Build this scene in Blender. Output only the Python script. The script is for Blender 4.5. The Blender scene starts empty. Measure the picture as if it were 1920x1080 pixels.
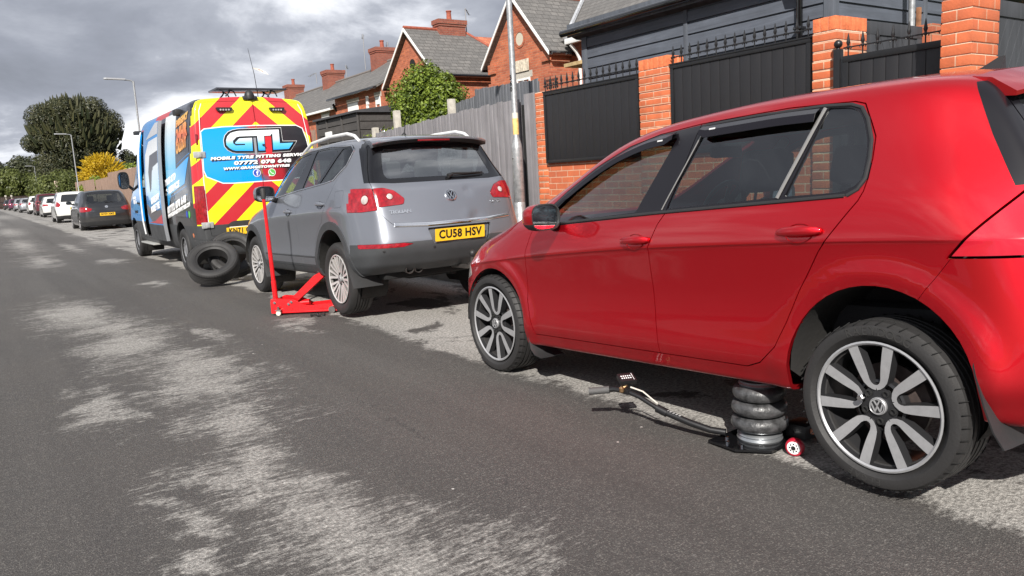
import bpy, bmesh, math, random, os
import numpy as np
from math import sin, cos, pi, radians, sqrt, atan2, hypot
from mathutils import Vector, Matrix
from mathutils.bvhtree import BVHTree
C = bpy.context.scene.collection
random.seed(7)
SC = bpy.context.scene
# ---------------------------------------------------------------- camera
FPX, YAW, PITCH, ROLL, CAMH = 1434.714, 0.6031, 0.1496, -0.0563, 1.2885
cam = bpy.data.objects.new('camera', bpy.data.cameras.new('camera')); C.objects.link(cam)
cam.data.lens = FPX/1920*36; cam.data.sensor_width = 36; cam.data.clip_start = .05; cam.data.clip_end = 3000
f_ = Vector((sin(YAW)*cos(PITCH), cos(YAW)*cos(PITCH), -sin(PITCH)))
r_ = Vector((cos(YAW), -sin(YAW), 0)); u_ = r_.cross(f_)
r2 = r_*cos(ROLL)+u_*sin(ROLL); u2 = -r_*sin(ROLL)+u_*cos(ROLL)
M = Matrix((r2, u2, -f_)).transposed().to_4x4(); M.translation = (0, 0, CAMH)
cam.matrix_world = M; SC.camera = cam
# ---------------------------------------------------------------- light
SC.view_settings.view_transform = 'Standard'; SC.view_settings.look = 'None'
SC.view_settings.gamma = 1; SC.view_settings.exposure = 0.56
SUN = Vector((0.93, 1.0, -1.0)).normalized()       # the way the light travels
sl = bpy.data.lights.new('sun', 'SUN'); sl.energy = 5.0; sl.angle = radians(.5); sl.color = (1, .955, .89)
so = bpy.data.objects.new('sun', sl); C.objects.link(so); so.rotation_euler = SUN.to_track_quat('-Z', 'Y').to_euler()
SUN_EL = math.asin(-SUN.z); SUN_AZ = atan2(-SUN.x, -SUN.y)
W = bpy.data.worlds.new("World"); SC.world = W; W.use_nodes = True
nt = W.node_tree; nt.nodes.clear()
def N(nt, t, **k):
    n = nt.nodes.new(t)
    for a, v in k.items():
        if a.startswith('i_'): n.inputs[a[2:].replace('_', ' ')].default_value = v
        else: setattr(n, a, v)
    return n
def ramp(nt, stops, inp=None, interp='LINEAR'):
    n = nt.nodes.new('ShaderNodeValToRGB'); cr = n.color_ramp; cr.interpolation = interp
    while len(cr.elements) < len(stops): cr.elements.new(.5)
    for e, (p, c) in zip(cr.elements, stops):
        e.position = p; e.color = (c, c, c, 1) if isinstance(c, (int, float)) else (*c, 1)
    if inp is not None: nt.links.new(inp, n.inputs[0])
    return n
def mth(nt, op, a, b=None, c=None, clamp=False):
    n = nt.nodes.new('ShaderNodeMath'); n.operation = op; n.use_clamp = clamp
    for i, v in enumerate((a, b, c)):
        if v is None: continue
        if isinstance(v, (int, float)): n.inputs[i].default_value = v
        else: nt.links.new(v, n.inputs[i])
    return n.outputs[0]
def mixc(nt, f, a, b, mode='MIX'):
    n = nt.nodes.new('ShaderNodeMix'); n.data_type = 'RGBA'; n.blend_type = mode
    for s, v in ((n.inputs[0], f), (n.inputs[6], a), (n.inputs[7], b)):
        if isinstance(v, (int, float)): s.default_value = v
        elif isinstance(v, (tuple, list)): s.default_value = (*v, 1) if len(v) == 3 else v
        else: nt.links.new(v, s)
    return n.outputs[2]
def noise(nt, vec, scale, detail=4, rough=.55, dist=0.):
    n = nt.nodes.new('ShaderNodeTexNoise'); n.inputs['Scale'].default_value = scale
    n.inputs['Detail'].default_value = detail; n.inputs['Roughness'].default_value = rough; n.inputs['Distortion'].default_value = dist
    if vec is not None: nt.links.new(vec, n.inputs['Vector'])
    return n.outputs[0]
def mapping(nt, vec, scale=(1, 1, 1), loc=(0, 0, 0), rot=(0, 0, 0)):
    n = nt.nodes.new('ShaderNodeMapping'); n.inputs['Scale'].default_value = scale
    n.inputs['Location'].default_value = loc; n.inputs['Rotation'].default_value = rot
    nt.links.new(vec, n.inputs['Vector']); return n.outputs[0]
sky = N(nt, 'ShaderNodeTexSky', sky_type='NISHITA', sun_disc=False)
sky.sun_elevation = SUN_EL; sky.sun_rotation = SUN_AZ
tc = N(nt, 'ShaderNodeTexCoord')
# clouds live on a flat layer overhead: direction / elevation
sep = N(nt, 'ShaderNodeSeparateXYZ'); nt.links.new(tc.outputs['Generated'], sep.inputs[0])
zz = mth(nt, 'ADD', mth(nt, 'MAXIMUM', sep.outputs[2], 0), .30)
cmb = N(nt, 'ShaderNodeCombineXYZ')
nt.links.new(mth(nt, 'DIVIDE', sep.outputs[0], zz), cmb.inputs[0]); nt.links.new(mth(nt, 'DIVIDE', sep.outputs[1], zz), cmb.inputs[1])
vv = mapping(nt, cmb.outputs[0], (1, 1, 1), (3.1, 1.7, 0))
n1 = noise(nt, vv, .95, 3, .5, .3); n2 = noise(nt, vv, 2.6, 9, .6, .25)
cl = mth(nt, 'ADD', mth(nt, 'MULTIPLY', n1, .6), mth(nt, 'MULTIPLY', n2, .4))
tone = ramp(nt, [(.36, (1.9, 2.05, 2.4)), (.455, (2.5, 2.68, 3.15)), (.515, (3.3, 3.5, 4.0)), (.555, (5.2, 5.4, 5.9)), (.63, (9.2, 9.3, 9.5))], cl)
cover = ramp(nt, [(.0, 1), (.7, 1), (.8, .55)], cl)
skyc = mixc(nt, cover.outputs[0], sky.outputs[0], tone.outputs[0])
bg = N(nt, 'ShaderNodeBackground', i_Strength=.1); nt.links.new(skyc, bg.inputs[0])
wo = N(nt, 'ShaderNodeOutputWorld'); nt.links.new(bg.outputs[0], wo.inputs[0])
# ---------------------------------------------------------------- materials
MATS = {}
def newmat(name):
    m = bpy.data.materials.new(name); m.use_nodes = True; nt = m.node_tree
    return m, nt, nt.nodes['Principled BSDF']
def mat(name, col, rough=.5, metal=0, coat=0, var=0., vscale=8, bump=0., bscale=60, spec=.5, emit=0, coatr=.03, dirt=0.):
    if name in MATS: return MATS[name]
    m, nt, b = newmat(name)
    b.inputs['Base Color'].default_value = (*col, 1); b.inputs['Roughness'].default_value = rough
    b.inputs['Metallic'].default_value = metal; b.inputs['Coat Weight'].default_value = coat
    b.inputs['Coat Roughness'].default_value = coatr; b.inputs['Specular IOR Level'].default_value = spec
    tcn = N(nt, 'ShaderNodeTexCoord')
    if var:
        n = noise(nt, tcn.outputs['Object'], vscale, 6, .65)
        r = ramp(nt, [(.3, tuple(c*(1-var) for c in col)), (.7, tuple(min(1, c*(1+var)) for c in col))], n)
        nt.links.new(r.outputs[0], b.inputs['Base Color'])
        rr = ramp(nt, [(.3, min(1, rough*1.15)), (.7, rough*.88)], n); nt.links.new(rr.outputs[0], b.inputs['Roughness'])
    if bump:
        bn = N(nt, 'ShaderNodeBump'); bn.inputs['Strength'].default_value = bump; bn.inputs['Distance'].default_value = .01
        nt.links.new(noise(nt, tcn.outputs['Object'], bscale, 5, .6), bn.inputs['Height']); nt.links.new(bn.outputs[0], b.inputs['Normal'])
    if emit:
        b.inputs['Emission Color'].default_value = (*col, 1); b.inputs['Emission Strength'].default_value = emit
    MATS[name] = m; return m
def paint(name, col, metal=.0, rough=.32, flake=0., dust=.5, dustcol=(.19, .17, .15), zlo=.15, zhi=.75, coat=1):
    """car paint: clear coat over base, road dust on the lower body"""
    m, nt, b = newmat(name); MATS[name] = m
    tcn = N(nt, 'ShaderNodeTexCoord'); ob = tcn.outputs['Object']
    sp = N(nt, 'ShaderNodeSeparateXYZ'); nt.links.new(ob, sp.inputs[0])
    n = noise(nt, mapping(nt, ob, (1, 3, 1)), 3, 9, .7)
    low = mth(nt, 'SUBTRACT', 1, mth(nt, 'DIVIDE', mth(nt, 'SUBTRACT', sp.outputs[2], zlo), zhi-zlo, clamp=True), clamp=True)
    d = mth(nt, 'MULTIPLY', mth(nt, 'POWER', low, 1.6), mth(nt, 'MULTIPLY', mth(nt, 'MULTIPLY', n, n), dust*3), clamp=True)
    d2 = mth(nt, 'ADD', d, mth(nt, 'MULTIPLY', ramp(nt, [(.55, 0), (.8, .05)], noise(nt, ob, 2.2, 5, .6)).outputs[0], dust), clamp=True)
    nt.links.new(mixc(nt, d2, col, dustcol), b.inputs['Base Color'])
    b.inputs['Metallic'].default_value = metal
    rr = mth(nt, 'ADD', rough, mth(nt, 'MULTIPLY', d2, .5), clamp=True); nt.links.new(rr, b.inputs['Roughness'])
    cw = mth(nt, 'SUBTRACT', coat, mth(nt, 'MULTIPLY', d2, 1.1), clamp=True); nt.links.new(cw, b.inputs['Coat Weight'])
    b.inputs['Coat Roughness'].default_value = .035
    bn = N(nt, 'ShaderNodeBump'); bn.inputs['Strength'].default_value = .05; bn.inputs['Distance'].default_value = .02
    nt.links.new(noise(nt, ob, 1.6, 2, .5), bn.inputs['Height']); nt.links.new(bn.outputs[0], b.inputs['Coat Normal'])
    return m
def glass(name, tint=(.75, .8, .78), refl=.5, base=.05):
    m, nt, b = newmat(name); MATS[name] = m
    nt.nodes.remove(b)
    tr = N(nt, 'ShaderNodeBsdfTransparent'); tr.inputs[0].default_value = (*tint, 1)
    gl = N(nt, 'ShaderNodeBsdfGlossy'); gl.inputs['Roughness'].default_value = .02; gl.inputs[0].default_value = (1, 1, 1, 1)
    fr = N(nt, 'ShaderNodeFresnel'); ge = N(nt, 'ShaderNodeNewGeometry')   # same index on both faces of the pane
    nt.links.new(mth(nt, 'SUBTRACT', 1.5, mth(nt, 'MULTIPLY', ge.outputs['Backfacing'], 1.5-1/1.5)), fr.inputs[0])
    f = mth(nt, 'ADD', mth(nt, 'MULTIPLY', fr.outputs[0], refl*2), base, clamp=True)
    mx = N(nt, 'ShaderNodeMixShader'); nt.links.new(f, mx.inputs[0]); nt.links.new(tr.outputs[0], mx.inputs[1]); nt.links.new(gl.outputs[0], mx.inputs[2])
    out = [x for x in nt.nodes if x.type == 'OUTPUT_MATERIAL'][0]; nt.links.new(mx.outputs[0], out.inputs[0])
    return m
RUBBER = mat('tyre_rubber', (.022, .021, .021), .62, var=.25, vscale=5, bump=.15, bscale=90)
BLACKP = mat('black_plastic', (.018, .018, .019), .5, var=.15, vscale=6, bump=.08, bscale=250)
GLOSSB = mat('gloss_black', (.006, .006, .007), .08, coat=.5)
DARK = mat('dark_void', (.008, .008, .008), .9)
LINER = mat('arch_liner', (.015, .014, .013), .9, var=.3, bump=.3, bscale=40)
CHROME = mat('chrome', (.75, .75, .76), .12, metal=1)
SILVER = mat('machined_alloy', (.43, .43, .44), .36, metal=.5, var=.10, vscale=30)
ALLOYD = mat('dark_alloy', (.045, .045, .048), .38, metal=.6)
ALLOYS = mat('silver_alloy', (.60, .58, .57), .36, metal=.4, var=.1, vscale=12)
STEEL = mat('brake_steel', (.25, .23, .22), .4, metal=.9, var=.3)
RUST = mat('rusty_hub', (.07, .05, .045), .8, var=.5)
YPLATE = mat('yellow_plate', (.80, .47, .02), .45, var=.08, vscale=14)
WPLAST = mat('white_plastic', (.75, .75, .74), .4)
BLKTXT = mat('black_lettering', (.01, .01, .01), .5)
WHTTXT = mat('white_lettering', (.85, .85, .85), .45)
SEAT = mat('seat_fabric', (.03, .03, .032), .85, bump=.2, bscale=200)
TRIM = mat('grey_trim', (.17, .17, .17), .8)
GLASSC = glass('clear_car_glass', (.46, .56, .54), .7, .10); GLASST = glass('tailgate_glass', (.42, .46, .46), .9, .17)
GLASSD = glass('tinted_car_glass', (.50, .57, .57), .6, .07)
PILB = mat('gloss_pillar', (.007, .006, .008), .28, coat=.15)
LENSB = mat('bright_red_lens', (.50, .006, .022), .15, coat=1, var=.12, vscale=10)
MIRR = mat('mirror_glass', (.75, .78, .8), .03, metal=1)
LENSR = mat('red_lens', (.26, .004, .010), .12, coat=1, var=.45, vscale=26)
LENSD = mat('dark_red_lens', (.2, .004, .008), .12, coat=1)
LENSC = mat('clear_lens', (.42, .38, .36), .15, coat=1, var=.35, vscale=40)
LENSO = mat('orange_lens', (.7, .16, .02), .2, coat=1)
# ---------------------------------------------------------------- generic mesh helpers
def link(name, me, parent=None):
    o = bpy.data.objects.new(name, me); C.objects.link(o)
    if parent is not None: o.parent = parent
    return o
def obj(name, bm, mats, parent=None, smooth=True, angle=35):
    me = bpy.data.meshes.new(name)
    bmesh.ops.recalc_face_normals(bm, faces=bm.faces[:])
    bm.to_mesh(me); bm.free()
    if not isinstance(mats, (list, tuple)): mats = [mats]
    for m in mats: me.materials.append(m)
    if smooth:
        me.polygons.foreach_set('use_smooth', [True]*len(me.polygons)); me.set_sharp_from_angle(angle=radians(angle))
    return link(name, me, parent)
def thing(name, label, cat, loc=(0, 0, 0), rotz=0, group=None):
    o = bpy.data.objects.new(name, None); C.objects.link(o)
    o.location = loc; o.rotation_euler = (0, 0, rotz); o.empty_display_size = .2
    return tag(o, label, cat, group)
def tag(o, label, cat, group=None, kind=None):
    o['label'] = label; o['category'] = cat
    if group: o['group'] = group
    if kind: o['kind'] = kind
    return o
def struct(o): o['kind'] = 'structure'; return o
def X(M_, vs): bmesh.ops.transform
def bx(bm, lo, hi, bev=0, M=None, mi=0):
    r = bmesh.ops.create_cube(bm, size=1); vs = r['verts']
    for v in vs: v.co = Vector([(lo[a]+hi[a])/2+v.co[a]*(hi[a]-lo[a]) for a in range(3)])
    fs = {f for v in vs for f in v.link_faces}
    for f in fs: f.material_index = mi
    if bev:
        r = bmesh.ops.bevel(bm, geom=list({e for v in vs for e in v.link_edges}), offset=bev, segments=2, affect='EDGES', profile=.6)
        vs = list({v for f in r['faces'] for v in f.verts} | {v for v in vs if v.is_valid})
        for f in r['faces']: f.material_index = mi
    if M is not None: bmesh.ops.transform(bm, matrix=M, verts=vs)
    return vs
def tube(bm, pts, r, n=10, cap=True, mi=0):
    pts = [Vector(p) for p in pts]; rs = r if isinstance(r, (list, tuple)) else [r]*len(pts)
    rings = []; up = Vector((0, 0, 1))
    for i, p in enumerate(pts):
        d = (pts[min(i+1, len(pts)-1)]-pts[max(i-1, 0)]).normalized()
        a = d.cross(up)
        if a.length < .05: a = d.cross(Vector((1, 0, 0)))
        a.normalize(); b = d.cross(a)
        if rings:
            # keep the frame from flipping
            pa = prev_a - d*prev_a.dot(d)
            if pa.length > .01: a = pa.normalized(); b = d.cross(a)
        prev_a = a
        rings.append([bm.verts.new(p+(a*cos(2*pi*k/n)+b*sin(2*pi*k/n))*rs[i]) for k in range(n)])
    for q in range(len(rings)-1):
        for k in range(n):
            f = bm.faces.new((rings[q][k], rings[q][(k+1) % n], rings[q+1][(k+1) % n], rings[q+1][k])); f.material_index = mi
    if cap:
        for g in (rings[0][::-1], rings[-1]):
            f = bm.faces.new(g); f.material_index = mi
    return [v for g in rings for v in g]
def lathe(bm, prof, n=32, axis='Z', M=None, mi=None, close=False, cap=True):
    """prof: (radius, height[, material]) list"""
    rings = []
    for p in prof:
        r, h = p[0], p[1]; ring = []
        for k in range(n):
            a = 2*pi*k/n; c, s = r*cos(a), r*sin(a)
            co = {'Z': (c, s, h), 'X': (h, c, s), 'Y': (c, h, s)}[axis]
            ring.append(bm.verts.new(M @ Vector(co) if M is not None else co))
        rings.append(ring)
    L = len(rings); fs = []
    for q in range(L if close else L-1):
        for k in range(n):
            a, b = rings[q], rings[(q+1) % L]
            f = bm.faces.new((a[k], a[(k+1) % n], b[(k+1) % n], b[k])); fs.append(f)
            m_ = prof[q][2] if len(prof[q]) > 2 else (mi or 0)
            f.material_index = m_
    if not close and cap:
        for ring, p in ((rings[0][::-1], prof[0]), (rings[-1], prof[-1])):
            if p[0] > 1e-4:
                f = bm.faces.new(ring); f.material_index = p[2] if len(p) > 2 else (mi or 0)
    return [v for g in rings for v in g]
def prism(bm, pts, h0, h1, fn, mi=0, side_mi=None, tri=False):
    """2D outline extruded between h0 and h1; fn(u, v, h) -> 3D"""
    a = [bm.verts.new(fn(u, v, h0)) for u, v in pts]; b = [bm.verts.new(fn(u, v, h1)) for u, v in pts]
    f1 = bm.faces.new(a); f2 = bm.faces.new(b[::-1]); f1.material_index = f2.material_index = mi; f1.normal_update(); f2.normal_update()
    n = len(pts)
    for i in range(n):
        f = bm.faces.new((a[i], b[i], b[(i+1) % n], a[(i+1) % n])); f.material_index = mi if side_mi is None else side_mi
    if tri: bmesh.ops.triangulate(bm, faces=[f1, f2])
    return a+b
def rpoly(pts, r, n=4):
    """round the corners of a polygon; r one radius or one for each corner"""
    out = []; L = len(pts)
    for i in range(L):
        rr = r[i] if isinstance(r, (list, tuple)) else r
        p, a, b = Vector(pts[i]), Vector(pts[i-1]), Vector(pts[(i+1) % L])
        if rr <= 0: out.append(tuple(p)); continue
        d1, d2 = (a-p), (b-p); l1, l2 = d1.length, d2.length; rr_ = min(rr, l1*.49, l2*.49)
        p1, p2 = p+d1/l1*rr_, p+d2/l2*rr_
        for k in range(n+1):
            t = k/n; out.append(tuple(p1*(1-t)**2+p*2*t*(1-t)+p2*t*t))
    return out
def offs(pts, d):
    """inset a polygon by d (positive = inwards)"""
    P = [Vector(p) for p in pts]; L = len(P)
    ar = sum(P[i].x*P[(i+1) % L].y-P[(i+1) % L].x*P[i].y for i in range(L)); sg = 1 if ar > 0 else -1
    out = []
    for i in range(L):
        a, p, b = P[i-1], P[i], P[(i+1) % L]
        d1 = (p-a); d2 = (b-p)
        if d1.length < 1e-6: d1 = d2
        if d2.length < 1e-6: d2 = d1
        n1 = Vector((-d1.y, d1.x)).normalized()*sg; n2 = Vector((-d2.y, d2.x)).normalized()*sg
        m = n1+n2
        if m.length < 1e-3: m = n1
        m.normalize(); k = d/max(.35, m.dot(n1)); out.append(tuple(p+m*k))
    return out
def inpoly(x, y, P):
    c = False; j = len(P)-1
    for i in range(len(P)):
        xi, yi = P[i]; xj, yj = P[j]
        if (yi > y) != (yj > y) and x < (xj-xi)*(y-yi)/(yj-yi)+xi: c = not c
        j = i
    return c
def text_bm(s, h=1., depth=.0, shear=0., bold=0., space=1., align='CENTER'):
    """mesh of a line of lettering with cap height h, centred, in the XY plane"""
    cu = bpy.data.curves.new('t', 'FONT'); cu.body = s; cu.align_x = align; cu.align_y = 'CENTER'; cu.size = h/.73
    cu.extrude = depth; cu.shear = shear; cu.offset = bold; cu.space_character = space; cu.resolution_u = 3
    o = bpy.data.objects.new('t', cu); C.objects.link(o); bpy.context.view_layer.update()
    me = bpy.data.meshes.new_from_object(o.evaluated_get(bpy.context.evaluated_depsgraph_get()))
    bm = bmesh.new(); bm.from_mesh(me); bpy.data.objects.remove(o); bpy.data.curves.remove(cu); bpy.data.meshes.remove(me)
    return bm
def text(name, s, h, M_, material, parent, depth=.001, width=None, **k):
    bm = text_bm(s, h, depth, **k)
    if width:
        xs = [v.co.x for v in bm.verts]; w = max(xs)-min(xs); f = width/w
        for v in bm.verts: v.co.x = v.co.x*f
    bmesh.ops.transform(bm, matrix=M_, verts=bm.verts[:])
    return obj(name, bm, material, parent, smooth=False)
def basis(o, ex, ey):
    ex = Vector(ex).normalized(); ey = Vector(ey); ey = (ey-ex*ey.dot(ex)).normalized(); ez = ex.cross(ey)
    m = Matrix((ex, ey, ez)).transposed().to_4x4(); m.translation = o; return m
def curve(pts):
    """monotone-ish cubic through (x, a, b, ...) rows -> function of x"""
    A = np.array(sorted(pts), float); xs = A[:, 0]; ys = A[:, 1:]
    n = len(xs); h = np.diff(xs)[:, None]; d = np.diff(ys, axis=0)/h; m = np.zeros_like(ys)
    if n > 2:
        m[1:-1] = np.where(d[1:]*d[:-1] > 0, 3*(h[1:]+h[:-1])/((2*h[1:]+h[:-1])/np.where(d[:-1] == 0, 1, d[:-1])+(h[1:]+2*h[:-1])/np.where(d[1:] == 0, 1, d[1:])), 0)
    m[0] = d[0]; m[-1] = d[-1]
    def f(x):
        x = min(max(x, xs[0]), xs[-1]); i = min(max(int(np.searchsorted(xs, x))-1, 0), n-2)
        t = (x-xs[i])/(xs[i+1]-xs[i]); H = xs[i+1]-xs[i]
        return (2*t**3-3*t*t+1)*ys[i]+(t**3-2*t*t+t)*H*m[i]+(-2*t**3+3*t*t)*ys[i+1]+(t**3-t*t)*H*m[i+1]
    return f
# ---------------------------------------------------------------- car body builder
class Hull:
    """smooth closed body made from level curves, cut into panels"""
    def __init__(s, levels, S, crown, rear, front, lev=3, ts=(1, .72, .38, 0), disp=None, pose=None, xs_crease=(), fit=3, cor=(0, 0)):
        m = len(levels)-1; n = len(S)-1
        T = [-t for t in ts]+[t for t in reversed(ts[:-1])]; K = len(T)-1
        cv = [curve(l[0]) for l in levels]; ye = [(min(p[0] for p in l[0]), max(p[0] for p in l[0])) for l in levels]
        P = {}
        cf = curve(crown)
        for i in range(n+1):
            for j in range(m+1):
                y = ye[j][0]+(ye[j][1]-ye[j][0])*S[i]; hw, z = cv[j](y)
                for k in range(K+1):
                    t = T[k]
                    if not (i in (0, n) or j in (0, m) or k in (0, K)): continue
                    q = 1-abs(t)**2.2
                    co = Vector((t*hw, y, z))
                    if i == 0: co.y -= rear[j][0]*q; co.z += rear[j][1]*q
                    elif i == n: co.y += front[j][0]*q; co.z += front[j][1]*q
                    elif j == m:
                        c = cf(y); co.z += c[0]*q; co.y += c[1]*q
                    P[i, j, k] = co
        keys = list(P); ix = {k: a for a, k in enumerate(keys)}; F = []
        for i in range(n):
            for j in range(m):
                for k in (0, K): F.append([ix[i, j, k], ix[i+1, j, k], ix[i+1, j+1, k], ix[i, j+1, k]])
        for i in range(n):
            for k in range(K):
                for j in (0, m): F.append([ix[i, j, k], ix[i+1, j, k], ix[i+1, j, k+1], ix[i, j, k+1]])
        for j in range(m):
            for k in range(K):
                for i in (0, n): F.append([ix[i, j, k], ix[i, j+1, k], ix[i, j+1, k+1], ix[i, j, k+1]])
        tgt = np.array([P[k] for k in keys]); co = tgt.copy(); nv = len(keys)
        def build(co, lv):
            me = bpy.data.meshes.new('h'); me.from_pydata([tuple(c) for c in co], [], F)
            bm = bmesh.new(); bm.from_mesh(me); bmesh.ops.recalc_face_normals(bm, faces=bm.faces[:])
            cl = bm.edges.layers.float.new('crease_edge'); bm.verts.ensure_lookup_table()
            for e in bm.edges:
                a, b = keys[e.verts[0].index], keys[e.verts[1].index]
                if a[1] == b[1] and (a[2] == b[2] and a[2] in (0, K) or a[0] == b[0] and a[0] in (0, n)): 
                    e[cl] = levels[a[1]][1]
                if a[1] == 0 and b[1] == 0: e[cl] = max(e[cl], levels[0][1])
                if a[0] == b[0] == 0 and a[2] == b[2] and a[2] in (0, K): e[cl] = max(e[cl], cor[0])
                if a[0] == b[0] == n and a[2] == b[2] and a[2] in (0, K): e[cl] = max(e[cl], cor[1])
            bm.to_mesh(me); bm.free()
            o = bpy.data.objects.new('h', me); C.objects.link(o); md = o.modifiers.new('s', 'SUBSURF'); md.levels = lv; md.quality = 3
            bpy.context.view_layer.update()
            r = bpy.data.meshes.new_from_object(o.evaluated_get(bpy.context.evaluated_depsgraph_get()))
            bpy.data.objects.remove(o); bpy.data.meshes.remove(me); return r
        for it in range(fit):
            r = build(co, 1); a = np.zeros(len(r.vertices)*3); r.vertices.foreach_get('co', a); a = a.reshape(-1, 3)[:nv]
            co = co+(tgt-a)*.9; bpy.data.meshes.remove(r)
        r = build(co, lev)
        s.bm = bmesh.new(); s.bm.from_mesh(r); bpy.data.meshes.remove(r)
        if disp:
            s.bm.normal_update()
            for v in s.bm.verts: v.co = v.co+Vector(disp(v.co, v.normal))
        s.bm.normal_update()
        s.bvh = BVHTree.FromBMesh(s.bm)
        s.bm.faces.ensure_lookup_table()
        s.hf = [[(v.co.copy(), v.normal.copy()) for v in f.verts] for f in s.bm.faces]
        s.pid = s.bm.faces.layers.int.new('pid'); s.mi = s.bm.faces.layers.int.new('mi'); s.parts = {}
        s.pose = pose or Matrix()
        s.n = 0; s.under = False
    def nrm(s, p):
        loc, n, i, d = s.bvh.find_nearest(p)
        if i is None: return Vector((0, 0, 1))
        acc = Vector((0, 0, 0))
        for co, vn in s.hf[i]:
            w = 1/((co-loc).length_squared+1e-7); acc += vn*w
        return acc.normalized()
    UV = {'L': (1, 2), 'R': (1, 2), 'B': (0, 2), 'F': (0, 2), 'T': (0, 1)}
    def ok(s, f, side):
        c = f.calc_center_median(); n = f.normal
        if s.under: return c.x < -.55 if side == 'L' else c.x > .55
        if side == 'L': return c.x < -.05 and n.x < -.12
        if side == 'R': return c.x > .05 and n.x > .12
        if side == 'B': return n.y < -.12
        if side == 'F': return n.y > .12
        return n.z > .25
    def cut(s, side, poly, allowed, filt=None):
        a, b = s.UV[side]; bm = s.bm; pid = s.pid
        us = [p[0] for p in poly]; vs = [p[1] for p in poly]; u0, u1, v0, v1 = min(us), max(us), min(vs), max(vs)
        cand = set()
        for f in bm.faces:
            if f[pid] not in allowed: continue
            fu = [v.co[a] for v in f.verts]; fv = [v.co[b] for v in f.verts]
            if max(fu) < u0 or min(fu) > u1 or max(fv) < v0 or min(fv) > v1: continue
            if not s.ok(f, side) or (filt and not filt(f.calc_center_median())): continue
            cand.add(f)
        L = len(poly)
        for i in range(L):
            p, q = poly[i], poly[(i+1) % L]
            if hypot(q[0]-p[0], q[1]-p[1]) < 1e-5: continue
            s0, s1, t0, t1 = min(p[0], q[0])-1e-4, max(p[0], q[0])+1e-4, min(p[1], q[1])-1e-4, max(p[1], q[1])+1e-4
            no = Vector((0, 0, 0)); no[a] = q[1]-p[1]; no[b] = -(q[0]-p[0]); no.normalize()
            co = Vector((0, 0, 0)); co[a] = p[0]; co[b] = p[1]
            sub = []
            for f in cand:
                fu = [v.co[a] for v in f.verts]; fv = [v.co[b] for v in f.verts]
                if max(fu) < s0 or min(fu) > s1 or max(fv) < t0 or min(fv) > t1: continue
                dd = [(v.co-co).dot(no) for v in f.verts]
                if min(dd) > -1e-6 or max(dd) < 1e-6: continue
                sub.append(f)
            if not sub: continue
            done = set()
            for f in sub:
                for e in list(f.edges):
                    if e in done: continue
                    va, vb = e.verts; da, db = (va.co-co).dot(no), (vb.co-co).dot(no)
                    if (da > 1e-6 and db < -1e-6) or (da < -1e-6 and db > 1e-6):
                        ne, nv = bmesh.utils.edge_split(e, va, da/(da-db)); done.add(e); done.add(ne)
            for f in sub:
                D = [(v.co-co).dot(no) for v in f.verts]; vs = list(f.verts); on = [i for i, d_ in enumerate(D) if abs(d_) <= 2e-6]
                if len(on) < 2 or min(D) > -2e-6 or max(D) < 2e-6: continue
                i, j = on[0], on[-1]
                if (j-i) in (1, len(vs)-1):
                    if len(on) < 3: continue
                    j = on[1] if (on[1]-i) != 1 else on[-2]
                    if (j-i) in (1, len(vs)-1): continue
                try:
                    nf, nl = bmesh.utils.face_split(f, vs[i], vs[j]); cand.add(nf)
                except ValueError: pass
        res = []
        for f in cand:
            if not f.is_valid: continue
            c = f.calc_center_median()
            if inpoly(c[a], c[b], poly): res.append(f)
        return res
    def part(s, name, side, poly, mats, gap=.003, allowed=(0,), depth=.02, off=0., filt=None, label=None, skirt=True, parent=None, mi=None):
        """split the faces inside poly off into a panel with its own id"""
        s.n += 1; k = s.n
        if gap:
            ring = s.cut(side, offs(poly, -gap), allowed, filt)
            for f in ring: f[s.pid] = -9
            fs = s.cut(side, poly, (-9,), filt)
            ring = [f for f in s.bm.faces if f[s.pid] == -9]
            for f in ring: f[s.pid] = -1
        else: fs = s.cut(side, poly, allowed, filt)
        for f in fs: f[s.pid] = k
        s.parts[k] = dict(name=name, mats=mats if isinstance(mats, (list, tuple)) else [mats], depth=depth, off=off, label=label, skirt=skirt, parent=parent)
        return k
    def hole(s, side, poly, allowed=(0,), filt=None, under=False):
        s.under = under
        for f in s.cut(side, poly, allowed, filt): f[s.pid] = -1
        s.under = False
    def colour(s, side, poly, mi, allowed=(0,), filt=None):
        for f in s.cut(side, poly, allowed, filt): f[s.mi] = mi
    def decal(s, name, side, poly, mats, allowed=(0,), off=.0015, filt=None, skirt=.0012, label=None, parent=None):
        """thin sheet lying on the panel (cuts it too, harmlessly)"""
        fs = s.cut(side, poly, allowed, filt)
        s.n += 1; s.parts[s.n] = dict(name=name, mats=mats if isinstance(mats, (list, tuple)) else [mats], depth=skirt, off=off, label=label, skirt=bool(skirt), parent=parent,
            faces=[[v.co.copy() for v in f.verts] for f in fs])
        return s.n
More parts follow.
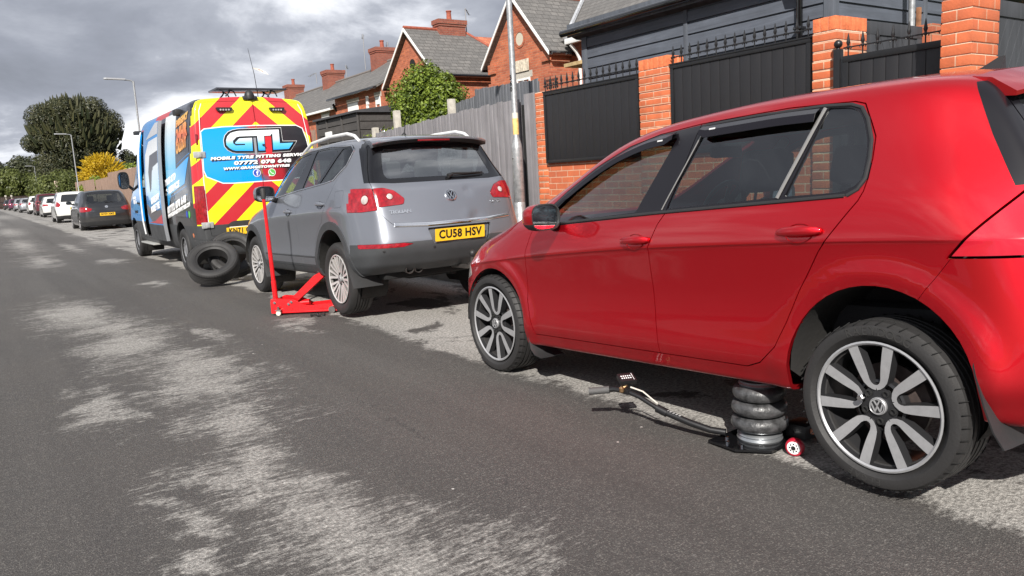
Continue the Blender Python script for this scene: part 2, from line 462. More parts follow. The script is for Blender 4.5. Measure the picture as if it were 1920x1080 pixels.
    def finish(s, root, bodymats, body_depth=.02, body_name='body'):
        s.parts[0] = dict(name=body_name, mats=bodymats, depth=body_depth, off=0, label=None, skirt=True, parent=None)
        groups = {}
        for f in s.bm.faces: groups.setdefault(f[s.pid], []).append((f, f[s.mi]))
        out = {}
        for k in sorted(s.parts):
            p = s.parts[k]
            if 'faces' in p: FL = [(c, 0) for c in p['faces']]
            else: FL = [([v.co for v in f.verts], mi) for f, mi in groups.get(k, [])]
            if not FL: print('EMPTY PART', p['name']); continue
            V = []; idx = {}; Fs = []; mis = []; NV = []
            def vid(co):
                key = (round(co.x, 5), round(co.y, 5), round(co.z, 5))
                if key not in idx:
                    idx[key] = len(V); nn = s.nrm(co); V.append(co+nn*p['off']); NV.append(nn)
                return idx[key]
            for cs, mi in FL:
                q = []
                for c in cs:
                    i = vid(c)
                    if i not in q: q.append(i)
                if len(q) >= 3: Fs.append(q); mis.append(mi)
            nrmsV = list(NV); ec = {}
            for f, mi in zip(Fs, mis):
                for a in range(len(f)):
                    e = (f[a], f[(a+1) % len(f)]); ec[e] = mi
            lno = [tuple(nrmsV[i]) for f in Fs for i in f]
            if p['skirt']:
                top = {}; bot = {}; D = p['depth']
                for (a, b), mi in list(ec.items()):
                    if (b, a) in ec: continue
                    pa, pb = V[a], V[b]; na, nb = NV[a], NV[b]
                    d = pb-pa
                    if d.length < 1e-6: continue
                    sn = d.cross((na+nb)*.5)
                    if sn.length < 1e-9: continue
                    sn = sn.normalized()
                    i0 = len(V); V += [pa.copy(), pb.copy(), pb-nb*D, pa-na*D]
                    Fs.append([i0+1, i0, i0+3, i0+2]); mis.append(mi); lno += [tuple(sn)]*4
            me = bpy.data.meshes.new(p['name']); me.from_pydata([tuple(s.pose @ v) for v in V], [], Fs)
            for m_ in p['mats']: me.materials.append(m_)
            me.polygons.foreach_set('material_index', [min(x, len(p['mats'])-1) for x in mis]); me.polygons.foreach_set('use_smooth', [True]*len(Fs))
            R3 = s.pose.to_3x3()
            try: me.normals_split_custom_set([tuple(R3 @ Vector(t)) for t in lno])
            except Exception as e_: print('normals', e_)
            par = root if p['parent'] is None else out[p['parent']]
            o = link(p['name'], me, par)
            if p['label']: o['label'] = p['label']
            out[k] = o
        s.bm.free()
        return out
    def at(s, side, u, v, off=0.):
        """point on the body under (u, v) seen from that side, with its normal (local pose applied)"""
        o = {'L': Vector((-5, u, v)), 'R': Vector((5, u, v)), 'B': Vector((u, -8, v)), 'F': Vector((u, 12, v)), 'T': Vector((u, v, 9))}[side]
        d = {'L': Vector((1, 0, 0)), 'R': Vector((-1, 0, 0)), 'B': Vector((0, 1, 0)), 'F': Vector((0, -1, 0)), 'T': Vector((0, 0, -1))}[side]
        loc, n, i, _ = s.bvh.ray_cast(o, d)
        if loc is None:
            loc, n, i, _ = s.bvh.find_nearest(o+d*4)
        n = s.nrm(loc); return loc+n*off, n
    def frame(s, side, u, v, off=0., up=(0, 0, 1)):
        p, n = s.at(side, u, v, off); ex = Vector(up).cross(n).normalized(); ey = n.cross(ex)
        m = Matrix((ex, ey, n)).transposed().to_4x4(); m.translation = p; return s.pose @ m
    def strip(s, name, pts, side, w, h, material, root, closed=False, off=.0, n=8):
        """bar with a rounded section following the body along pts (u, v)"""
        bm = bmesh.new(); P = []
        for (u, v) in pts:
            p, nn = s.at(side, u, v); P.append((p, nn))
        rings = []; L = len(P)
        for i, (p, nn) in enumerate(P):
            d = (P[(i+1) % L if closed else min(i+1, L-1)][0]-P[(i-1) % L if closed else max(i-1, 0)][0]).normalized()
            b = nn.cross(d).normalized()
            ring = []
            for k in range(n):
                a = 2*pi*k/n; ring.append(bm.verts.new(s.pose @ (p+nn*(off+h*.5*(1 if sin(a) > 0 else .6)*sin(a))+b*w*.5*cos(a))))
            rings.append(ring)
        for q in range(L if closed else L-1):
            for k in range(n): bm.faces.new((rings[q][k], rings[q][(k+1) % n], rings[(q+1) % L][(k+1) % n], rings[(q+1) % L][k]))
        if not closed: bm.faces.new(rings[0]); bm.faces.new(rings[-1])
        return obj(name, bm, material, root)
    def ball(s, p): return s.pose @ p
def subdiv_line(pts, step=.08, closed=False):
    out = []; L = len(pts)
    for i in range(L if closed else L-1):
        a, b = Vector(pts[i]), Vector(pts[(i+1) % L]); n = max(1, int((b-a).length/step))
        out += [tuple(a+(b-a)*k/n) for k in range(n)]
    if not closed: out.append(tuple(pts[-1]))
    return out
def circ(cy, cz, r, a0=0, a1=360, n=28, ry=None):
    return [(cy+(ry or r)*cos(radians(a0+(a1-a0)*k/n)), cz+r*sin(radians(a0+(a1-a0)*k/n))) for k in range(n if a1-a0 == 360 else n+1)]

# ---------------------------------------------------------------- wheels (axis X, outer face towards -X)
def make_tyre(R, rw, w, parent, treads=4, blocks=0, name='tyre', n=72, deep=.007, vis=None):
    bm = bmesh.new(); h = w/2; prof = []
    # inner bead -> sidewall -> tread -> sidewall -> bead
    prof += [(rw-.006, -h*.72), (rw+.012, -h*.86), (rw+(R-rw)*.35, -h*1.0), (rw+(R-rw)*.6, -h*1.02), (rw+(R-rw)*.82, -h*.97), (R-.009, -h*.86), (R-.002, -h*.76)]
    g = .010; xs = np.linspace(-h*.72, h*.72, treads+2)[1:-1]
    for x in xs:
        prof += [(R, x-g/2-.001), (R-deep, x-g/2), (R-deep, x+g/2), (R, x+g/2+.001)]
    prof += [(a, -b) for a, b in reversed(prof[:7])]
    prof += [(rw-.02, h*.66), (rw-.02, -h*.66)]
    lathe(bm, prof, n, 'X', close=True)
    if blocks:
        for k in range(blocks):
            a = 2*pi*k/blocks
            for sx in (-1, 1):
                M_ = Matrix.Rotation(a, 4, 'X') @ Matrix.Translation((sx*h*.83, 0, R-.0045)) @ Matrix.Rotation(sx*radians(14), 4, 'Y') @ Matrix.Rotation(.15*sx, 4, 'Z')
                bx(bm, (-.020, -.0013, .0015), (.020, .0013, .0050), M=M_, mi=1)
    return obj(name, bm, [RUBBER, DARK], parent, angle=28)
def arc_pts(p0, p1, n): return [tuple(Vector(p0)*(1-t/n)+Vector(p1)*t/n) for t in range(n+1)]
def make_rim(style, Rr, w, parent, mats=None):
    """barrel + lip + spokes; x negative = outside"""
    bm = bmesh.new(); h = w/2*.86; face = mats[0] if mats else SILVER; dark = mats[1] if mats else ALLOYD
    lathe(bm, [(Rr+.001, -h-.002, 0), (Rr+.003, -h-.008, 0), (Rr-.004, -h-.010, 0), (Rr-.011, -h-.004, 1), (Rr-.016, -h+.03, 1), (Rr-.03, -h+.07, 1), (Rr-.032, h, 1), (Rr-.012, h+.004, 1), (Rr-.004, h, 1)], 64, 'X', cap=False)
    def sp(pts, x0, dx=0, thick=.03, top=0):
        """spoke from (r, angle-ish) outline; dish: x follows radius"""
        def xf(r): return x0+dx*(1-(r/Rr))**1.5
        a = []; b = []
        for u, v in pts:
            r = hypot(u, v); xx = xf(r); a.append(bm.verts.new((xx, u, v))); 
            uu, vv = u, v
            b.append(bm.verts.new((xx+thick, uu, vv)))
        f = bm.faces.new(a); f.material_index = 0; L = len(pts)
        for i in range(L):
            g = bm.faces.new((a[i], b[i], b[(i+1) % L], a[(i+1) % L])); g.material_index = 1
        bmesh.ops.triangulate(bm, faces=[f])
    def quadstrip(cl, ws, x0, dx, thick=.03, bevel=.004, mi=0):
        """spoke along a centre line with widths, top face and sloping flanks"""
        rows = []
        for i, ((r, a), wd) in enumerate(zip(cl, ws)):
            p = Vector((r*cos(a), r*sin(a))); q0 = Vector((cl[max(i-1, 0)][0]*cos(cl[max(i-1, 0)][1]), cl[max(i-1, 0)][0]*sin(cl[max(i-1, 0)][1])))
            q1 = Vector((cl[min(i+1, len(cl)-1)][0]*cos(cl[min(i+1, len(cl)-1)][1]), cl[min(i+1, len(cl)-1)][0]*sin(cl[min(i+1, len(cl)-1)][1])))
            d = (q1-q0).normalized(); nn = Vector((-d.y, d.x)); x = x0+dx*max(0, 1-r/Rr)**1.3
            rows.append([bm.verts.new((x+thick, *(p-nn*(wd/2+bevel*1.6)))), bm.verts.new((x, *(p-nn*wd/2))), bm.verts.new((x, *(p+nn*wd/2))), bm.verts.new((x+thick, *(p+nn*(wd/2+bevel*1.6))))])
        for q in range(len(rows)-1):
            for k, m_ in ((0, 1), (1, mi), (2, 1)):
                f = bm.faces.new((rows[q][k], rows[q][k+1], rows[q+1][k+1], rows[q+1][k])); f.material_index = m_
        for r in (rows[0], rows[-1]):
            f = bm.faces.new(r); f.material_index = 1
    x0 = -h-.003
    if style == 'twin5':
        for k in range(5):
            c = 2*pi*k/5+pi/2
            for s_ in (1, -1):
                cl = [(Rr-.004, c+s_*radians(17.3)), (Rr*.80, c+s_*radians(17.6)), (Rr*.62, c+s_*radians(18.2)), (Rr*.50, c+s_*radians(19)), (Rr*.41, c+s_*radians(19.5)), (Rr*.345, c+s_*radians(16.5)), (Rr*.30, c+s_*radians(9.5)), (Rr*.285, c)]
                quadstrip(cl, [.041, .039, .036, .032, .027, .022, .019, .019], x0, .018, .035, .003)
        lathe(bm, [(Rr*.30, x0+.018, 1), (Rr*.15, x0+.016, 1), (.001, x0+.016, 1)], 40, 'X')
        lathe(bm, [(Rr*.40, x0+.06, 1), (Rr*.40, x0+.028, 1), (Rr*.36, x0+.024, 1)], 40, 'X', cap=False)
    elif style == 'multi':
        for k in range(5):
            c = 2*pi*k/5+pi/2
            for s_, a0, a1 in ((1, 9, 9), (-1, 9, 9), (1, 27, 15), (-1, 27, 15)):
                cl = [(Rr-.003, c+s_*radians(a0)), (Rr*.7, c+s_*radians(a0*.92)), (Rr*.45, c+s_*radians((a0*.6+a1*.5))), (Rr*.26, c+s_*radians(a1*1.1))]
                quadstrip(cl, [.028, .022, .019, .019], x0, .03, .03)
        lathe(bm, [(Rr*.34, x0+.05, 1), (Rr*.32, x0+.03, 0), (Rr*.18, x0+.024, 0), (.001, x0+.022, 0)], 40, 'X')
    elif style == 'five':
        for k in range(5):
            c = 2*pi*k/5+pi/2
            quadstrip([(Rr-.003, c), (Rr*.6, c), (Rr*.25, c)], [.055, .04, .045], x0, .03, .03)
        lathe(bm, [(Rr*.32, x0+.05, 1), (Rr*.30, x0+.03, 0), (.001, x0+.022, 0)], 24, 'X')
    elif style == 'steel':
        lathe(bm, [(Rr-.02, x0+.03, 0), (Rr*.80, x0+.035, 0), (Rr*.72, x0+.015, 0), (Rr*.55, x0+.012, 0), (Rr*.42, x0+.03, 0), (Rr*.36, x0+.018, 0), (Rr*.2, x0+.016, 0), (.001, x0+.012, 0)], 40, 'X')
        for k in range(12):
            a = 2*pi*k/12; M_ = Matrix.Rotation(a, 4, 'X') @ Matrix.Translation((x0+.011, 0, Rr*.63))
            lathe(bm, [(.013, 0, 1), (.013, .004, 1)], 10, 'X', M_)
    if style != 'steel':
        for k in range(5):
            a = 2*pi*k/5+pi/5+pi/2; M_ = Matrix.Translation((x0+(.010 if style == 'twin5' else .018), Rr*.235*cos(a), Rr*.235*sin(a)))
            lathe(bm, [(.013, .02, 2), (.013, 0, 2), (.009, -.001, 2), (.007, .008, 2), (.0005, .008, 2)], 12, 'X', M_)
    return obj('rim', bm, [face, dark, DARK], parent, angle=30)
def make_hubcap_emblem(Rr, w, parent, r=.033, x=None):
    """round centre cap with two-letter badge"""
    h = w/2*.86; x0 = (-h-.003+.012) if x is None else x
    bm = bmesh.new(); lathe(bm, [(r, .006, 0), (r, -.006, 0), (r*.92, -.009, 0), (r*.86, -.007, 1), (.0005, -.007, 1)], 32, 'X', Matrix.Translation((x0, 0, 0)))
    badge_bm(bm, r*.86, Matrix.Translation((x0-.0068, 0, 0)) @ Matrix(((0, 0, -1, 0), (-1, 0, 0, 0), (0, 1, 0, 0), (0, 0, 0, 1))), .0025, 0)
    return obj('centre_cap', bm, [SILVER, ALLOYD], parent)
def badge_bm(bm, R, M_, th, mi=0):
    """V above W inside a ring, drawn in XY, facing +Z"""
    def seg(a, b, w):
        a, b = Vector(a), Vector(b); d = (b-a).normalized(); n = Vector((-d.y, d.x))*w/2
        pts = [tuple(a-n), tuple(b-n), tuple(b+n), tuple(a+n)]
        prism(bm, [(p[0]*R, p[1]*R) for p in pts], 0, th, lambda u, v, h: M_ @ Vector((u, v, h)), mi)
    w = .17
    seg((-.42, .80), (0, .10), w); seg((.42, .80), (0, .10), w)
    seg((-.80, .42), (-.36, -.72), w); seg((-.36, -.72), (0, .02), w); seg((0, .02), (.36, -.72), w); seg((.36, -.72), (.80, .42), w)
    n = 32
    for k in range(n):
        a, b = 2*pi*k/n, 2*pi*(k+1)/n
        q = [(cos(a)*R, sin(a)*R), (cos(b)*R, sin(b)*R), (cos(b)*R*.87, sin(b)*R*.87), (cos(a)*R*.87, sin(a)*R*.87)]
        v0 = [bm.verts.new(M_ @ Vector((u, v, th))) for u, v in q]; f = bm.faces.new(v0); f.material_index = mi
def make_wheel(root, loc, R, Rr, w, style, mats=None, right=False, blocks=0, badge=True, spin=0., lev=1, treads=4, brake=True, letters=None, name='wheel'):
    e = bpy.data.objects.new(name, None); C.objects.link(e); e.parent = root; e.location = loc
    e.rotation_euler = (spin, 0, pi) if right else (spin, 0, 0)
    make_tyre(R, Rr, w, e, treads, blocks, n=72 if lev else 32)
    make_rim(style, Rr, w, e, mats)
    if badge: make_hubcap_emblem(Rr, w, e)
    if brake:
        bm = bmesh.new(); lathe(bm, [(Rr*.62, -.01, 0), (Rr*.62, .008, 0), (.03, .008, 0), (.03, -.012, 0), (Rr*.3, -.03, 1), (Rr*.33, -.01, 1)], 36, 'X', close=True)
        M_ = Matrix.Rotation(radians(65)-spin, 4, 'X'); bx(bm, (-.035, -.06, Rr*.34), (.03, .06, Rr*.70), .01, M_, 1)
        obj('brake_disc', bm, [STEEL, RUST], e)
    if letters:
        for (s_, a0, st, hh, rad) in letters:
            bmA = bmesh.new()
            for i, ch in enumerate(s_):
                if ch == ' ': continue
                t_ = text_bm(ch, hh, .0008); a = a0-st*i
                M_ = Matrix.Rotation(a, 4, 'X') @ Matrix.Translation((-w/2*1.012-.0005, 0, rad)) @ Matrix(((0, 0, -1, 0), (-1, 0, 0, 0), (0, 1, 0, 0), (0, 0, 0, 1)))
                bmesh.ops.transform(t_, matrix=M_, verts=t_.verts[:]); tm = bpy.data.meshes.new('t'); t_.to_mesh(tm); t_.free(); bmA.from_mesh(tm); bpy.data.meshes.remove(tm)
            obj('sidewall_lettering', bmA, mat('rubber_letter', (.035, .034, .033), .5), e, smooth=False)
    return e
def copy_tree(o, parent=None):
    c = o.copy(); C.objects.link(c); c.parent = parent
    for ch in o.children: copy_tree(ch, c)
    return c
def plate(root, M_, s, w=.52, h=.111, holder=True):
    """yellow rear number plate with its characters"""
    bm = bmesh.new(); prism(bm, rpoly([(-w/2, -h/2), (w/2, -h/2), (w/2, h/2), (-w/2, h/2)], .008), 0, .004, lambda u, v, z: M_ @ Vector((u, v, z)), tri=True)
    p = obj('number_plate', bm, YPLATE, root, angle=30)
    text('plate_characters', s, h*.68, M_ @ Matrix.Translation((0, 0, .0048)), BLKTXT, p, .0006, width=w*.87*(len(s)/8.), bold=.0035, space=1.06)
    return p
# ================================================================ RED HATCHBACK
def seat(root, x, y, z, pose, m=SEAT, name='seat', hr=True, w=.50, rec=14):
    bm = bmesh.new(); R = Matrix.Rotation(radians(rec), 4, 'X')
    bx(bm, (x-w/2, y-.28, z), (x+w/2, y+.26, z+.16), .05)
    M_ = Matrix.Translation((x, y-.24, z+.10)) @ R
    bx(bm, (-w/2, -.10, 0), (w/2, .04, .60), .06, M_)
    if hr:
        bx(bm, (-.145, -.085, .655), (.145, .03, .86), .05, M_)
        for s_ in (-.06, .06): tube(bm, [M_ @ Vector((s_, -.03, .58)), M_ @ Vector((s_, -.03, .68))], .007, 6)
    bmesh.ops.transform(bm, matrix=pose, verts=bm.verts[:]); return obj(name, bm, m, root)
def steering(root, x, y, z, pose, R=.185):
    bm = bmesh.new(); M_ = pose @ Matrix.Translation((x, y, z)) @ Matrix.Rotation(radians(-68), 4, 'X'); n = 32
    for k in range(n):
        pass
    ring = [(R*cos(2*pi*k/n), R*sin(2*pi*k/n), 0) for k in range(n+1)]
    tube(bm, [M_ @ Vector(p) for p in ring], .016, 8, cap=False)
    lathe(bm, [(.07, -.02), (.07, .02), (.05, .035), (.001, .035)], 20, 'Z', M_)
    for a in (0, pi, -pi/2): tube(bm, [M_ @ Vector((.05*cos(a), .05*sin(a), 0)), M_ @ Vector((R*cos(a), R*sin(a), 0))], .014, 6)
    return obj('steering_wheel', bm, BLACKP, root)
def mirror(root, P, s, mats, right=False, glassm=MIRR, pose=Matrix(), size=(.115, .075, .068), name='wing_mirror'):
    """shell of a wing mirror; glass looks towards -y. P = centre"""
    e = []
    sx = 1 if right else -1
    bm = bmesh.new(); a, b, c = size; prof = [(1.0, -.55), (1.02, -.2), (.97, .25), (.80, .62), (.5, .88), (.15, 1.0), (.001, 1.02)]
    n = 28; rings = []
    for r, h in prof:
        ring = []
        for k in range(n):
            t = 2*pi*k/n; u, v = cos(t), sin(t); q = (abs(u)**3.2+abs(v)**3.2)**(-1/3.2)
            ring.append(bm.verts.new((a*r*u*q, b*h, c*r*v*q)))
        rings.append(ring)
    for q in range(len(rings)-1):
        for k in range(n):
            f = bm.faces.new((rings[q][k], rings[q][(k+1) % n], rings[q+1][(k+1) % n], rings[q+1][k]))
            z = sum(v.co.z for v in f.verts)/4; f.material_index = 1 if z < -c*.45 else 0
    # rim and recess
    r0 = rings[0]; r1 = [bm.verts.new((v.co.x*.93, v.co.y, v.co.z*.9)) for v in r0]; r3 = [bm.verts.new((v.co.x*.90, v.co.y+.012, v.co.z*.87)) for v in r0]
    for A, B, mi in ((r0, r1, 1), (r1, r3, 1)):
        for k in range(n):
            f = bm.faces.new((A[k], A[(k+1) % n], B[(k+1) % n], B[k])); f.material_index = mi
    M_ = pose @ Matrix.Translation(P) @ Matrix.Rotation(radians(-8*sx), 4, 'Z')
    # foot towards the door
    tube(bm, [(-sx*a*.75, .01, -c*.55), (-sx*(a+.06), .03, -c*1.0), (-sx*(a+.10), .035, -c*1.15)], [.030, .028, .032], 10, mi=1)
    bmesh.ops.transform(bm, matrix=M_, verts=bm.verts[:])
    o = obj(name, bm, mats, root)
    bm = bmesh.new(); vs = []
    for k in range(n):
        t = 2*pi*k/n; u, v = cos(t), sin(t); q = (abs(u)**3.2+abs(v)**3.2)**(-1/3.2); vs.append(bm.verts.new(M_ @ Vector((a*.9*u*q, b*-.55+.010, c*.87*v*q))))
    bm.faces.new(vs); bmesh.ops.solidify(bm, geom=bm.faces[:], thickness=.003)
    obj('mirror_glass', bm, glassm, o, smooth=False)
    return o
def handle(root, H, side, u, v, mats, L=.17, cup=True, ang=0.):
    """door handle: bar with rounded ends across a scooped cup"""
    F_ = H.frame(side, u, v, .0) @ Matrix.Rotation(ang, 4, 'Z'); bm = bmesh.new(); n = 14
    if cup:
        rings = []
        for r, h in ((1.0, .0015), (.92, -.004), (.75, -.012), (.45, -.02), (.001, -.022)):
            rings.append([bm.verts.new(F_ @ Vector((.062*r*cos(2*pi*k/24), .038*r*sin(2*pi*k/24)-.006, h+.003))) for k in range(24)])
        for q in range(4):
            for k in range(24):
                f = bm.faces.new((rings[q][k], rings[q][(k+1) % 24], rings[q+1][(k+1) % 24], rings[q+1][k])); f.material_index = 1 if q > 0 else 0
    P = [(-L/2, .004, .010), (-L/2+.012, .011, .016), (-L/4, .015, .026), (0, .016, .030), (L/4, .015, .028), (L/2-.015, .012, .018), (L/2, .006, .009)]
    rings = []
    for x, r, h in P:
        rings.append([bm.verts.new(F_ @ Vector((x, r*1.25*cos(2*pi*k/n), h+r*.62*sin(2*pi*k/n)))) for k in range(n)])
    for q in range(len(rings)-1):
        for k in range(n): bm.faces.new((rings[q][k], rings[q][(k+1) % n], rings[q+1][(k+1) % n], rings[q+1][k]))
    bm.faces.new(rings[0][::-1]); bm.faces.new(rings[-1])
    for x in (-L/2+.012, L/2-.015): tube(bm, [F_ @ Vector((x, 0, -.002)), F_ @ Vector((x, 0, .012))], .012, 8)
    bmesh.ops.recalc_face_normals(bm, faces=bm.faces[:])
    return obj('door_handle', bm, mats, root)
def mudflap(root, pts, x0, x1, pose, curl=.0, name='mudflap'):
    """flap standing behind a wheel: (y, z) line swept from x0 (outer) to x1"""
    bm = bmesh.new(); P = pts; rows = []
    for i, (y, z, xo) in enumerate(P):
        rows.append([bm.verts.new(pose @ Vector((x0+xo, y, z))), bm.verts.new(pose @ Vector((x0+xo+.03, y-.004, z))), bm.verts.new(pose @ Vector((x1, y-.01, z)))])
    for q in range(len(rows)-1):
        for k in range(2): bm.faces.new((rows[q][k], rows[q][k+1], rows[q+1][k+1], rows[q+1][k]))
    bmesh.ops.recalc_face_normals(bm, faces=bm.faces[:]); bmesh.ops.solidify(bm, geom=bm.faces[:], thickness=.006)
    return obj(name, bm, mat('flap_rubber', (.020, .020, .021), .55, var=.25, vscale=7, bump=.1), root)
def arch_liner(root, cy, cz, r, hw, pose, depth=.34, name='wheel_well'):
    for s_ in (-1, 1):
        bm = bmesh.new(); n = 26; A = []; B = []
        for k in range(n+1):
            a = radians(-55+290*k/n); y, z = cy+r*cos(a), max(cz+r*sin(a), .12); hh = hw if -.15 < sin(a) else hw-.10
            A.append(bm.verts.new(pose @ Vector((s_*hh, y, z)))); B.append(bm.verts.new(pose @ Vector((s_*(hw-depth), y, z))))
        for k in range(n): bm.faces.new((A[k], A[k+1], B[k+1], B[k]))
        bm.faces.new(B); o = obj(name, bm, LINER, root)
    return o
def underbody(root, W_, y0, y1, z0, z1, axles, pose, name='underbody'):
    bm = bmesh.new()
    bx(bm, (-W_+.2, y0, z0), (W_-.2, y1, z1), .03)
    for ya in axles:
        tube(bm, [(-W_*.8, ya, z0+.06), (W_*.8, ya, z0+.06)], .035, 8)
    ya, yb = axles
    tube(bm, [(.12, y0+.1, z0-.0), (.12, (ya+yb)/2, z0-.02), (.05, yb, z0)], .035, 8)
    bx(bm, (-.35, y0+.15, z0-.03), (.1, y0+.5, z0+.02), .02)
    bmesh.ops.transform(bm, matrix=pose, verts=bm.verts[:])
    return obj(name, bm, DARK, root)
def bumpf(t): t = max(0., min(1., t)); return t*t*(3-2*t)

def golf():
    yaw = .0227; gx, gy = 2.6244+.868*cos(yaw), 1.4881-.868*sin(yaw)
    root = thing('red_hatchback', 'glossy red hatchback nearest the camera, its rear corner raised on an air bag jack', 'car', (gx, gy, 0), -yaw)
    P = .057; piv = Vector((0, 2.62, .316))
    pose = Matrix.Translation(piv) @ Matrix.Rotation(-P, 4, 'X') @ Matrix.Translation(-piv)
    RED = paint('red_metallic', (.62, .004, .014), metal=.90, rough=.46, dust=.20, coat=1)
    lv = [([(-.60, .70, .20), (-.42, .80, .20), (.45, .838, .218), (2.15, .838, .218), (2.95, .78, .20), (3.22, .55, .20)], .2),
          ([(-.64, .72, .275), (-.42, .85, .268), (.4, .878, .262), (2.15, .878, .262), (2.95, .83, .25), (3.27, .58, .25)], .5),
          ([(-.67, .71, .37), (-.42, .872, .355), (.4, .893, .35), (2.2, .893, .35), (2.95, .85, .34), (3.30, .60, .34)], .25),
          ([(-.69, .69, .56), (-.4, .862, .56), (0, .872, .56), (1.1, .873, .56), (2.2, .874, .545), (2.62, .878, .545), (3.0, .83, .53), (3.29, .58, .50)], 0),
          ([(-.67, .67, .765), (-.4, .853, .785), (0, .881, .799), (1.1, .885, .784), (2.2, .879, .735), (2.62, .866, .705), (3.02, .80, .655), (3.26, .56, .585)], .35),
          ([(-.64, .67, .82), (-.4, .855, .825), (0, .886, .828), (1.1, .893, .812), (2.2, .886, .762), (2.62, .872, .735), (3.02, .79, .69), (3.22, .55, .63)], .95),
          ([(-.50, .66, .99), (-.3, .80, .99), (0, .845, .985), (1.1, .862, .962), (2.0, .855, .925), (2.35, .838, .90), (2.62, .805, .86), (3.0, .72, .785), (3.17, .50, .69)], .15),
          ([(-.40, .62, 1.15), (-.2, .71, 1.16), (0, .748, 1.17), (.64, .768, 1.18), (1.3, .770, 1.17), (1.9, .785, 1.07), (2.3, .785, .985), (2.62, .74, .91), (3.0, .64, .82), (3.14, .42, .71)], 0),
          ([(-.31, .55, 1.30), (-.15, .62, 1.335), (.2, .665, 1.36), (.64, .682, 1.37), (1.3, .685, 1.345), (1.6, .70, 1.275), (1.95, .73, 1.13), (2.3, .755, 1.00), (2.62, .68, .935), (3.0, .55, .845), (3.11, .34, .73)], .1),
          ([(-.29, .47, 1.355), (-.15, .53, 1.390), (.2, .575, 1.414), (.64, .59, 1.424), (1.3, .59, 1.396), (1.6, .60, 1.328), (1.95, .64, 1.18), (2.3, .69, 1.04), (2.62, .58, .965), (3.0, .45, .865), (3.09, .27, .74)], .05)]
    crown = [(-.3, .04, 0), (.6, .045, 0), (1.5, .05, .03), (1.9, .07, .10), (2.4, .045, .12), (2.62, .02, .04), (3.1, .01, 0)]
    rear = [(.07, 0), (.09, 0), (.09, 0), (.09, 0), (.075, 0), (.065, 0), (.06, 0), (.055, .01), (.05, .03), (.05, .04)]
    front = [(.16, 0), (.17, 0), (.18, 0), (.18, 0), (.17, 0), (.17, 0), (.17, 0), (.15, 0), (.12, 0), (.1, .01)]
    S = [0, .025, .07, .13, .2, .28, .36, .45, .54, .62, .69, .75, .80, .85, .90, .95, .98, 1]
    AR = ((0., .302), (2.60, .325))
    def disp(co, n):
        d = Vector((0, 0, 0))
        for cy, cz in AR:
            r = hypot(co.y-cy, co.z-cz)
            if r < .55 and abs(n.x) > .3 and co.z < .84 and co.z > .22:
                k = bumpf((.47-r)/.07)*(1-.4*bumpf((.385-r)/.03)); d.x += (1 if co.x > 0 else -1)*.013*k
        return d
    H = Hull(lv, S, crown, rear, front, lev=3, disp=disp, pose=pose)
    # --- outlines on the side (y, z)
    dlo = rpoly([(2.13, .928), (1.1, .964), (.10, .985), (.028, 1.03), (.045, 1.20), (.12, 1.332), (.45, 1.362), (.87, 1.367), (1.2, 1.352), (1.42, 1.315), (1.66, 1.235), (1.90, 1.12), (2.07, 1.01)], [.0, 0, .06, .05, .1, .06, .0, 0, 0, 0, 0, 0, 0])
    fd = [(2.13, .928), (2.185, .80), (2.20, .70), (2.20, .50), (2.17, .38), (2.14, .300), (1.095, .300), (1.118, .46), (1.133, .70), (1.133, .805), (1.07, .92), (1.03, .968), (.93, 1.366), (1.2, 1.352), (1.42, 1.315), (1.66, 1.235), (1.90, 1.12), (2.07, 1.01)]
    rd = [(1.091, .300), (1.114, .46), (1.129, .70), (1.129, .805), (1.066, .92), (1.026, .968), (.926, 1.366), (.45, 1.364), (.16, 1.344), (.118, 1.330), (.075, 1.255), (.046, 1.20), (.036, 1.12), (.034, 1.05), (.040, 1.005), (.055, .972), (.207, .79), (.30, .64), (.36, .51), (.42, .40), (.50, .325), (.57, .300)]
    gF = rpoly([(1.98, .952), (1.235, .982), (1.06, 1.325), (1.22, 1.322), (1.42, 1.283), (1.62, 1.212), (1.82, 1.115), (1.95, 1.025), (1.985, .985)], [.012, .02, .02, 0, 0, 0, 0, 0, .01])
    gR = rpoly([(1.055, .988), (.405, 1.004), (.292, 1.330), (.50, 1.338), (.885, 1.338)], .015)
    gQ = rpoly([(.375, 1.005), (.115, 1.006), (.052, 1.04), (.066, 1.19), (.135, 1.322), (.266, 1.338)], [.01, .04, .05, .12, .06, .01], 6)
    for cy, cz in AR:
        r = .362; arc = [(cy+r*cos(radians(a)), cz+r*sin(radians(a))) for a in range(-3, 184, 8)]
        for sd in 'LR': H.hole(sd, arc+[(cy-r-.003, .05), (cy+r+.003, .05)], under=True)
    H.colour('L', dlo, 1); H.colour('R', dlo, 1)
    d1 = H.part('front_door', 'L', fd, [RED, PILB], gap=.005)
    d2 = H.part('rear_door', 'L', rd, [RED, PILB], gap=.005)
    wins = {}
    for sd in 'LR':
        for nm, g, al in (('front', gF, d1), ('rear', gR, d2), ('quarter', gQ, d2)):
            a = al if sd == 'L' else 0
            k = H.part('side_window' if nm != 'quarter' else 'quarter_window', sd, g, GLASSC if nm == 'front' else GLASSD, gap=0, allowed=(a,), off=-.006, skirt=False, parent=(a if sd == 'L' else None))
    ws = rpoly([(-.60, .985), (.60, .985), (.52, 1.36), (-.52, 1.36)], .05)
    bw = rpoly([(-.60, .99), (.60, .99), (.50, 1.31), (-.50, 1.31)], .05)
    H.part('windscreen', 'F', ws, GLASSC, gap=0, off=-.004, skirt=False, filt=lambda c: c.y > 1.2)
    for sd in 'LR': H.colour(sd, [(-.420, .985), (-.62, .985), (-.62, 1.36), (-.228, 1.352), (-.262, 1.287), (-.324, 1.158)], 1, filt=lambda c: c.y < -.2)
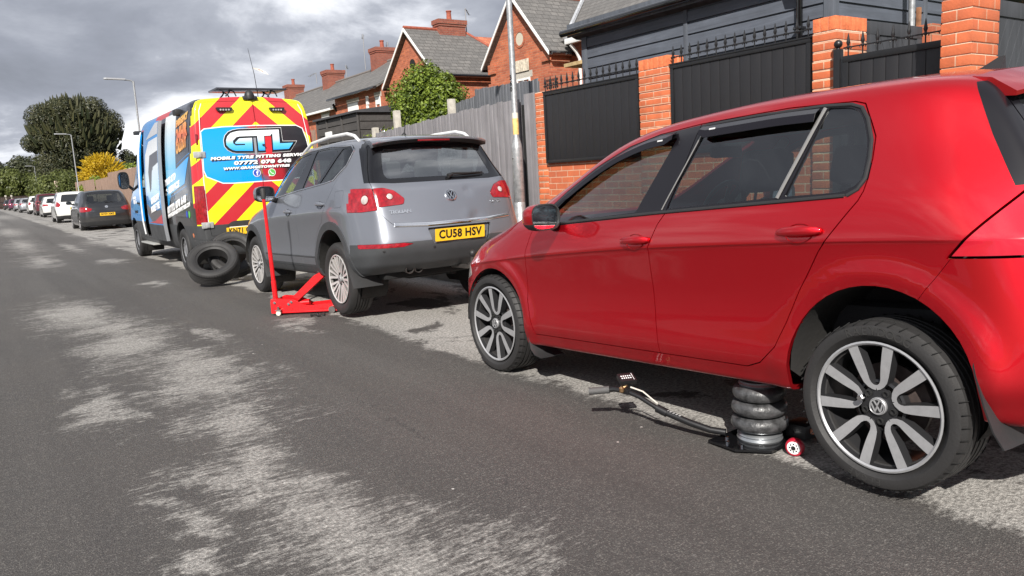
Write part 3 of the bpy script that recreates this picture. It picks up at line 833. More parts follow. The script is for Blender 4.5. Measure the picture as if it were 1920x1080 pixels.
    H.colour('B', [(-.60, .985), (.60, .985), (.53, 1.352), (-.53, 1.352)], 1, filt=lambda c: c.y < 0)
    H.part('rear_window', 'B', bw, mat('privacy_glass', (.012, .013, .014), .04, coat=.5), gap=0, off=-.002, filt=lambda c: c.y < 0)
    # lamps and rear bumper joint on the flank
    H.part('tail_lamp', 'L', [(-.285, .770), (-.52, 1.045), (-.545, 1.045), (-.60, .99), (-.60, .768)], [LENSB], gap=.009, depth=.015)
    H.part('tail_lamp', 'R', [(-.285, .770), (-.52, 1.045), (-.545, 1.045), (-.60, .99), (-.60, .768)], [LENSB], gap=.009, depth=.015)
    for s_ in (-1, 1): H.part('inner_tail_lamp', 'B', rpoly([(s_*.66, .785), (s_*.65, .965), (s_*.46, .945), (s_*.40, .80)], .02), [LENSB], gap=.006, filt=lambda c: c.y < -.3)
    tg1 = H.part('tailgate', 'B', rpoly([(-.535, 1.345), (-.615, .99), (-.44, .965), (-.385, .80), (-.52, .70), (-.50, .52), (.50, .52), (.52, .70), (.385, .80), (.44, .965), (.615, .99), (.535, 1.345)], .02), [RED, PILB], gap=.005, filt=lambda c: c.y < 0)
    H.part('rear_bumper', 'L', [(-.155, .52), (-.17, .615), (-.285, .764), (-.80, .758), (-.80, .1), (-.30, .1), (-.362, .25), (-.34, .40), (-.25, .56)], [RED], gap=.002)
    H.part('headlamp', 'L', [(2.93, .63), (2.99, .71), (3.04, .74), (3.30, .70), (3.30, .58), (3.1, .575)], [LENSC], gap=.004)
    H.part('front_bumper', 'L', [(2.86, .60), (3.1, .565), (3.6, .57), (3.6, .1), (2.90, .1), (2.965, .325), (2.93, .48)], [RED], gap=.0025)
    H.hole('T', [(-.9, -.56), (.9, -.56), (.9, -.54), (-.9, -.54)]) if 0 else None
    bonnet = [(-.56, 2.50), (.56, 2.50), (.52, 2.8), (.45, 3.06), (.2, 3.2), (-.2, 3.2), (-.45, 3.06), (-.52, 2.8)]
    H.part('bonnet', 'T', bonnet, [RED], gap=.003)
    out = H.finish(root, [RED, PILB])
    # --- hardware
    doorF, doorR = out[d1], out[d2]
    handle(doorF, H, 'L', 1.215, .845, [RED, mat('red_cup', (.25, .004, .008), .4)], .20, ang=.02)
    handle(doorR, H, 'L', .285, .865, [RED, MATS['red_cup']], .20, ang=.02)
    # belt strip, shiny divider and wind deflectors
    H.strip('belt_strip', subdiv_line([(2.09, .943), (1.1, .972), (.11, .992)]), 'L', .016, .012, BLACKP, root, off=.002)
    H.strip('window_divider', subdiv_line([(.405, 1.0), (.278, 1.338)], .05), 'L', .016, .012, mat('divider_trim', (.30, .29, .28), .35, metal=.6), doorR, off=.003)
    H.strip('pillar_trim', subdiv_line([(1.052, .985), (.892, 1.345)], .05), 'L', .007, .006, MATS['divider_trim'], doorR, off=.002)
    H.strip('window_frame', subdiv_line([(.10, .992), (.062, 1.012), (.042, 1.05), (.044, 1.12), (.056, 1.19), (.09, 1.27), (.125, 1.318), (.17, 1.336), (.28, 1.348), (.6, 1.357), (.9, 1.356)], .05), 'L', .016, .012, mat('frame_trim', (.018, .018, .019), .5), doorR, off=.001)
    SMOKE = mat('smoked_deflector', (.008, .007, .010), .2, coat=.05, spec=.3)
    def deflector(pts_top, pts_bot, par):
        bm = bmesh.new(); rows = []
        for (a, b) in zip(pts_top, pts_bot):
            p, n = H.at('L', *a, .006); q, n2 = H.at('L', *b, .028); mid = (p+q)/2+n*.012
            rows.append([bm.verts.new(pose @ v) for v in (p, mid, q)])
        for i in range(len(rows)-1):
            for k in (0, 1): bm.faces.new((rows[i][k], rows[i][k+1], rows[i+1][k+1], rows[i+1][k]))
        bmesh.ops.recalc_face_normals(bm, faces=bm.faces[:]); bmesh.ops.solidify(bm, geom=bm.faces[:], thickness=.003)
        return obj('wind_deflector', bm, SMOKE, par)
    ct = curve([(1.0, 1.350), (1.22, 1.338), (1.42, 1.300), (1.62, 1.228), (1.82, 1.128), (1.95, 1.04), (2.01, .985)])
    ys = np.linspace(1.075, 1.99, 22); t1 = [(y, float(ct(y)[0])) for y in ys]; b1 = [(y+.0, float(ct(y)[0])-.060*min(1, (y-1.05)/.15+.55)*(1 if y < 1.85 else .75)) for y in ys]
    dfl = deflector(t1, b1, doorF)
    ys = np.linspace(.30, .905, 16); cr = curve([(.29, 1.340), (.5, 1.348), (.9, 1.350)])
    t1 = [(y, float(cr(y)[0])) for y in ys]; b1 = [(y, float(cr(y)[0])-.062*min(1, (.93-y)/.1+.45)) for y in ys]
    deflector(t1, b1, doorR)
    for u, v, d in ((1.15, 1.305, doorF), (.82, 1.32, doorR)):
        bm = bmesh.new(); F_ = H.frame('L', u, v, .03); bx(bm, (-.018, -.004, 0), (.018, .004, .001), M=F_); obj('deflector_sticker', bm, mat('sticker', (.55, .55, .55), .4), d)
    # mirror
    mp, _ = H.at('L', 1.96, 1.0)
    MP = Vector((-.985, 1.86, .992))
    mo = mirror(root, MP, 1, [RED, BLACKP], pose=pose, size=(.108, .085, .073))
    mirror(root, Vector((.985, 1.80, 1.005)), 1, [RED, BLACKP], right=True, pose=pose, size=(.108, .085, .073))
    bm = bmesh.new(); prism(bm, [(1.90, .945), (2.08, .94), (2.02, 1.0), (1.93, 1.03)], 0, .014, lambda u, v, h: pose @ (H.at('L', u, v, h+.002)[0]), tri=True); obj('mirror_mount', bm, BLACKP, root)
    # spoiler over the rear window
    bm = bmesh.new(); n = 16; rows = []
    for k in range(n+1):
        t = -1+2*k/n; x = t*.56; e_ = abs(t)**3; yb = -.40+.05*e_-.01
        zt = 1.395-.022*t*t-.02*e_; rows.append([(x*.94, -.20, H.at('T', x*.94, -.20)[0].z+.0015), (x*.96, -.27, H.at('T', x*.92, -.26)[0].z+.004), (x*1.01, yb, zt-.055), (x*1.01, yb+.004, zt-.070), (x*.97, -.30, zt-.062), (x*.94, -.22, zt-.05)])
    V = [[bm.verts.new(pose @ Vector(p)) for p in r] for r in rows]
    for i in range(n):
        for k in range(6): 
            f = bm.faces.new((V[i][k], V[i][(k+1) % 6], V[i+1][(k+1) % 6], V[i+1][k]))
            if k in (3, 4): f.material_index = 1
    bm.faces.new(V[0]); bm.faces.new(V[-1]); obj('roof_spoiler', bm, [RED, BLACKP], root, angle=40)
    F_ = H.frame('B', 0, .88, .004); bm = bmesh.new(); lathe(bm, [(.052, -.004, 0), (.052, .006, 0), (.046, .008, 0), (.043, .004, 1), (.001, .004, 1)], 32, 'Z', F_); badge_bm(bm, .044, F_ @ Matrix.Translation((0, 0, .004)), .003, 0); obj('round_badge', bm, [CHROME, GLOSSB], out[tg1])
    F_ = H.frame('B', 0, .63, .003); bm = bmesh.new(); prism(bm, rpoly([(-.26, -.055), (.26, -.055), (.26, .055), (-.26, .055)], .01), 0, .004, lambda u, v, h: F_ @ Vector((u, v, h)), tri=True); obj('number_plate', bm, YPLATE, out[tg1])
    # shark-fin aerial
    bm = bmesh.new(); a = []
    for (y, z, w) in ((.10, 0, .035), (.02, .03, .022), (-.04, .062, .008), (-.055, .062, .006), (-.05, .02, .02), (-.05, 0, .03)): a.append((y, z, w))
    L_ = [bm.verts.new(pose @ Vector((-w+.0, y-.02, 1.432+z))) for y, z, w in a]; R_ = [bm.verts.new(pose @ Vector((w, y-.02, 1.432+z))) for y, z, w in a]
    for i in range(6): bm.faces.new((L_[i], L_[(i+1) % 6], R_[(i+1) % 6], R_[i]))
    bm.faces.new(L_); bm.faces.new(R_); obj('roof_aerial', bm, BLACKP, root)
    # mudflaps
    mudflap(root, [(-.345, .465, .0), (-.36, .38, -.005), (-.385, .28, -.006), (-.41, .20, -.004), (-.44, .145, .0)], -.885, -.70, pose)
    mudflap(root, [(2.245, .35, .0), (2.225, .27, -.006), (2.205, .20, -.008), (2.17, .165, -.008), (2.11, .15, -.0)], -.885, -.72, pose)
    for cy, cz in AR: arch_liner(root, cy, cz, .362, .875, pose, .36)
    underbody(root, .9, -.6, 3.2, .20, .30, (0, 2.6), pose)
    # cabin
    bm = bmesh.new(); bx(bm, (-.75, -.45, .28), (.75, 2.4, .34), .02, pose); obj('cabin_floor', bm, DARK, root)
    bm = bmesh.new()
    prism(bm, [(2.45, .55), (1.75, .55), (1.68, .80), (1.74, .915), (1.9, .935), (2.42, .945)], -.72, .72, lambda u, v, h: pose @ Vector((h, u, v)), tri=True); obj('dashboard', bm, BLACKP, root)
    steering(root, .36, 1.74, .93, pose)
    for x in (-.36, .36): seat(root, x, 1.28, .30, pose)
    bm = bmesh.new(); bx(bm, (-.62, -.12, .40), (.62, .40, .55), .05); M_ = Matrix.Translation((0, -.10, .52)) @ Matrix.Rotation(radians(18), 4, 'X'); bx(bm, (-.62, -.10, 0), (.62, .02, .50), .05, M_)
    for x in (-.42, .42): bx(bm, (x-.13, -.09, .50), (x+.13, 0, .66), .04, M_)
    bmesh.ops.transform(bm, matrix=pose, verts=bm.verts[:]); obj('rear_seat', bm, SEAT, root)
    # inner pillars and roof lining
    bm = bmesh.new()
    for y0, y1 in ((1.03, .93),): tube(bm, [pose @ Vector((.81, y0+.06, .97)), pose @ Vector((.66, y1+.02, 1.345))], .05, 8)
    obj('pillar_lining', bm, mat('pillar_fabric', (.30, .36, .34), .8), root); bm = bmesh.new()
    tube(bm, [pose @ Vector((.78, 1.97, .97)), pose @ Vector((.62, 1.45, 1.325))], .028, 8)
    obj('pillar_lining', bm, mat('pillar_fabric', (.30, .36, .34), .8), root)
    bm = bmesh.new(); tube(bm, [pose @ Vector((.62, -.3, .94)), pose @ Vector((.60, -.05, 1.3))], .1, 8); bx(bm, (-.50, .05, 1.345), (.50, 1.35, 1.355), .004, pose); obj('roof_lining', bm, mat('roof_fabric', (.13, .13, .13), .9), root)
    bm = bmesh.new(); bx(bm, (-.12, 1.36, 1.235), (.12, 1.40, 1.30), .02, pose); tube(bm, [pose @ Vector((0, 1.40, 1.28)), pose @ Vector((0, 1.47, 1.35))], .012, 6); obj('rear_view_mirror', bm, BLACKP, root)
    # repairs and grime: a small chip on the wheel-arch quarter
    p, n_ = H.at('L', -.19, .80); bm = bmesh.new(); F_ = pose @ Matrix.Translation(p)
    # wheels
    lt = [('GOODYEAR', 0.55, .115, .032, .284), ('EAGLE', 3.6, .1, .024, .284)]
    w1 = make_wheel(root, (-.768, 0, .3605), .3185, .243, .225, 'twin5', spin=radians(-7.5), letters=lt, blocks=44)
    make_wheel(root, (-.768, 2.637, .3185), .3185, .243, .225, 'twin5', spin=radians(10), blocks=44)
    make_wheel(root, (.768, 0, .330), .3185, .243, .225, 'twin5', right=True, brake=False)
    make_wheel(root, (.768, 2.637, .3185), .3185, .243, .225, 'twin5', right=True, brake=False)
    # one chrome locking bolt on the rear wheel
    bm = bmesh.new(); lathe(bm, [(.013, .02), (.013, -.022), (.010, -.027), (.001, -.027)], 6, 'X', Matrix.Translation((-.095, .052, .032))); obj('locking_bolt', bm, CHROME, w1)
    return root
golf()
# ================================================================ GREY SUV
def tail_cluster(root, H, side, pts, name='tail_lamp', mats=None, gap=.004):
    return H.part(name, side, pts, mats or [LENSR], gap=gap, depth=.02, off=.003)
def suv():
    rx, ry = 3.600, 6.886
    root = thing('grey_suv', 'dented grey SUV with roof rails, lifted at its rear wheel by the red trolley jack', 'car', (rx, ry, 0), -.006)
    P = .028; piv = Vector((0, 2.604, .345))
    pose = Matrix.Translation(piv) @ Matrix.Rotation(-P, 4, 'X') @ Matrix.Translation(-piv)
    G = paint('grey_metallic', (.222, .234, .265), metal=.65, rough=.36, dust=.30, zlo=.2, zhi=1.0)
    CL = mat('grey_cladding', (.04, .042, .045), .55, var=.15, vscale=5)
    lv = [([(-.62, .70, .37), (-.45, .80, .35), (.5, .82, .32), (2.1, .82, .32), (3.0, .76, .30), (3.2, .55, .30)], .3),
          ([(-.72, .72, .44), (-.5, .87, .43), (.5, .872, .40), (2.1, .872, .40), (3.0, .83, .38), (3.26, .58, .36)], .4),
          ([(-.78, .72, .54), (-.5, .895, .53), (.5, .888, .50), (2.1, .888, .50), (3.0, .85, .48), (3.30, .60, .46)], .4),
          ([(-.80, .71, .635), (-.5, .885, .635), (.5, .882, .62), (2.1, .882, .60), (2.62, .885, .60), (3.02, .84, .58), (3.30, .60, .55)], .2),
          ([(-.76, .70, .80), (-.45, .875, .81), (.3, .885, .80), (1.1, .885, .78), (2.6, .88, .76), (3.0, .82, .74), (3.26, .58, .68)], 0),
          ([(-.72, .70, .93), (-.4, .870, .95), (.2, .895, .95), (1.1, .895, .93), (2.1, .885, .90), (2.62, .87, .87), (3.0, .79, .83), (3.2, .54, .76)], .35),
          ([(-.66, .69, 1.10), (-.4, .83, 1.10), (.2, .868, 1.08), (1.1, .868, 1.05), (2.1, .860, 1.0), (2.62, .82, .955), (3.0, .72, .90), (3.12, .5, .82)], 0),
          ([(-.60, .68, 1.19), (-.35, .79, 1.20), (.1, .835, 1.205), (1.1, .84, 1.155), (1.9, .835, 1.08), (2.3, .80, 1.03), (2.62, .75, .99), (2.95, .64, .925), (3.06, .42, .85)], .2),
          ([(-.50, .64, 1.33), (-.3, .72, 1.35), (.1, .76, 1.37), (1.1, .765, 1.36), (1.6, .77, 1.28), (1.95, .77, 1.15), (2.3, .73, 1.06), (2.62, .66, 1.01), (2.95, .54, .945), (3.04, .36, .86)], 0),
          ([(-.42, .58, 1.50), (-.2, .65, 1.535), (.2, .685, 1.555), (.8, .69, 1.56), (1.15, .69, 1.53), (1.6, .70, 1.385), (1.95, .71, 1.215), (2.25, .68, 1.085), (2.62, .58, 1.025), (2.95, .45, .96), (3.02, .3, .87)], .1),
          ([(-.40, .50, 1.545), (-.2, .57, 1.59), (.2, .60, 1.61), (.8, .60, 1.61), (1.15, .60, 1.58), (1.6, .61, 1.44), (1.95, .62, 1.265), (2.25, .58, 1.11), (2.62, .48, 1.04), (2.92, .36, .975), (3.0, .24, .88)], .05)]
    crown = [(-.4, .03, 0), (.6, .035, 0), (1.2, .04, .03), (1.9, .06, .1), (2.3, .03, .08), (3.0, .01, 0)]
    rear = [(.12, 0), (.13, 0), (.13, 0), (.12, 0), (.10, 0), (.09, 0), (.08, 0), (.07, .0), (.06, .0), (.05, .02), (.05, .03)]
    front = [(.16, 0)]*9+[(.1, .0), (.1, .01)]
    S = [0, .03, .08, .15, .22, .30, .38, .46, .54, .62, .69, .75, .80, .85, .90, .95, .98, 1]
    AR = ((0., .375), (2.60, .365))
    def disp(co, n):
        d = Vector((0, 0, 0))
        if co.y < -.55 and n.y < -.6:      # the dents on the tailgate
            for x, z, r, k in ((.20, 1.06, .045, .012), (.22, .80, .09, .012), (.12, .83, .06, -.007)):
                q = hypot(co.x-x, co.z-z)/r
                if q < 2: d.y += k*math.exp(-q*q*1.5)
        return d
    H = Hull(lv, S, crown, rear, front, lev=3, disp=disp, pose=pose, cor=(.0, 0))
    dlo = rpoly([(2.12, 1.085), (1.1, 1.160), (.14, 1.212), (-.03, 1.228), (-.20, 1.36), (-.235, 1.50), (-.16, 1.545), (.3, 1.572), (.80, 1.574), (1.15, 1.545), (1.49, 1.450), (1.85, 1.28)], [0, 0, .05, .04, .06, .04, .03, 0, 0, 0, 0, 0])
    fd = [(2.10, 1.083), (2.13, .95), (2.14, .60), (2.10, .44), (2.06, .40), (.83, .40), (.90, .55), (.918, .68), (.912, .92), (.86, 1.05), (.80, 1.165), (.62, 1.572), (.80, 1.574), (1.15, 1.545), (1.49, 1.450), (1.85, 1.28)]
    rd = [(.826, .40), (.896, .55), (.914, .68), (.908, .92), (.856, 1.05), (.796, 1.165), (.616, 1.573), (.3, 1.572), (-.16, 1.545), (-.235, 1.50), (-.20, 1.36), (-.09, 1.222), (-.04, 1.14), (.053, 1.037), (.207, .852), (.35, .76), (.46, .62), (.49, .5), (.49, .40)]
    gF = rpoly([(1.95, 1.112), (1.09, 1.178), (.765, 1.545), (1.12, 1.522), (1.46, 1.425), (1.80, 1.26)], [.03, .02, .03, 0, 0, 0])
    gR = rpoly([(.985, 1.183), (.37, 1.216), (.06, 1.53), (.3, 1.548), (.62, 1.552)], .02)
    gQ = rpoly([(.30, 1.222), (.06, 1.235), (-.165, 1.37), (-.19, 1.49), (-.12, 1.52), (-.02, 1.522)], [.01, .03, .04, .03, .03, .01])
    tr = []
    for cy, cz in AR:
        r = .405; arc = [(cy+r*cos(radians(a)), cz+r*sin(radians(a))) for a in range(-3, 184, 9)]; ro = .478
        arco = [(cy+ro*cos(radians(a))*.985, cz+ro*sin(radians(a))) for a in range(0, 181, 9)]
        for sd in 'LR':
            H.hole(sd, arc+[(cy-r-.004, .05), (cy+r+.004, .05)], under=True)
            tr.append(H.part('arch_trim', sd, [(cy+ro, .05)]+arco+[(cy-ro, .05)], [CL], gap=.0015, off=.010, depth=.02))
    H.colour('L', dlo, 1); H.colour('R', dlo, 1)
    # black lower bumper and sills
    for sd in 'LR': H.colour(sd, [(-1.1, .05), (-1.1, .640), (-.55, .640), (-.44, .60), (-.40, .05)], 2)
    for sd in 'LR': H.colour(sd, [(.38, .05), (.38, .425), (2.25, .425), (2.25, .05)], 2)
    H.colour('B', [(-1., .2), (-1., .640), (-.72, .638), (-.56, .625), (-.45, .612), (.45, .612), (.56, .625), (.72, .638), (1., .640), (1., .2)], 2, filt=lambda c: c.y < -.45)
    d1 = H.part('front_door', 'L', fd, [G, GLOSSB, CL], gap=.003); d2 = H.part('rear_door', 'L', rd, [G, GLOSSB, CL], gap=.003)
    for sd in 'LR':
        for g, al, nm in ((gF, d1, 'side_window'), (gR, d2, 'side_window'), (gQ, d2, 'quarter_window')):
            a = al if sd == 'L' else 0
            H.part(nm, sd, g, GLASSD, gap=0, allowed=(a,), off=-.005, skirt=False, parent=a if sd == 'L' else None)
    H.part('windscreen', 'F', rpoly([(-.62, 1.10), (.62, 1.10), (.52, 1.53), (-.52, 1.53)], .05), GLASSC, gap=0, off=-.004, skirt=False, filt=lambda c: c.y > .9)
    # tailgate with its window
    tg = rpoly([(-.60, 1.52), (-.705, 1.19), (-.700, 1.0), (-.68, .88), (-.60, .785), (-.3, .765), (.3, .765), (.60, .785), (.68, .88), (.700, 1.0), (.705, 1.19), (.60, 1.52)], [.02, .02, 0, 0, .05, 0, 0, .05, 0, 0, .02, .02])
    fb = lambda c: c.y < -.3
    t1 = H.part('tailgate', 'B', tg, [G, GLOSSB], gap=.003, filt=fb)
    H.colour('B', [(-.735, 1.178), (-.5, 1.160), (.5, 1.160), (.735, 1.178), (.615, 1.6), (-.615, 1.6)], 1, allowed=(0, t1), filt=fb)
    rw = H.part('rear_window', 'B', rpoly([(-.545, 1.205), (.545, 1.205), (.56, 1.25), (.50, 1.475), (-.50, 1.475), (-.56, 1.25)], .04), GLASST, gap=0, allowed=(t1,), off=-.003, skirt=False, parent=t1)
    lamps = []
    for s_ in (-1, 1):
        q = lambda pts: [(s_*x, z) for x, z in pts]
        sd = 'L' if s_ < 0 else 'R'
        LI = rpoly(q([(.704, 1.125), (.62, 1.125), (.53, 1.095), (.455, 1.02), (.475, .972), (.704, .958)]), .015)
        lamps.append((s_, H.part('tail_lamp', 'B', LI, [LENSR], gap=.003, allowed=(t1,), off=.004, filt=fb, parent=t1)))
        LO = rpoly(q([(.709, 1.125), (.709, .935), (.80, .925), (.95, .935), (.95, 1.10), (.80, 1.135)]), .01)
        H.part('tail_lamp', 'B', LO, [LENSR], gap=.003, off=.004, filt=lambda c: c.y < -.40)
        H.part('bumper_reflector', 'B', rpoly(q([(.47, .622), (.55, .636), (.86, .640), (.86, .604), (.56, .600)]), .008), [LENSR], gap=.002, off=.002, filt=fb)
    H.part('plate_recess', 'B', rpoly([(-.285, .60), (.30, .60), (.36, .745), (-.31, .745)], .015), [mat('recess_grey', (.14, .145, .15), .4, metal=.5)], gap=.002, off=-.028, filt=lambda c: c.y < -.45)
    H.part('fuel_flap', 'L', rpoly([(-.13, .98), (-.30, .98), (-.30, 1.13), (-.13, 1.13)], .03), [G], gap=.002)
    H.part('bonnet', 'T', [(-.62, 2.25), (.62, 2.25), (.56, 2.7), (.42, 2.98), (.2, 3.1), (-.2, 3.1), (-.42, 2.98), (-.56, 2.7)], [G], gap=.003)
    out = H.finish(root, [G, GLOSSB, CL])
    handle(out[d1], H, 'L', 1.14, .965, [G, MATS['grey_cladding']], .19, ang=-.02); handle(out[d2], H, 'L', .20, 1.02, [G, MATS['grey_cladding']], .19, ang=-.02)
    H.strip('chrome_belt', subdiv_line([(2.1, 1.092), (1.1, 1.166), (.14, 1.217)]), 'L', .016, .012, CHROME, root, off=.002)
    H.strip('chrome_window_frame', subdiv_line([(.14, 1.217), (-.03, 1.236), (-.19, 1.36), (-.225, 1.49), (-.16, 1.538), (.3, 1.566), (.80, 1.568), (1.15, 1.538), (1.49, 1.443), (1.85, 1.272)], .07), 'L', .012, .012, CHROME, root, off=.002)
    H.strip('rub_strip', subdiv_line([(2.08, .505), (.42, .505)]), 'L', .018, .012, CL, root)
    H.strip('chrome_strip', subdiv_line([(-.60, .795), (-.3, .779), (.3, .779), (.60, .795)], .05), 'B', .040, .022, CHROME, out[t1], off=.004)
    # roof rails
    for s_ in (-1, 1):
        bm = bmesh.new(); P_ = []
        for y, dz in ((-.22, .0), (-.12, .04), (.05, .062), (.5, .07), (1.0, .062), (1.3, .03), (1.45, .0)):
            p, n_ = H.at('T', s_*.60, y); P_.append(pose @ (p+Vector((0, 0, dz))))
        tube(bm, P_, [.014, .016, .016, .016, .016, .016, .014], 10)
        obj('roof_rail', bm, mat('anodised_rail', (.75, .75, .75), .35, metal=.2), root)
    # spoiler lip with the third brake lamp
    bm = bmesh.new(); n = 18; V = []
    for k in range(n+1):
        t = -1+2*k/n; x = t*.60; e_ = t**4; z0 = 1.592-.020*t*t-.02*e_
        V.append([bm.verts.new(pose @ Vector(p)) for p in ((x*.98, -.30, z0+.022), (x, -.44, z0+.006), (x*1.01, -.56+.06*e_, z0-.020), (x*1.01, -.56+.06*e_, z0-.034), (x, -.50, z0-.060), (x*.97, -.40, z0-.062))])
    for i in range(n):
        for k in range(6):
            f = bm.faces.new((V[i][k], V[i][(k+1) % 6], V[i+1][(k+1) % 6], V[i+1][k])); f.material_index = 1 if k in (3, 4) else 0
    bm.faces.new(V[0]); bm.faces.new(V[-1]); sp_ = obj('roof_spoiler', bm, [G, BLACKP], root, angle=40)
    bm = bmesh.new(); bx(bm, (-.17, -.553, 1.536), (.17, -.53, 1.556), .004, pose); obj('brake_lamp', bm, LENSD, sp_)
    # lamp inner circles
    for s_ in (-1, 1):
        for x, z, r, m_ in ((.585, 1.045, .026, LENSC), (.765, 1.03, .038, LENSC)):
            F_ = H.frame('B', s_*x, z, .007); bm = bmesh.new()
            lathe(bm, [(r*1.28, -.004, 1), (r*1.2, .004, 1), (r*1.02, .001, 0), (r*.7, .006, 0), (.001, .008, 0)], 28, 'Z', F_)
            bmesh.ops.scale(bm, vec=(1, 1, 1), verts=bm.verts[:]); obj('reversing_lamp', bm, [m_, LENSD], root)
        F_ = H.frame('B', s_*.85, .62, .004)
    # badge, lettering
    F_ = H.frame('B', 0, 1.02, .004); bm = bmesh.new(); lathe(bm, [(.056, -.004, 0), (.056, .006, 0), (.050, .009, 0), (.046, .004, 1), (.001, .004, 1)], 36, 'Z', F_)
    badge_bm(bm, .047, F_ @ Matrix.Translation((0, 0, .004)), .004, 0); obj('round_badge', bm, [CHROME, GLOSSB], out[t1])
    text('model_lettering', 'TIGUAN', .032, H.frame('B', -.52, .905, .004), CHROME, out[t1], .0015, width=.20, bold=.0012)
    text('engine_lettering', '2.0 TDI', .026, H.frame('B', .49, .935, .004), CHROME, out[t1], .0015, width=.115, bold=.0006)
    F_ = H.frame('B', -.02, .672, -.020); bmF = F_.copy()
    M_ = pose @ basis(Vector((-.01, H.at('B', 0, .67)[0].y-.004+.0, .675)), (1, 0, 0), (0, -.12, 1)); plate(root, M_, 'CU58 HSV')
    # wiper
    bm = bmesh.new(); pts = [H.at('B', x, z, o)[0] for x, z, o in ((.04, 1.185, .02), (.10, 1.20, .03), (.25, 1.197, .03), (.44, 1.205, .026))]
    tube(bm, [pose @ p for p in pts], [.022, .012, .009, .006], 8); pts = [H.at('B', x, 1.19+(x-.08)*.03, .014)[0] for x in (.08, .2, .32, .46)]; tube(bm, [pose @ p for p in pts], .006, 6)
    obj('rear_wiper', bm, BLACKP, out[t1])
    for x in (-.72, -.28, .28, .72):
        F_ = H.frame('B', x, .575, .001); bm = bmesh.new(); lathe(bm, [(.012, -.002), (.012, .003), (.009, .004), (.001, .004)], 16, 'Z', F_); obj('parking_sensor', bm, BLACKP, root)
    # tow bar, exhaust
    bm = bmesh.new(); tube(bm, [pose @ Vector(p) for p in ((.05, -.55, .36), (.05, -.90, .36), (.05, -.985, .40), (.05, -1.0, .455))], .020, 10); obj('tow_bar', bm, STEEL, root)
    bm = bmesh.new(); bmesh.ops.create_uvsphere(bm, u_segments=20, v_segments=12, radius=.032, matrix=pose @ Matrix.Translation((.05, -1.0, .485))); obj('tow_ball_cap', bm, BLACKP, root)
    for x in (-.46, -.37):
        bm = bmesh.new(); lathe(bm, [(.038, -.25), (.040, .0), (.036, 0.), (.034, -.2)], 20, 'Z', pose @ Matrix.Translation((x, -.74, .385)) @ Matrix.Rotation(radians(97), 4, 'X'), close=True); obj('tailpipe', bm, STEEL, root)
    # roof aerial, mirrors
    bm = bmesh.new(); p, n_ = H.at('T', 0, .05); lathe(bm, [(.03, -.005), (.022, .015), (.008, .03), (.001, .032)], 14, 'Z', pose @ Matrix.Translation(p)); tube(bm, [pose @ p, pose @ (p+Vector((0, -.07, .17)))], [.006, .003], 6); obj('roof_aerial', bm, BLACKP, root)
    mirror(root, Vector((-.995, 1.58, 1.175)), 1, [G, BLACKP], pose=pose, size=(.11, .09, .085)); mirror(root, Vector((.995, 1.58, 1.175)), 1, [G, BLACKP], right=True, pose=pose, size=(.11, .09, .085))
    mudflap(root, [(-.39, .55, 0), (-.40, .45, -.004), (-.43, .36, -.005), (-.48, .25, -.0)], -.905, -.62, pose); mudflap(root, [(2.19, .48, 0), (2.18, .38, -.004), (2.15, .28, -.004), (2.12, .22, 0)], -.90, -.66, pose)
    for cy, cz in AR: arch_liner(root, cy, cz, .405, .875, pose, .36)
    underbody(root, .85, -.62, 3.1, .30, .42, (0, 2.6), pose)
    # cabin
    bm = bmesh.new(); bx(bm, (-.74, -.6, .45), (.74, 2.3, .50), .02, pose); obj('cabin_floor', bm, DARK, root)
    bm = bmesh.new(); prism(bm, [(2.3, .8), (1.7, .8), (1.62, 1.0), (1.7, 1.09), (2.25, 1.08)], -.72, .72, lambda u, v, h: pose @ Vector((h, u, v)), tri=True); obj('dashboard', bm, BLACKP, root)
    steering(root, .36, 1.45, 1.03, pose)
    for x in (-.36, .36): seat(root, x, .85, .62, pose)
    bm = bmesh.new(); bx(bm, (-.62, -.2, .58), (.62, .2, .74), .05); M_ = Matrix.Translation((0, -.16, .70)) @ Matrix.Rotation(radians(14), 4, 'X'); bx(bm, (-.62, -.08, 0), (.62, .02, .52), .05, M_)
    for x in (-.40, 0, .40): bx(bm, (x-.12, -.08, .53), (x+.12, 0, .70), .04, M_)
    bmesh.ops.transform(bm, matrix=pose, verts=bm.verts[:]); obj('rear_seat', bm, TRIM, root)
    bm = bmesh.new(); bx(bm, (-.58, -.3, 1.575), (.58, 1.1, 1.582), .003, pose); obj('roof_lining', bm, mat('roof_fabric', (.13, .13, .13), .9), root)
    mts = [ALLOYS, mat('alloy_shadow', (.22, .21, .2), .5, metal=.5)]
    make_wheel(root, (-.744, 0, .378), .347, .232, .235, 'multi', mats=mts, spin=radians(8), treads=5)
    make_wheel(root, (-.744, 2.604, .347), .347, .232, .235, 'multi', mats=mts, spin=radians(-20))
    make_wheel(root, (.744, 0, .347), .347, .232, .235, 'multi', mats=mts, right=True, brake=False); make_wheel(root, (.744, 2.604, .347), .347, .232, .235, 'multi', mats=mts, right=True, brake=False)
    return root
suv()
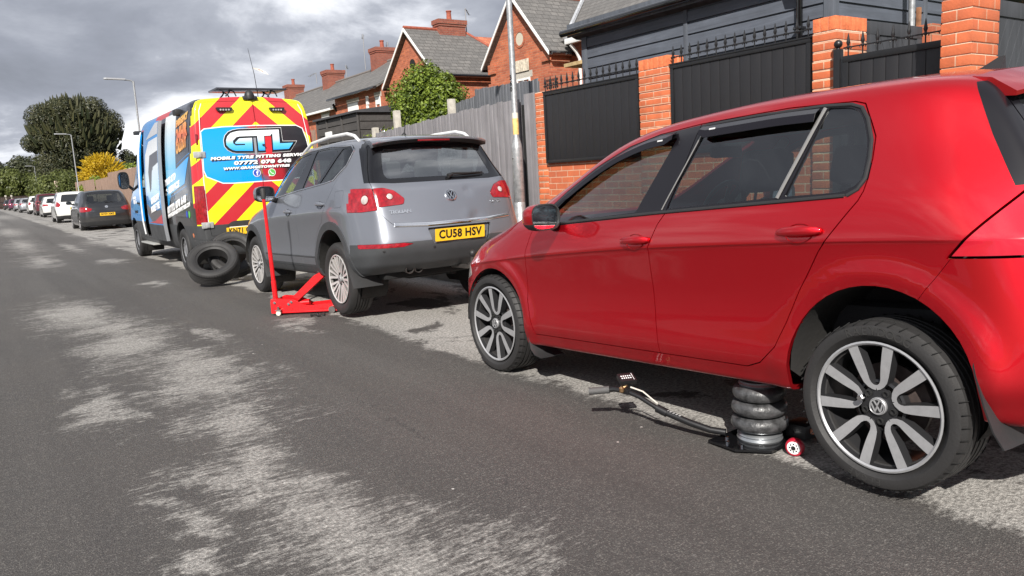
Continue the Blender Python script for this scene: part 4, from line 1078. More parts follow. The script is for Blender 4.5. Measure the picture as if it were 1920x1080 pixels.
# ================================================================ TYRE-FITTING VAN
def livery_panel():
    """rear panel wrap: blue fading through red into black, printed across the doors"""
    m, nt, b = newmat('rear_wrap'); MATS['rear_wrap'] = m
    tcn = N(nt, 'ShaderNodeTexCoord'); sp = N(nt, 'ShaderNodeSeparateXYZ'); nt.links.new(tcn.outputs['Object'], sp.inputs[0])
    n = noise(nt, tcn.outputs['Object'], 3.5, 4, .6)
    t = mth(nt, 'ADD', mth(nt, 'ADD', sp.outputs[0], mth(nt, 'MULTIPLY', mth(nt, 'SUBTRACT', n, .5), .5)), mth(nt, 'MULTIPLY', mth(nt, 'SUBTRACT', sp.outputs[2], 1.8), .35))
    r = ramp(nt, [(0, (.0, .30, .80)), (.38, (.0, .30, .80)), (.455, (.05, .12, .2)), (.52, (.42, .02, .03)), (.60, (.30, .012, .02)), (.70, (.02, .012, .014)), (1, (.008, .008, .010))], mth(nt, 'ADD', mth(nt, 'MULTIPLY', t, .55), .5))
    nt.links.new(r.outputs[0], b.inputs['Base Color']); b.inputs['Roughness'].default_value = .22; b.inputs['Coat Weight'].default_value = .7
def grad_mat(name, z0, z1, stops, axis=2, rough=.25):
    m, nt, b = newmat(name); MATS[name] = m
    tcn = N(nt, 'ShaderNodeTexCoord'); sp = N(nt, 'ShaderNodeSeparateXYZ'); nt.links.new(tcn.outputs['Object'], sp.inputs[0])
    t = mth(nt, 'DIVIDE', mth(nt, 'SUBTRACT', sp.outputs[axis], z0), z1-z0, clamp=True)
    nt.links.new(ramp(nt, stops, t).outputs[0], b.inputs['Base Color']); b.inputs['Roughness'].default_value = rough; b.inputs['Coat Weight'].default_value = .5; return m
def chevron_mat():
    m, nt, b = newmat('chevron_tape'); MATS['chevron_tape'] = m
    tcn = N(nt, 'ShaderNodeTexCoord'); sp = N(nt, 'ShaderNodeSeparateXYZ'); nt.links.new(tcn.outputs['Object'], sp.inputs[0])
    ax = mth(nt, 'ABSOLUTE', mth(nt, 'SUBTRACT', sp.outputs[0], .02))
    v = mth(nt, 'SUBTRACT', mth(nt, 'ADD', sp.outputs[2], mth(nt, 'MULTIPLY', ax, .92)), .764+.985)
    fr = mth(nt, 'FRACT', mth(nt, 'ADD', mth(nt, 'DIVIDE', v, .526), 8))
    red = mth(nt, 'LESS_THAN', fr, .5)
    sh = noise(nt, tcn.outputs['Object'], 2.5, 5, .6)
    c = mixc(nt, red, (.88, .80, .0), (.50, .006, .02)); nt.links.new(mixc(nt, mth(nt, 'MULTIPLY', sh, .15), c, (.3, .25, .2)), b.inputs['Base Color'])
    b.inputs['Roughness'].default_value = .28; b.inputs['Coat Weight'].default_value = .4
def van():
    RX, RY = 3.66, 13.1
    root = thing('service_van', 'blue and black tyre-fitting van with red and yellow chevrons on its rear doors', 'van', (RX, RY, 0), 0)
    livery_panel(); chevron_mat()
    CHEV, WRAP = MATS['chevron_tape'], MATS['rear_wrap']
    BLK = paint('black_wrap', (.012, .013, .016), rough=.25, dust=.3, zlo=.5, zhi=1.6); BLU = paint('blue_wrap', (.0, .26, .70), rough=.25, dust=.25, zlo=.5, zhi=1.4)
    CLD = mat('dark_cladding', (.045, .046, .048), .55, var=.2, vscale=4); RD = mat('red_wrap', (.42, .05, .06), .3)
    PWH = paint('white_paint', (.72, .73, .74), rough=.3, dust=.6)
    lv = [([(-1.10, .84, .34), (-.9, .90, .33), (4.3, .90, .33), (4.9, .86, .30), (5.12, .70, .30)], .3),
          ([(-1.14, .88, .46), (-.9, .97, .46), (4.3, .97, .45), (4.9, .93, .44), (5.16, .74, .44)], .2),
          ([(-1.16, .90, .74), (-.9, 1.0, .74), (4.3, 1.0, .74), (4.9, .96, .74), (5.16, .76, .74)], .3),
          ([(-1.165, .90, 1.10), (-.9, .998, 1.12), (4.2, .998, 1.10), (4.8, .95, 1.04), (5.08, .74, .98)], 0),
          ([(-1.16, .895, 1.45), (-.9, .985, 1.45), (3.9, .985, 1.42), (4.35, .95, 1.36), (4.62, .74, 1.30)], .1),
          ([(-1.13, .875, 1.95), (-.9, .955, 1.95), (3.3, .955, 1.95), (3.75, .91, 1.92), (4.08, .70, 1.90)], 0),
          ([(-1.08, .85, 2.30), (-.9, .915, 2.30), (3.0, .915, 2.30), (3.4, .87, 2.28), (3.76, .66, 2.25)], 0),
          ([(-1.04, .80, 2.53), (-.9, .865, 2.54), (2.8, .865, 2.54), (3.2, .81, 2.51), (3.48, .60, 2.46)], .1),
          ([(-1.02, .72, 2.60), (-.9, .77, 2.615), (2.7, .77, 2.615), (3.0, .71, 2.59), (3.25, .52, 2.53)], .1)]
    S = [0, .008, .03, .08, .16, .28, .40, .52, .64, .75, .84, .91, .96, .985, 1]
    H = Hull(lv, S, [(-1.1, .05, 0), (3.3, .05, 0)], [(.03, 0)]*8+[(.025, .04)], [(.2, 0)]*4+[(.22, .03)]+[(.2, .0)]*4, lev=2, cor=(.35, 0), ts=(1, .8, .4, 0))
    AR = ((0., .37), (4.325, .37))
    for cy, cz in AR:
        r = .44; arc = [(cy+r*cos(radians(a)), cz+r*sin(radians(a))) for a in range(-3, 184, 9)]
        for sd in 'LR': H.hole(sd, arc+[(cy-r-.004, .05), (cy+r+.004, .05)], under=True)
    # mats: 0 black, 1 blue, 2 cladding, 3 red, 4 chevrons, 5 white, 6 glass
    for sd in 'LR':
        H.colour(sd, [(2.9, .2), (2.9, 3), (5.6, 3), (5.6, .2)], 1); H.colour(sd, [(.9, 2.50), (.4, 2.8), (2.9, 2.8), (2.9, 2.40), (1.9, 2.40)], 3)
        H.colour(sd, [(1.5, 2.45), (1.2, 2.8), (2.9, 2.8), (2.9, 2.45)], 1)
        H.colour(sd, [(-1.3, .2), (-1.3, .755), (-.4, .75), (5.6, .75), (5.6, .2)], 2)
    H.colour('T', [(-1, 1.6), (-1, 3.8), (1, 3.8), (1, 1.6)], 1); H.colour('T', [(-1, .5), (-1, 1.6), (1, 1.6), (1, .5)], 3)
    fb = lambda c: c.y < -.9
    H.colour('B', [(-1.1, .76), (-1.1, 2.9), (1.1, 2.9), (1.1, .76)], 4, filt=lambda c: c.y < -1.0 and abs(c.x) < .985)
    H.colour('B', [(-1.1, .2), (-1.1, .76), (1.1, .76), (1.1, .2)], 2, filt=fb)
    # sliding-door opening (left) and parts
    op = rpoly([(1.95, .46), (3.22, .46), (3.22, .75), (3.20, 1.4), (3.14, 2.0), (3.08, 2.42), (1.95, 2.44)], .05)
    H.hole('L', op)
    fd = rpoly([(3.34, .48), (3.90, .48), (3.96, .72), (4.20, .84), (4.62, .95), (4.52, 1.30), (4.15, 1.80), (3.75, 2.20), (3.36, 2.26)], .03)
    d1 = H.part('cab_door', 'L', fd, [BLK, BLU, CLD], gap=.004)
    H.part('cab_window', 'L', rpoly([(3.46, 1.40), (4.36, 1.28), (4.05, 1.74), (3.70, 2.10), (3.46, 2.14)], .05), GLASSD, gap=0, allowed=(d1,), off=-.01, skirt=False, parent=d1)
    H.part('cab_window', 'R', rpoly([(3.46, 1.40), (4.36, 1.28), (4.05, 1.74), (3.70, 2.10), (3.46, 2.14)], .05), GLASSD, gap=0, off=-.01, skirt=False)
    H.part('windscreen', 'F', rpoly([(-.85, 1.42), (.85, 1.42), (.72, 2.28), (-.72, 2.28)], .08), GLASSC, gap=0, off=-.004, skirt=False, filt=lambda c: c.y > 3.)
    H.part('headlamp', 'F', rpoly([(-.9, .78), (-.55, .78), (-.6, 1.02), (-.88, 1.08)], .04), LENSC, gap=.004, filt=lambda c: c.y > 4.)
    H.part('headlamp', 'F', rpoly([(.9, .78), (.55, .78), (.6, 1.02), (.88, 1.08)], .04), LENSC, gap=.004, filt=lambda c: c.y > 4.)
    # rear doors
    gap = .006
    dl = rpoly([(-.006+.02, .60), (-.81, .60), (-.835, .80), (-.83, 1.5), (-.80, 2.1), (-.745, 2.50), (-.70, 2.565), (-.006+.02, 2.59)], [0, .02, 0, 0, 0, .05, .05, 0])
    dr = rpoly([(.006+.02, .60), (.81, .60), (.835, .80), (.83, 1.5), (.80, 2.1), (.745, 2.50), (.70, 2.565), (.006+.02, 2.59)], [0, .02, 0, 0, 0, .05, .05, 0])
    wpoly = [(-.79, 2.13), (-.74, 2.168), (-.48, 2.195), (0, 2.208), (.65, 2.206), (.74, 2.16), (.78, 2.0), (.81, 1.80), (.82, 1.42), (.293, 1.38), (-.423, 1.37), (-.572, 1.377), (-.79, 1.48), (-.818, 1.568), (-.807, 1.78)]
    TAPE = mat('white_tape', (.78, .78, .78), .4)
    M6 = [BLK, BLU, CLD, RD, CHEV, TAPE, WRAP]
    k1 = H.part('rear_door', 'B', dl, M6, gap=.005, filt=fb); k2 = H.part('rear_door', 'B', dr, M6, gap=.005, filt=fb)
    H.colour('B', offs(wpoly, -.014), 5, allowed=(k1, k2), filt=fb); H.colour('B', wpoly, 6, allowed=(k1, k2), filt=fb)
    low = rpoly([(-.62, .40), (-.60, .73), (-.50, .80), (.54, .80), (.64, .73), (.66, .40)], .04)
    H.colour('B', low, 0, allowed=(k1, k2), filt=fb); H.colour('B', [(-.55, .40), (-.55, .715), (.59, .715), (.59, .40)], 5, allowed=(k1, k2), filt=fb)
    for s_ in (-1, 1):
        sd = 'L' if s_ < 0 else 'R'
        H.part('tail_lamp', 'B', rpoly([(s_*.842, .78), (s_*.842, 1.345), (s_*1.05, 1.345), (s_*1.05, .78)], .01), [LENSR], gap=.004, filt=lambda c: c.y < -1.02, off=.004)
        H.part('side_marker', sd, circ(-.80, .61, .035, n=12), [LENSO], gap=.002, off=.003)
    H.part('step_bumper', 'B', [(-1.05, .30), (-1.05, .545), (1.05, .545), (1.05, .30)], [CLD], gap=.003, filt=fb, off=.05, depth=.08)
    # printed shapes on the flank behind the door
    WH2 = grad_mat('white_blue_wrap', .9, 2.4, [(0, (.0, .30, .75)), (.5, (.15, .55, .85)), (1, (.75, .78, .8))])
    def dz(pts, m_, nm='livery_panel', off=.0015): return H.decal(nm, 'L', pts, m_, off=off)
    dz([(.75, 1.0), (-.02, 1.62), (-.10, 2.50), (.70, 2.50)], WH2)
    dz(rpoly([(-.07, 1.64), (-.93, 1.79), (-.60, 1.40), (.66, 1.22), (.70, 1.64)], .01), grad_mat('blue_white_wrap', -1.0, .6, [(0, (.0, .32, .8)), (1, (.25, .6, .85))], 1), off=.003)
    DGR = mat('smoke_wrap', (.055, .06, .075), .3)
    dz([(-.12, 1.90), (-.10, 2.46), (-1.0, 2.44), (-.93, 1.86)], DGR, off=.0035)
    for a in (((.66, 1.18), (-.70, 1.365), (-.70, 1.355), (.66, 1.17)), ((.66, 1.05), (-.72, 1.245), (-.72, 1.237), (.66, 1.042)), ((-.1, 1.70), (-.95, 1.84), (-.95, 1.83), (-.1, 1.69))): dz(list(a), BLU, off=.002)
    out = H.finish(root, M6, body_depth=.03)
    RDL, RDR = out[k1], out[k2]
    # ---- rear lettering
    G = [(0.019, 2.141), (-0.255, 2.135), (-.325, 2.122), (-0.381, 2.104), (-.43, 2.06), (-0.458, 2.0), (-0.461, 1.93), (-0.424, 1.883), (-.38, 1.855), (-0.334, 1.841), (-0.084, 1.833), (-0.070, 2.029), (-0.263, 2.023), (-0.333, 1.961), (-0.319, 1.942), (-0.186, 1.942), (-0.188, 1.923), (-0.326, 1.92), (-0.36, 1.953), (-0.359, 1.99), (-0.303, 2.043), (-0.255, 2.054), (0.01, 2.058)]
    TL = [(0.019, 2.141), (0.356, 2.147), (0.346, 1.936), (0.562, 1.942), (0.478, 1.848), (0.232, 1.841), (0.252, 2.103), (0.212, 2.058), (0.115, 2.057), (0.105, 1.835), (0.006, 1.835), (0.012, 2.056)]
    GOUT = [(.36, 2.175), (-.26, 2.165), (-.34, 2.152), (-.41, 2.125), (-.465, 2.07), (-.492, 2.0), (-.49, 1.91), (-.45, 1.855), (-.39, 1.822), (-.334, 1.808), (-.05, 1.802), (.14, 1.803), (.50, 1.815), (.62, 1.965), (.392, 1.968), (.392, 2.175)]
    YR = lambda x, z: H.at('B', x, z)[0].y
    def flat(name, pts, lift, m_, par, th=.0015):
        bm = bmesh.new(); prism(bm, pts, 0, th, lambda u, v, h: Vector((u, YR(0 if abs(u) < .5 else u, v)-lift-h, v)), tri=True); return obj(name, bm, m_, par, smooth=False)
    WB = grad_mat('silver_blue_letter', 1.83, 2.15, [(0, (.0, .33, .85)), (.35, (.12, .50, .88)), (.62, (.75, .80, .84)), (1, (.85, .86, .87))])
    lb = flat('logo_backing', offs(GOUT, -.006), .002, TAPE, RDL); lb2 = flat('logo_backing', GOUT, .0045, GLOSSB, RDL)
    flat('logo_bar', [(.128, 2.045), (.222, 2.045), (.208, 1.77), (.114, 1.77)], .0065, mat('red_print', (.62, .02, .03), .3), RDL)
    flat('logo_bar', [(-.050, 2.03), (-.012, 2.03), (-.022, 1.77), (-.056, 1.77)], .0065, mat('grey_print', (.25, .26, .29), .3), RDL)
    flat('logo_letters', G, .0065, WB, RDL); flat('logo_letters', TL, .0065, WB, RDL)
    def line(s_, h, x0, x1, z, rise, sh=.18, m_=WHTTXT, lift=.006):
        xc = (x0+x1)/2; P_ = Vector((xc, YR(0, z)-lift, z)); M_ = basis(P_, (1, 0, rise), (0, 0, 1))
        t0 = text('lettering', s_, h, M_ @ Matrix.Translation((.005, -.006, -.002)), GLOSSB, RDL, .0006, width=(x1-x0), shear=sh, bold=h*.16, space=1.12)
        return text('lettering', s_, h, M_, m_, RDL, .0008, width=(x1-x0), shear=sh, bold=h*.085, space=1.12)
    line('MOBILE TYRE FITTING SERVICE', .042, -.725, .755, 1.744, .016); line('07772 078 648', .052, -.39, .49, 1.662, .012, .1); line('WWW.GRANGETOWNTYRES', .036, -.552, .457, 1.585, .014)
    for x, z, c, g_ in ((-.062, 1.500, (.03, .07, .42), 'f'), (.170, 1.498, (.10, .42, .08), 'p')):
        P_ = Vector((x, YR(0, z)-.004, z)); M_ = basis(P_, (1, 0, 0), (0, 0, 1)); bm = bmesh.new()
        lathe(bm, [(.058, 0, 1), (.058, .002, 1), (.050, .0025, 0), (.001, .0025, 0)], 28, 'Z', M_)
        if g_ == 'p': prism(bm, [(-.05, -.02), (-.052, -.058), (-.015, -.05)], 0, .0022, lambda u, v, h: M_ @ Vector((u, v, h)), 1)
        ic = obj('round_icon', bm, [mat('icon_'+('blue' if g_ == 'f' else 'green'), c, .4), TAPE], RDL, smooth=False)
        if g_ == 'f': text('icon_letter', 'f', .07, M_ @ Matrix.Translation((.006, -.006, .0035)), WHTTXT, ic, .0006, bold=.004)
        else:
            bm = bmesh.new(); tube(bm, [M_ @ Vector(p) for p in ((-.024, .024, .004), (-.018, .004, .004), (-.002, -.014, .004), (.022, -.022, .004))], [.009, .006, .006, .009], 8); obj('icon_handset', bm, WHTTXT, ic)
    plate(RDL, basis(Vector((-.395, H.at('B', -.395, .655)[0].y-.004, .655)), (1, 0, 0), (0, 0, 1)), 'KN71 CXF'[:4]+' C', h=.111) if 0 else None
    M_ = basis(Vector((-.34, H.at('B', -.34, .655)[0].y-.004, .650)), (1, 0, .0), (0, 0, 1)); plate(root, M_, 'KN71 CHO')
    # hinges, lamps, camera, door edge tape
    for s_ in (-1, 1):
        for z in (1.80, .765):
            bm = bmesh.new(); p, n_ = H.at('B', s_*.86, z)
            bx(bm, (s_*.86-.085, p.y-.022, z-.045), (s_*.86+.085, p.y+.0, z+.045), .008); bx(bm, (s_*.86-.02, p.y-.035, z-.035), (s_*.86+.03, p.y-.01, z+.03), .008); obj('door_hinge', bm, mat('hinge_metal', (.45, .45, .44), .4, metal=.4), root)
        x = -.42 if s_ < 0 else .37; bm = bmesh.new(); p, n_ = H.at('B', x, 2.46)
        prism(bm, rpoly([(-.12, .025), (.12, .025), (.10, -.03), (-.10, -.03)], .01), 0, .05, lambda u, v, h: Vector((x+u, p.y-h, 2.46+v)), tri=True)
        for k in range(4): lathe(bm, [(.013, .0, 1), (.013, .004, 1)], 10, 'Y', Matrix.Translation((x-.06+.04*k, p.y-.055, 2.45)))
        obj('work_lamp', bm, [BLACKP, LENSC], RDL if s_ < 0 else RDR)
        bm = bmesh.new(); p, n_ = H.at('B', s_*.865, 2.02); bx(bm, (s_*.865-.014, p.y-.012, 1.94), (s_*.865+.014, p.y+.01, 2.10), .006); bx(bm, (s_*.865-.014, p.y-.010, 1.44), (s_*.865+.014, p.y+.01, 1.56), .006); obj('reflector_lamp', bm, LENSD, root)
        bm = bmesh.new(); pts = [H.at('B', s_*x_, z_)[0]-Vector((0, .001, 0)) for x_, z_ in ((.842, .80), (.842, 1.4), (.818, 2.0), (.775, 2.44), (.73, 2.545))]; tube(bm, pts, .007, 5); obj('edge_tape', bm, TAPE, root)
    bm = bmesh.new(); lathe(bm, [(.07, 0), (.075, .05), (.06, .10), (.03, .13), (.001, .135)], 20, 'Z', Matrix.Translation((-.01, -1.04, 2.615))); bx(bm, (-.12, -1.09, 2.60), (.10, -1.0, 2.66), .02); obj('reversing_camera', bm, BLACKP, root)
    bm = bmesh.new(); lathe(bm, [(.010, 0), (.010, .06), (.016, .06), (.016, .03)], 10, 'Y', Matrix.Translation((.085, YR(0, 1.92)-.06, 1.918))); obj('door_lock', bm, BLACKP, RDR)
    # roof-rack panel and aerial
    bm = bmesh.new(); bx(bm, (-.42, -.80, 2.785), (.66, -.30, 2.815), .006)
    for x in (-.20, .44):
        for y in (-.74, -.38): tube(bm, [(x-.08, y, 2.69), (x-.03, y, 2.74), (x, y, 2.79)], .012, 6); tube(bm, [(x+.08, y, 2.69), (x+.05, y, 2.76), (x-.03, y, 2.79)], .010, 6)
    obj('solar_panel', bm, mat('panel_glass', (.03, .032, .04), .15, coat=.6), root)
    bm = bmesh.new(); lathe(bm, [(.02, 0), (.012, .05), (.001, .052)], 10, 'Z', Matrix.Translation((.36, -.3, 2.67))); tube(bm, [(.36, -.3, 2.68), (.335, -.28, 3.1), (.285, -.25, 3.50)], [.006, .005, .003], 6); obj('whip_aerial', bm, BLACKP, root)
    # inside of the load bay seen through the open side door
    bm = bmesh.new(); bx(bm, (-.93, 1.8, .44), (.93, 3.3, .48), .0); bx(bm, (.80, -.9, .5), (.84, 3.3, 2.4), 0); bx(bm, (-.9, 1.85, .48), (.85, 1.88, 2.45), 0); obj('load_bay', bm, DARK, root)
    bm = bmesh.new()   # white door frame
    tube(bm, [H.at('L', 3.235, z)[0]+Vector((-.004, 0, 0)) for z in (.50, .75, 1.1, 1.4)]+[H.at('L', 3.225-.04*(z-1.4), z)[0]+Vector((-.004, 0, 0)) for z in (1.7, 2.0, 2.3, 2.44)], .018, 8)
    obj('door_frame', bm, PWH, root)
    bm = bmesh.new(); bx(bm, (-1.03, 2.35, .325), (-.90, 3.6, .355), .008); obj('side_step', bm, mat('step_metal', (.55, .55, .53), .4, metal=.5), root)
    # the sliding door itself, standing off the flank
    y0, y1 = .78, 2.06; bm = bmesh.new(); rows = []
    zs = [.47, .60, .74, .76, 1.0, 1.3, 1.6, 1.9, 2.15, 2.35, 2.46]
    def xo(z): return H.at('L', 1.4, max(.5, z))[0].x-.105
    pr = []
    for z in zs: pr.append((xo(z), z))
    ys = np.linspace(y0, y1, 9)
    grid = [[bm.verts.new((x_-.012*(1-((y-1.42)/.64)**2), y, z)) for y in ys] for x_, z in pr]; inn = [[bm.verts.new((x_+.055, y, z)) for y in (y0, y1)] for x_, z in pr]
    def mi_(z): return 2 if z < .75 else 0
    for i in range(len(zs)-1):
        for k in range(8):
            f = bm.faces.new((grid[i][k], grid[i][k+1], grid[i+1][k+1], grid[i+1][k])); f.material_index = mi_((zs[i]+zs[i+1])/2)
        for k, kk in ((0, 0), (8, 1)):
            f = bm.faces.new((grid[i][k], grid[i+1][k], inn[i+1][kk], inn[i][kk])); f.material_index = 4
        f = bm.faces.new((inn[i][0], inn[i][1], inn[i+1][1], inn[i+1][0])); f.material_index = 2
    for i in (0, -1):
        f = bm.faces.new([*grid[i], inn[i][1], inn[i][0]]); f.material_index = 1
    sd_ = obj('sliding_door', bm, [BLU, BLU, CLD, RD, mat('door_edge', (.28, .29, .31), .4, metal=.3)], root, angle=50)
    XS = lambda z: xo(z)-.014
    def dd(pts, m_, lift=.002, nm='livery_panel'):
        # follow the curved skin: cut into horizontal bands
        bm = bmesh.new()
        def fx(u, v): return Vector((float(np.interp(v, zs, [p[0] for p in pr]))-.012*(1-((u-1.42)/.64)**2)-lift, u, v))
        vs = [bm.verts.new((0, u, v)) for u, v in pts]; f = bm.faces.new(vs)
        for z in zs[1:-1]:
            bmesh.ops.bisect_plane(bm, geom=bm.faces[:]+bm.edges[:]+bm.verts[:], plane_co=(0, 0, z), plane_no=(0, 0, 1))
        for y in ys[1:-1]:
            bmesh.ops.bisect_plane(bm, geom=bm.faces[:]+bm.edges[:]+bm.verts[:], plane_co=(0, y, 0), plane_no=(0, 1, 0))
        for v in bm.verts: v.co = fx(v.co.y, v.co.z)
        bmesh.ops.recalc_face_normals(bm, faces=bm.faces[:]); bmesh.ops.solidify(bm, geom=bm.faces[:], thickness=.0012)
        return obj(nm, bm, m_, sd_)
    WB2 = grad_mat('white_door_wrap', .9, 2.3, [(0, (.05, .4, .85)), (.35, (.45, .65, .8)), (.7, (.78, .80, .82)), (1, (.55, .58, .62))])
    dd([(2.02, 1.1), (2.02, .93), (1.7, .80), (1.3, .76), (.79, .76), (.79, 1.0), (1.3, .98), (1.7, 1.02)], mat('smoke_wrap2', (.10, .09, .10), .3))
    dd([(1.95, .765), (1.1, .765), (.79, .765), (.79, .92), (1.35, .80)], RD, .004)
    dd([(1.85, 1.25), (1.95, 1.6), (1.85, 1.95), (1.5, 2.16), (.79, 2.20), (.79, 1.02), (1.05, 1.02), (1.4, 1.06)], WB2, .003)
    dd([(1.55, 1.30), (1.60, 1.65), (1.42, 1.92), (.79, 1.98), (.79, 1.78), (1.2, 1.72), (1.3, 1.42)], mat('grey_counter', (.09, .095, .11), .3), .0045)
    dd([(1.40, 1.36), (1.26, 1.66), (.82, 1.78), (.80, 1.32)], WB2, .006)
    dd([(1.75, 2.20), (.79, 2.25), (.79, 2.44), (1.0, 2.44)], mat('stripe_grey', (.40, .41, .44), .35), .003)
    def sline(par, s_, h, y_l, y_r, zl, zr, xf, sh=.25, m_=WHTTXT):
        yc, zc = (y_l+y_r)/2, (zl+zr)/2; tl = (H.at('L', 0, zc+.1)[0].x-H.at('L', 0, zc-.1)[0].x)/.2; M_ = basis(Vector((xf, yc, zc)), (tl*(zr-zl), y_r-y_l, zr-zl), (tl, 0, 1)); L_ = hypot(y_r-y_l, zr-zl)
        return text('lettering', s_, h, M_, m_, par, .0008, width=L_, shear=sh, bold=h*.09, space=1.08)
    bodyo = out[0]
    xb = lambda z: H.at('L', 0, z)[0].x-.0055
    sline(bodyo, 'TYRES LTD', .095, .95, .02, 1.41, 1.53, xb(1.5)); sline(bodyo, '& SERVICE', .095, .85, -.24, 1.27, 1.405, xb(1.34))
    sline(bodyo, '07772 078 648', .105, .86, -.62, .965, 1.17, xb(1.07)); sline(bodyo, 'WWW.GRANGETOWNTYRES.COM', .06, .86, -.86, .87, 1.09, xb(.97))
    ORG = grad_mat('orange_letter', 1.88, 2.42, [(0, (.85, .42, .05)), (.45, (.75, .14, .03)), (.55, (.8, .2, .03)), (1, (.85, .5, .10))])
    sline(bodyo, 'EMERGENCY', .10, -.16, -.94, 2.31, 2.39, xb(2.35)-.006, .1, ORG); sline(bodyo, '24HR', .20, -.16, -.92, 2.11, 2.20, xb(2.155)-.006, .1, ORG); sline(bodyo, 'CALLOUT', .15, -.16, -.88, 1.93, 2.01, xb(1.97)-.006, .1, ORG)
    sline(sd_, 'GRANGETOWN', .10, 1.52, .80, 1.13, 1.22, XS(1.175)-.008); sline(sd_, 'MOBILE TYRE', .10, 1.60, .80, .98, 1.08, XS(1.03)-.008)
    for y, z, c in ((-.58, .93, 'icon_blue'), (-.74, .93, 'icon_green')):
        bm = bmesh.new(); lathe(bm, [(.055, 0), (.055, -.003), (.001, -.003)], 24, 'X', Matrix.Translation((xb(z)+.002, y, z))); ic = obj('round_icon', bm, MATS[c], bodyo, smooth=False)
    bm = bmesh.new()
    for s_ in (-1, 1):
        pass
    bm.free()
    # window-print of the cab door and mirrors
    sline(out[d1], 'GTL', .13, 4.12, 3.78, 1.14, 1.16, H.at('L', 3.95, 1.15)[0].x-.004, .2); sline(out[d1], 'TYRES', .05, 4.10, 3.72, .92, .93, H.at('L', 3.9, .93)[0].x-.004, .2, BLKTXT)
    for s_ in (-1, 1):
        mirror(root, Vector((s_*1.15, 4.05, 1.56)), 1, [BLACKP, BLACKP], right=s_ > 0, size=(.10, .10, .17))
    handle(out[d1], H, 'L', 3.48, 1.10, [BLACKP, BLACKP], .2, cup=False)
    bm = bmesh.new(); bx(bm, (-.93, 3.45, 2.42), (-.80, 3.62, 2.49), .015); obj('roof_lamp', bm, BLACKP, root)
    bm = bmesh.new(); bx(bm, (-.97, -.42, 2.44), (-.87, -.22, 2.53), .02); obj('side_lamp', bm, BLACKP, root)
    for y, z in ((3.0, .62),): pass
    for cy, cz in AR: arch_liner(root, cy, cz, .44, .96, Matrix(), .4)
    underbody(root, 1.0, -1.05, 5.0, .34, .50, (0, 4.325), Matrix())
    bm = bmesh.new(); bx(bm, (-.85, 3.35, .9), (-.25, 3.9, 1.35), .08); bx(bm, (-.85, 3.3, 1.2), (-.25, 3.5, 1.95), .08); bx(bm, (.25, 3.35, .9), (.85, 3.9, 1.35), .08); bx(bm, (.25, 3.3, 1.2), (.85, 3.5, 1.95), .08); bx(bm, (-.9, 4.1, .8), (.9, 4.6, 1.38), .06); obj('cab_interior', bm, SEAT, root)
    stl = [mat('silver_steel', (.30, .30, .31), .45, metal=.6), DARK]
    for y in (0, 4.325):
        make_wheel(root, (-.875, y, .345), .345, .205, .225, 'steel', mats=stl, badge=False, brake=False); make_wheel(root, (.875, y, .345), .345, .205, .225, 'steel', mats=stl, right=True, badge=False, brake=False)
    return root
van()
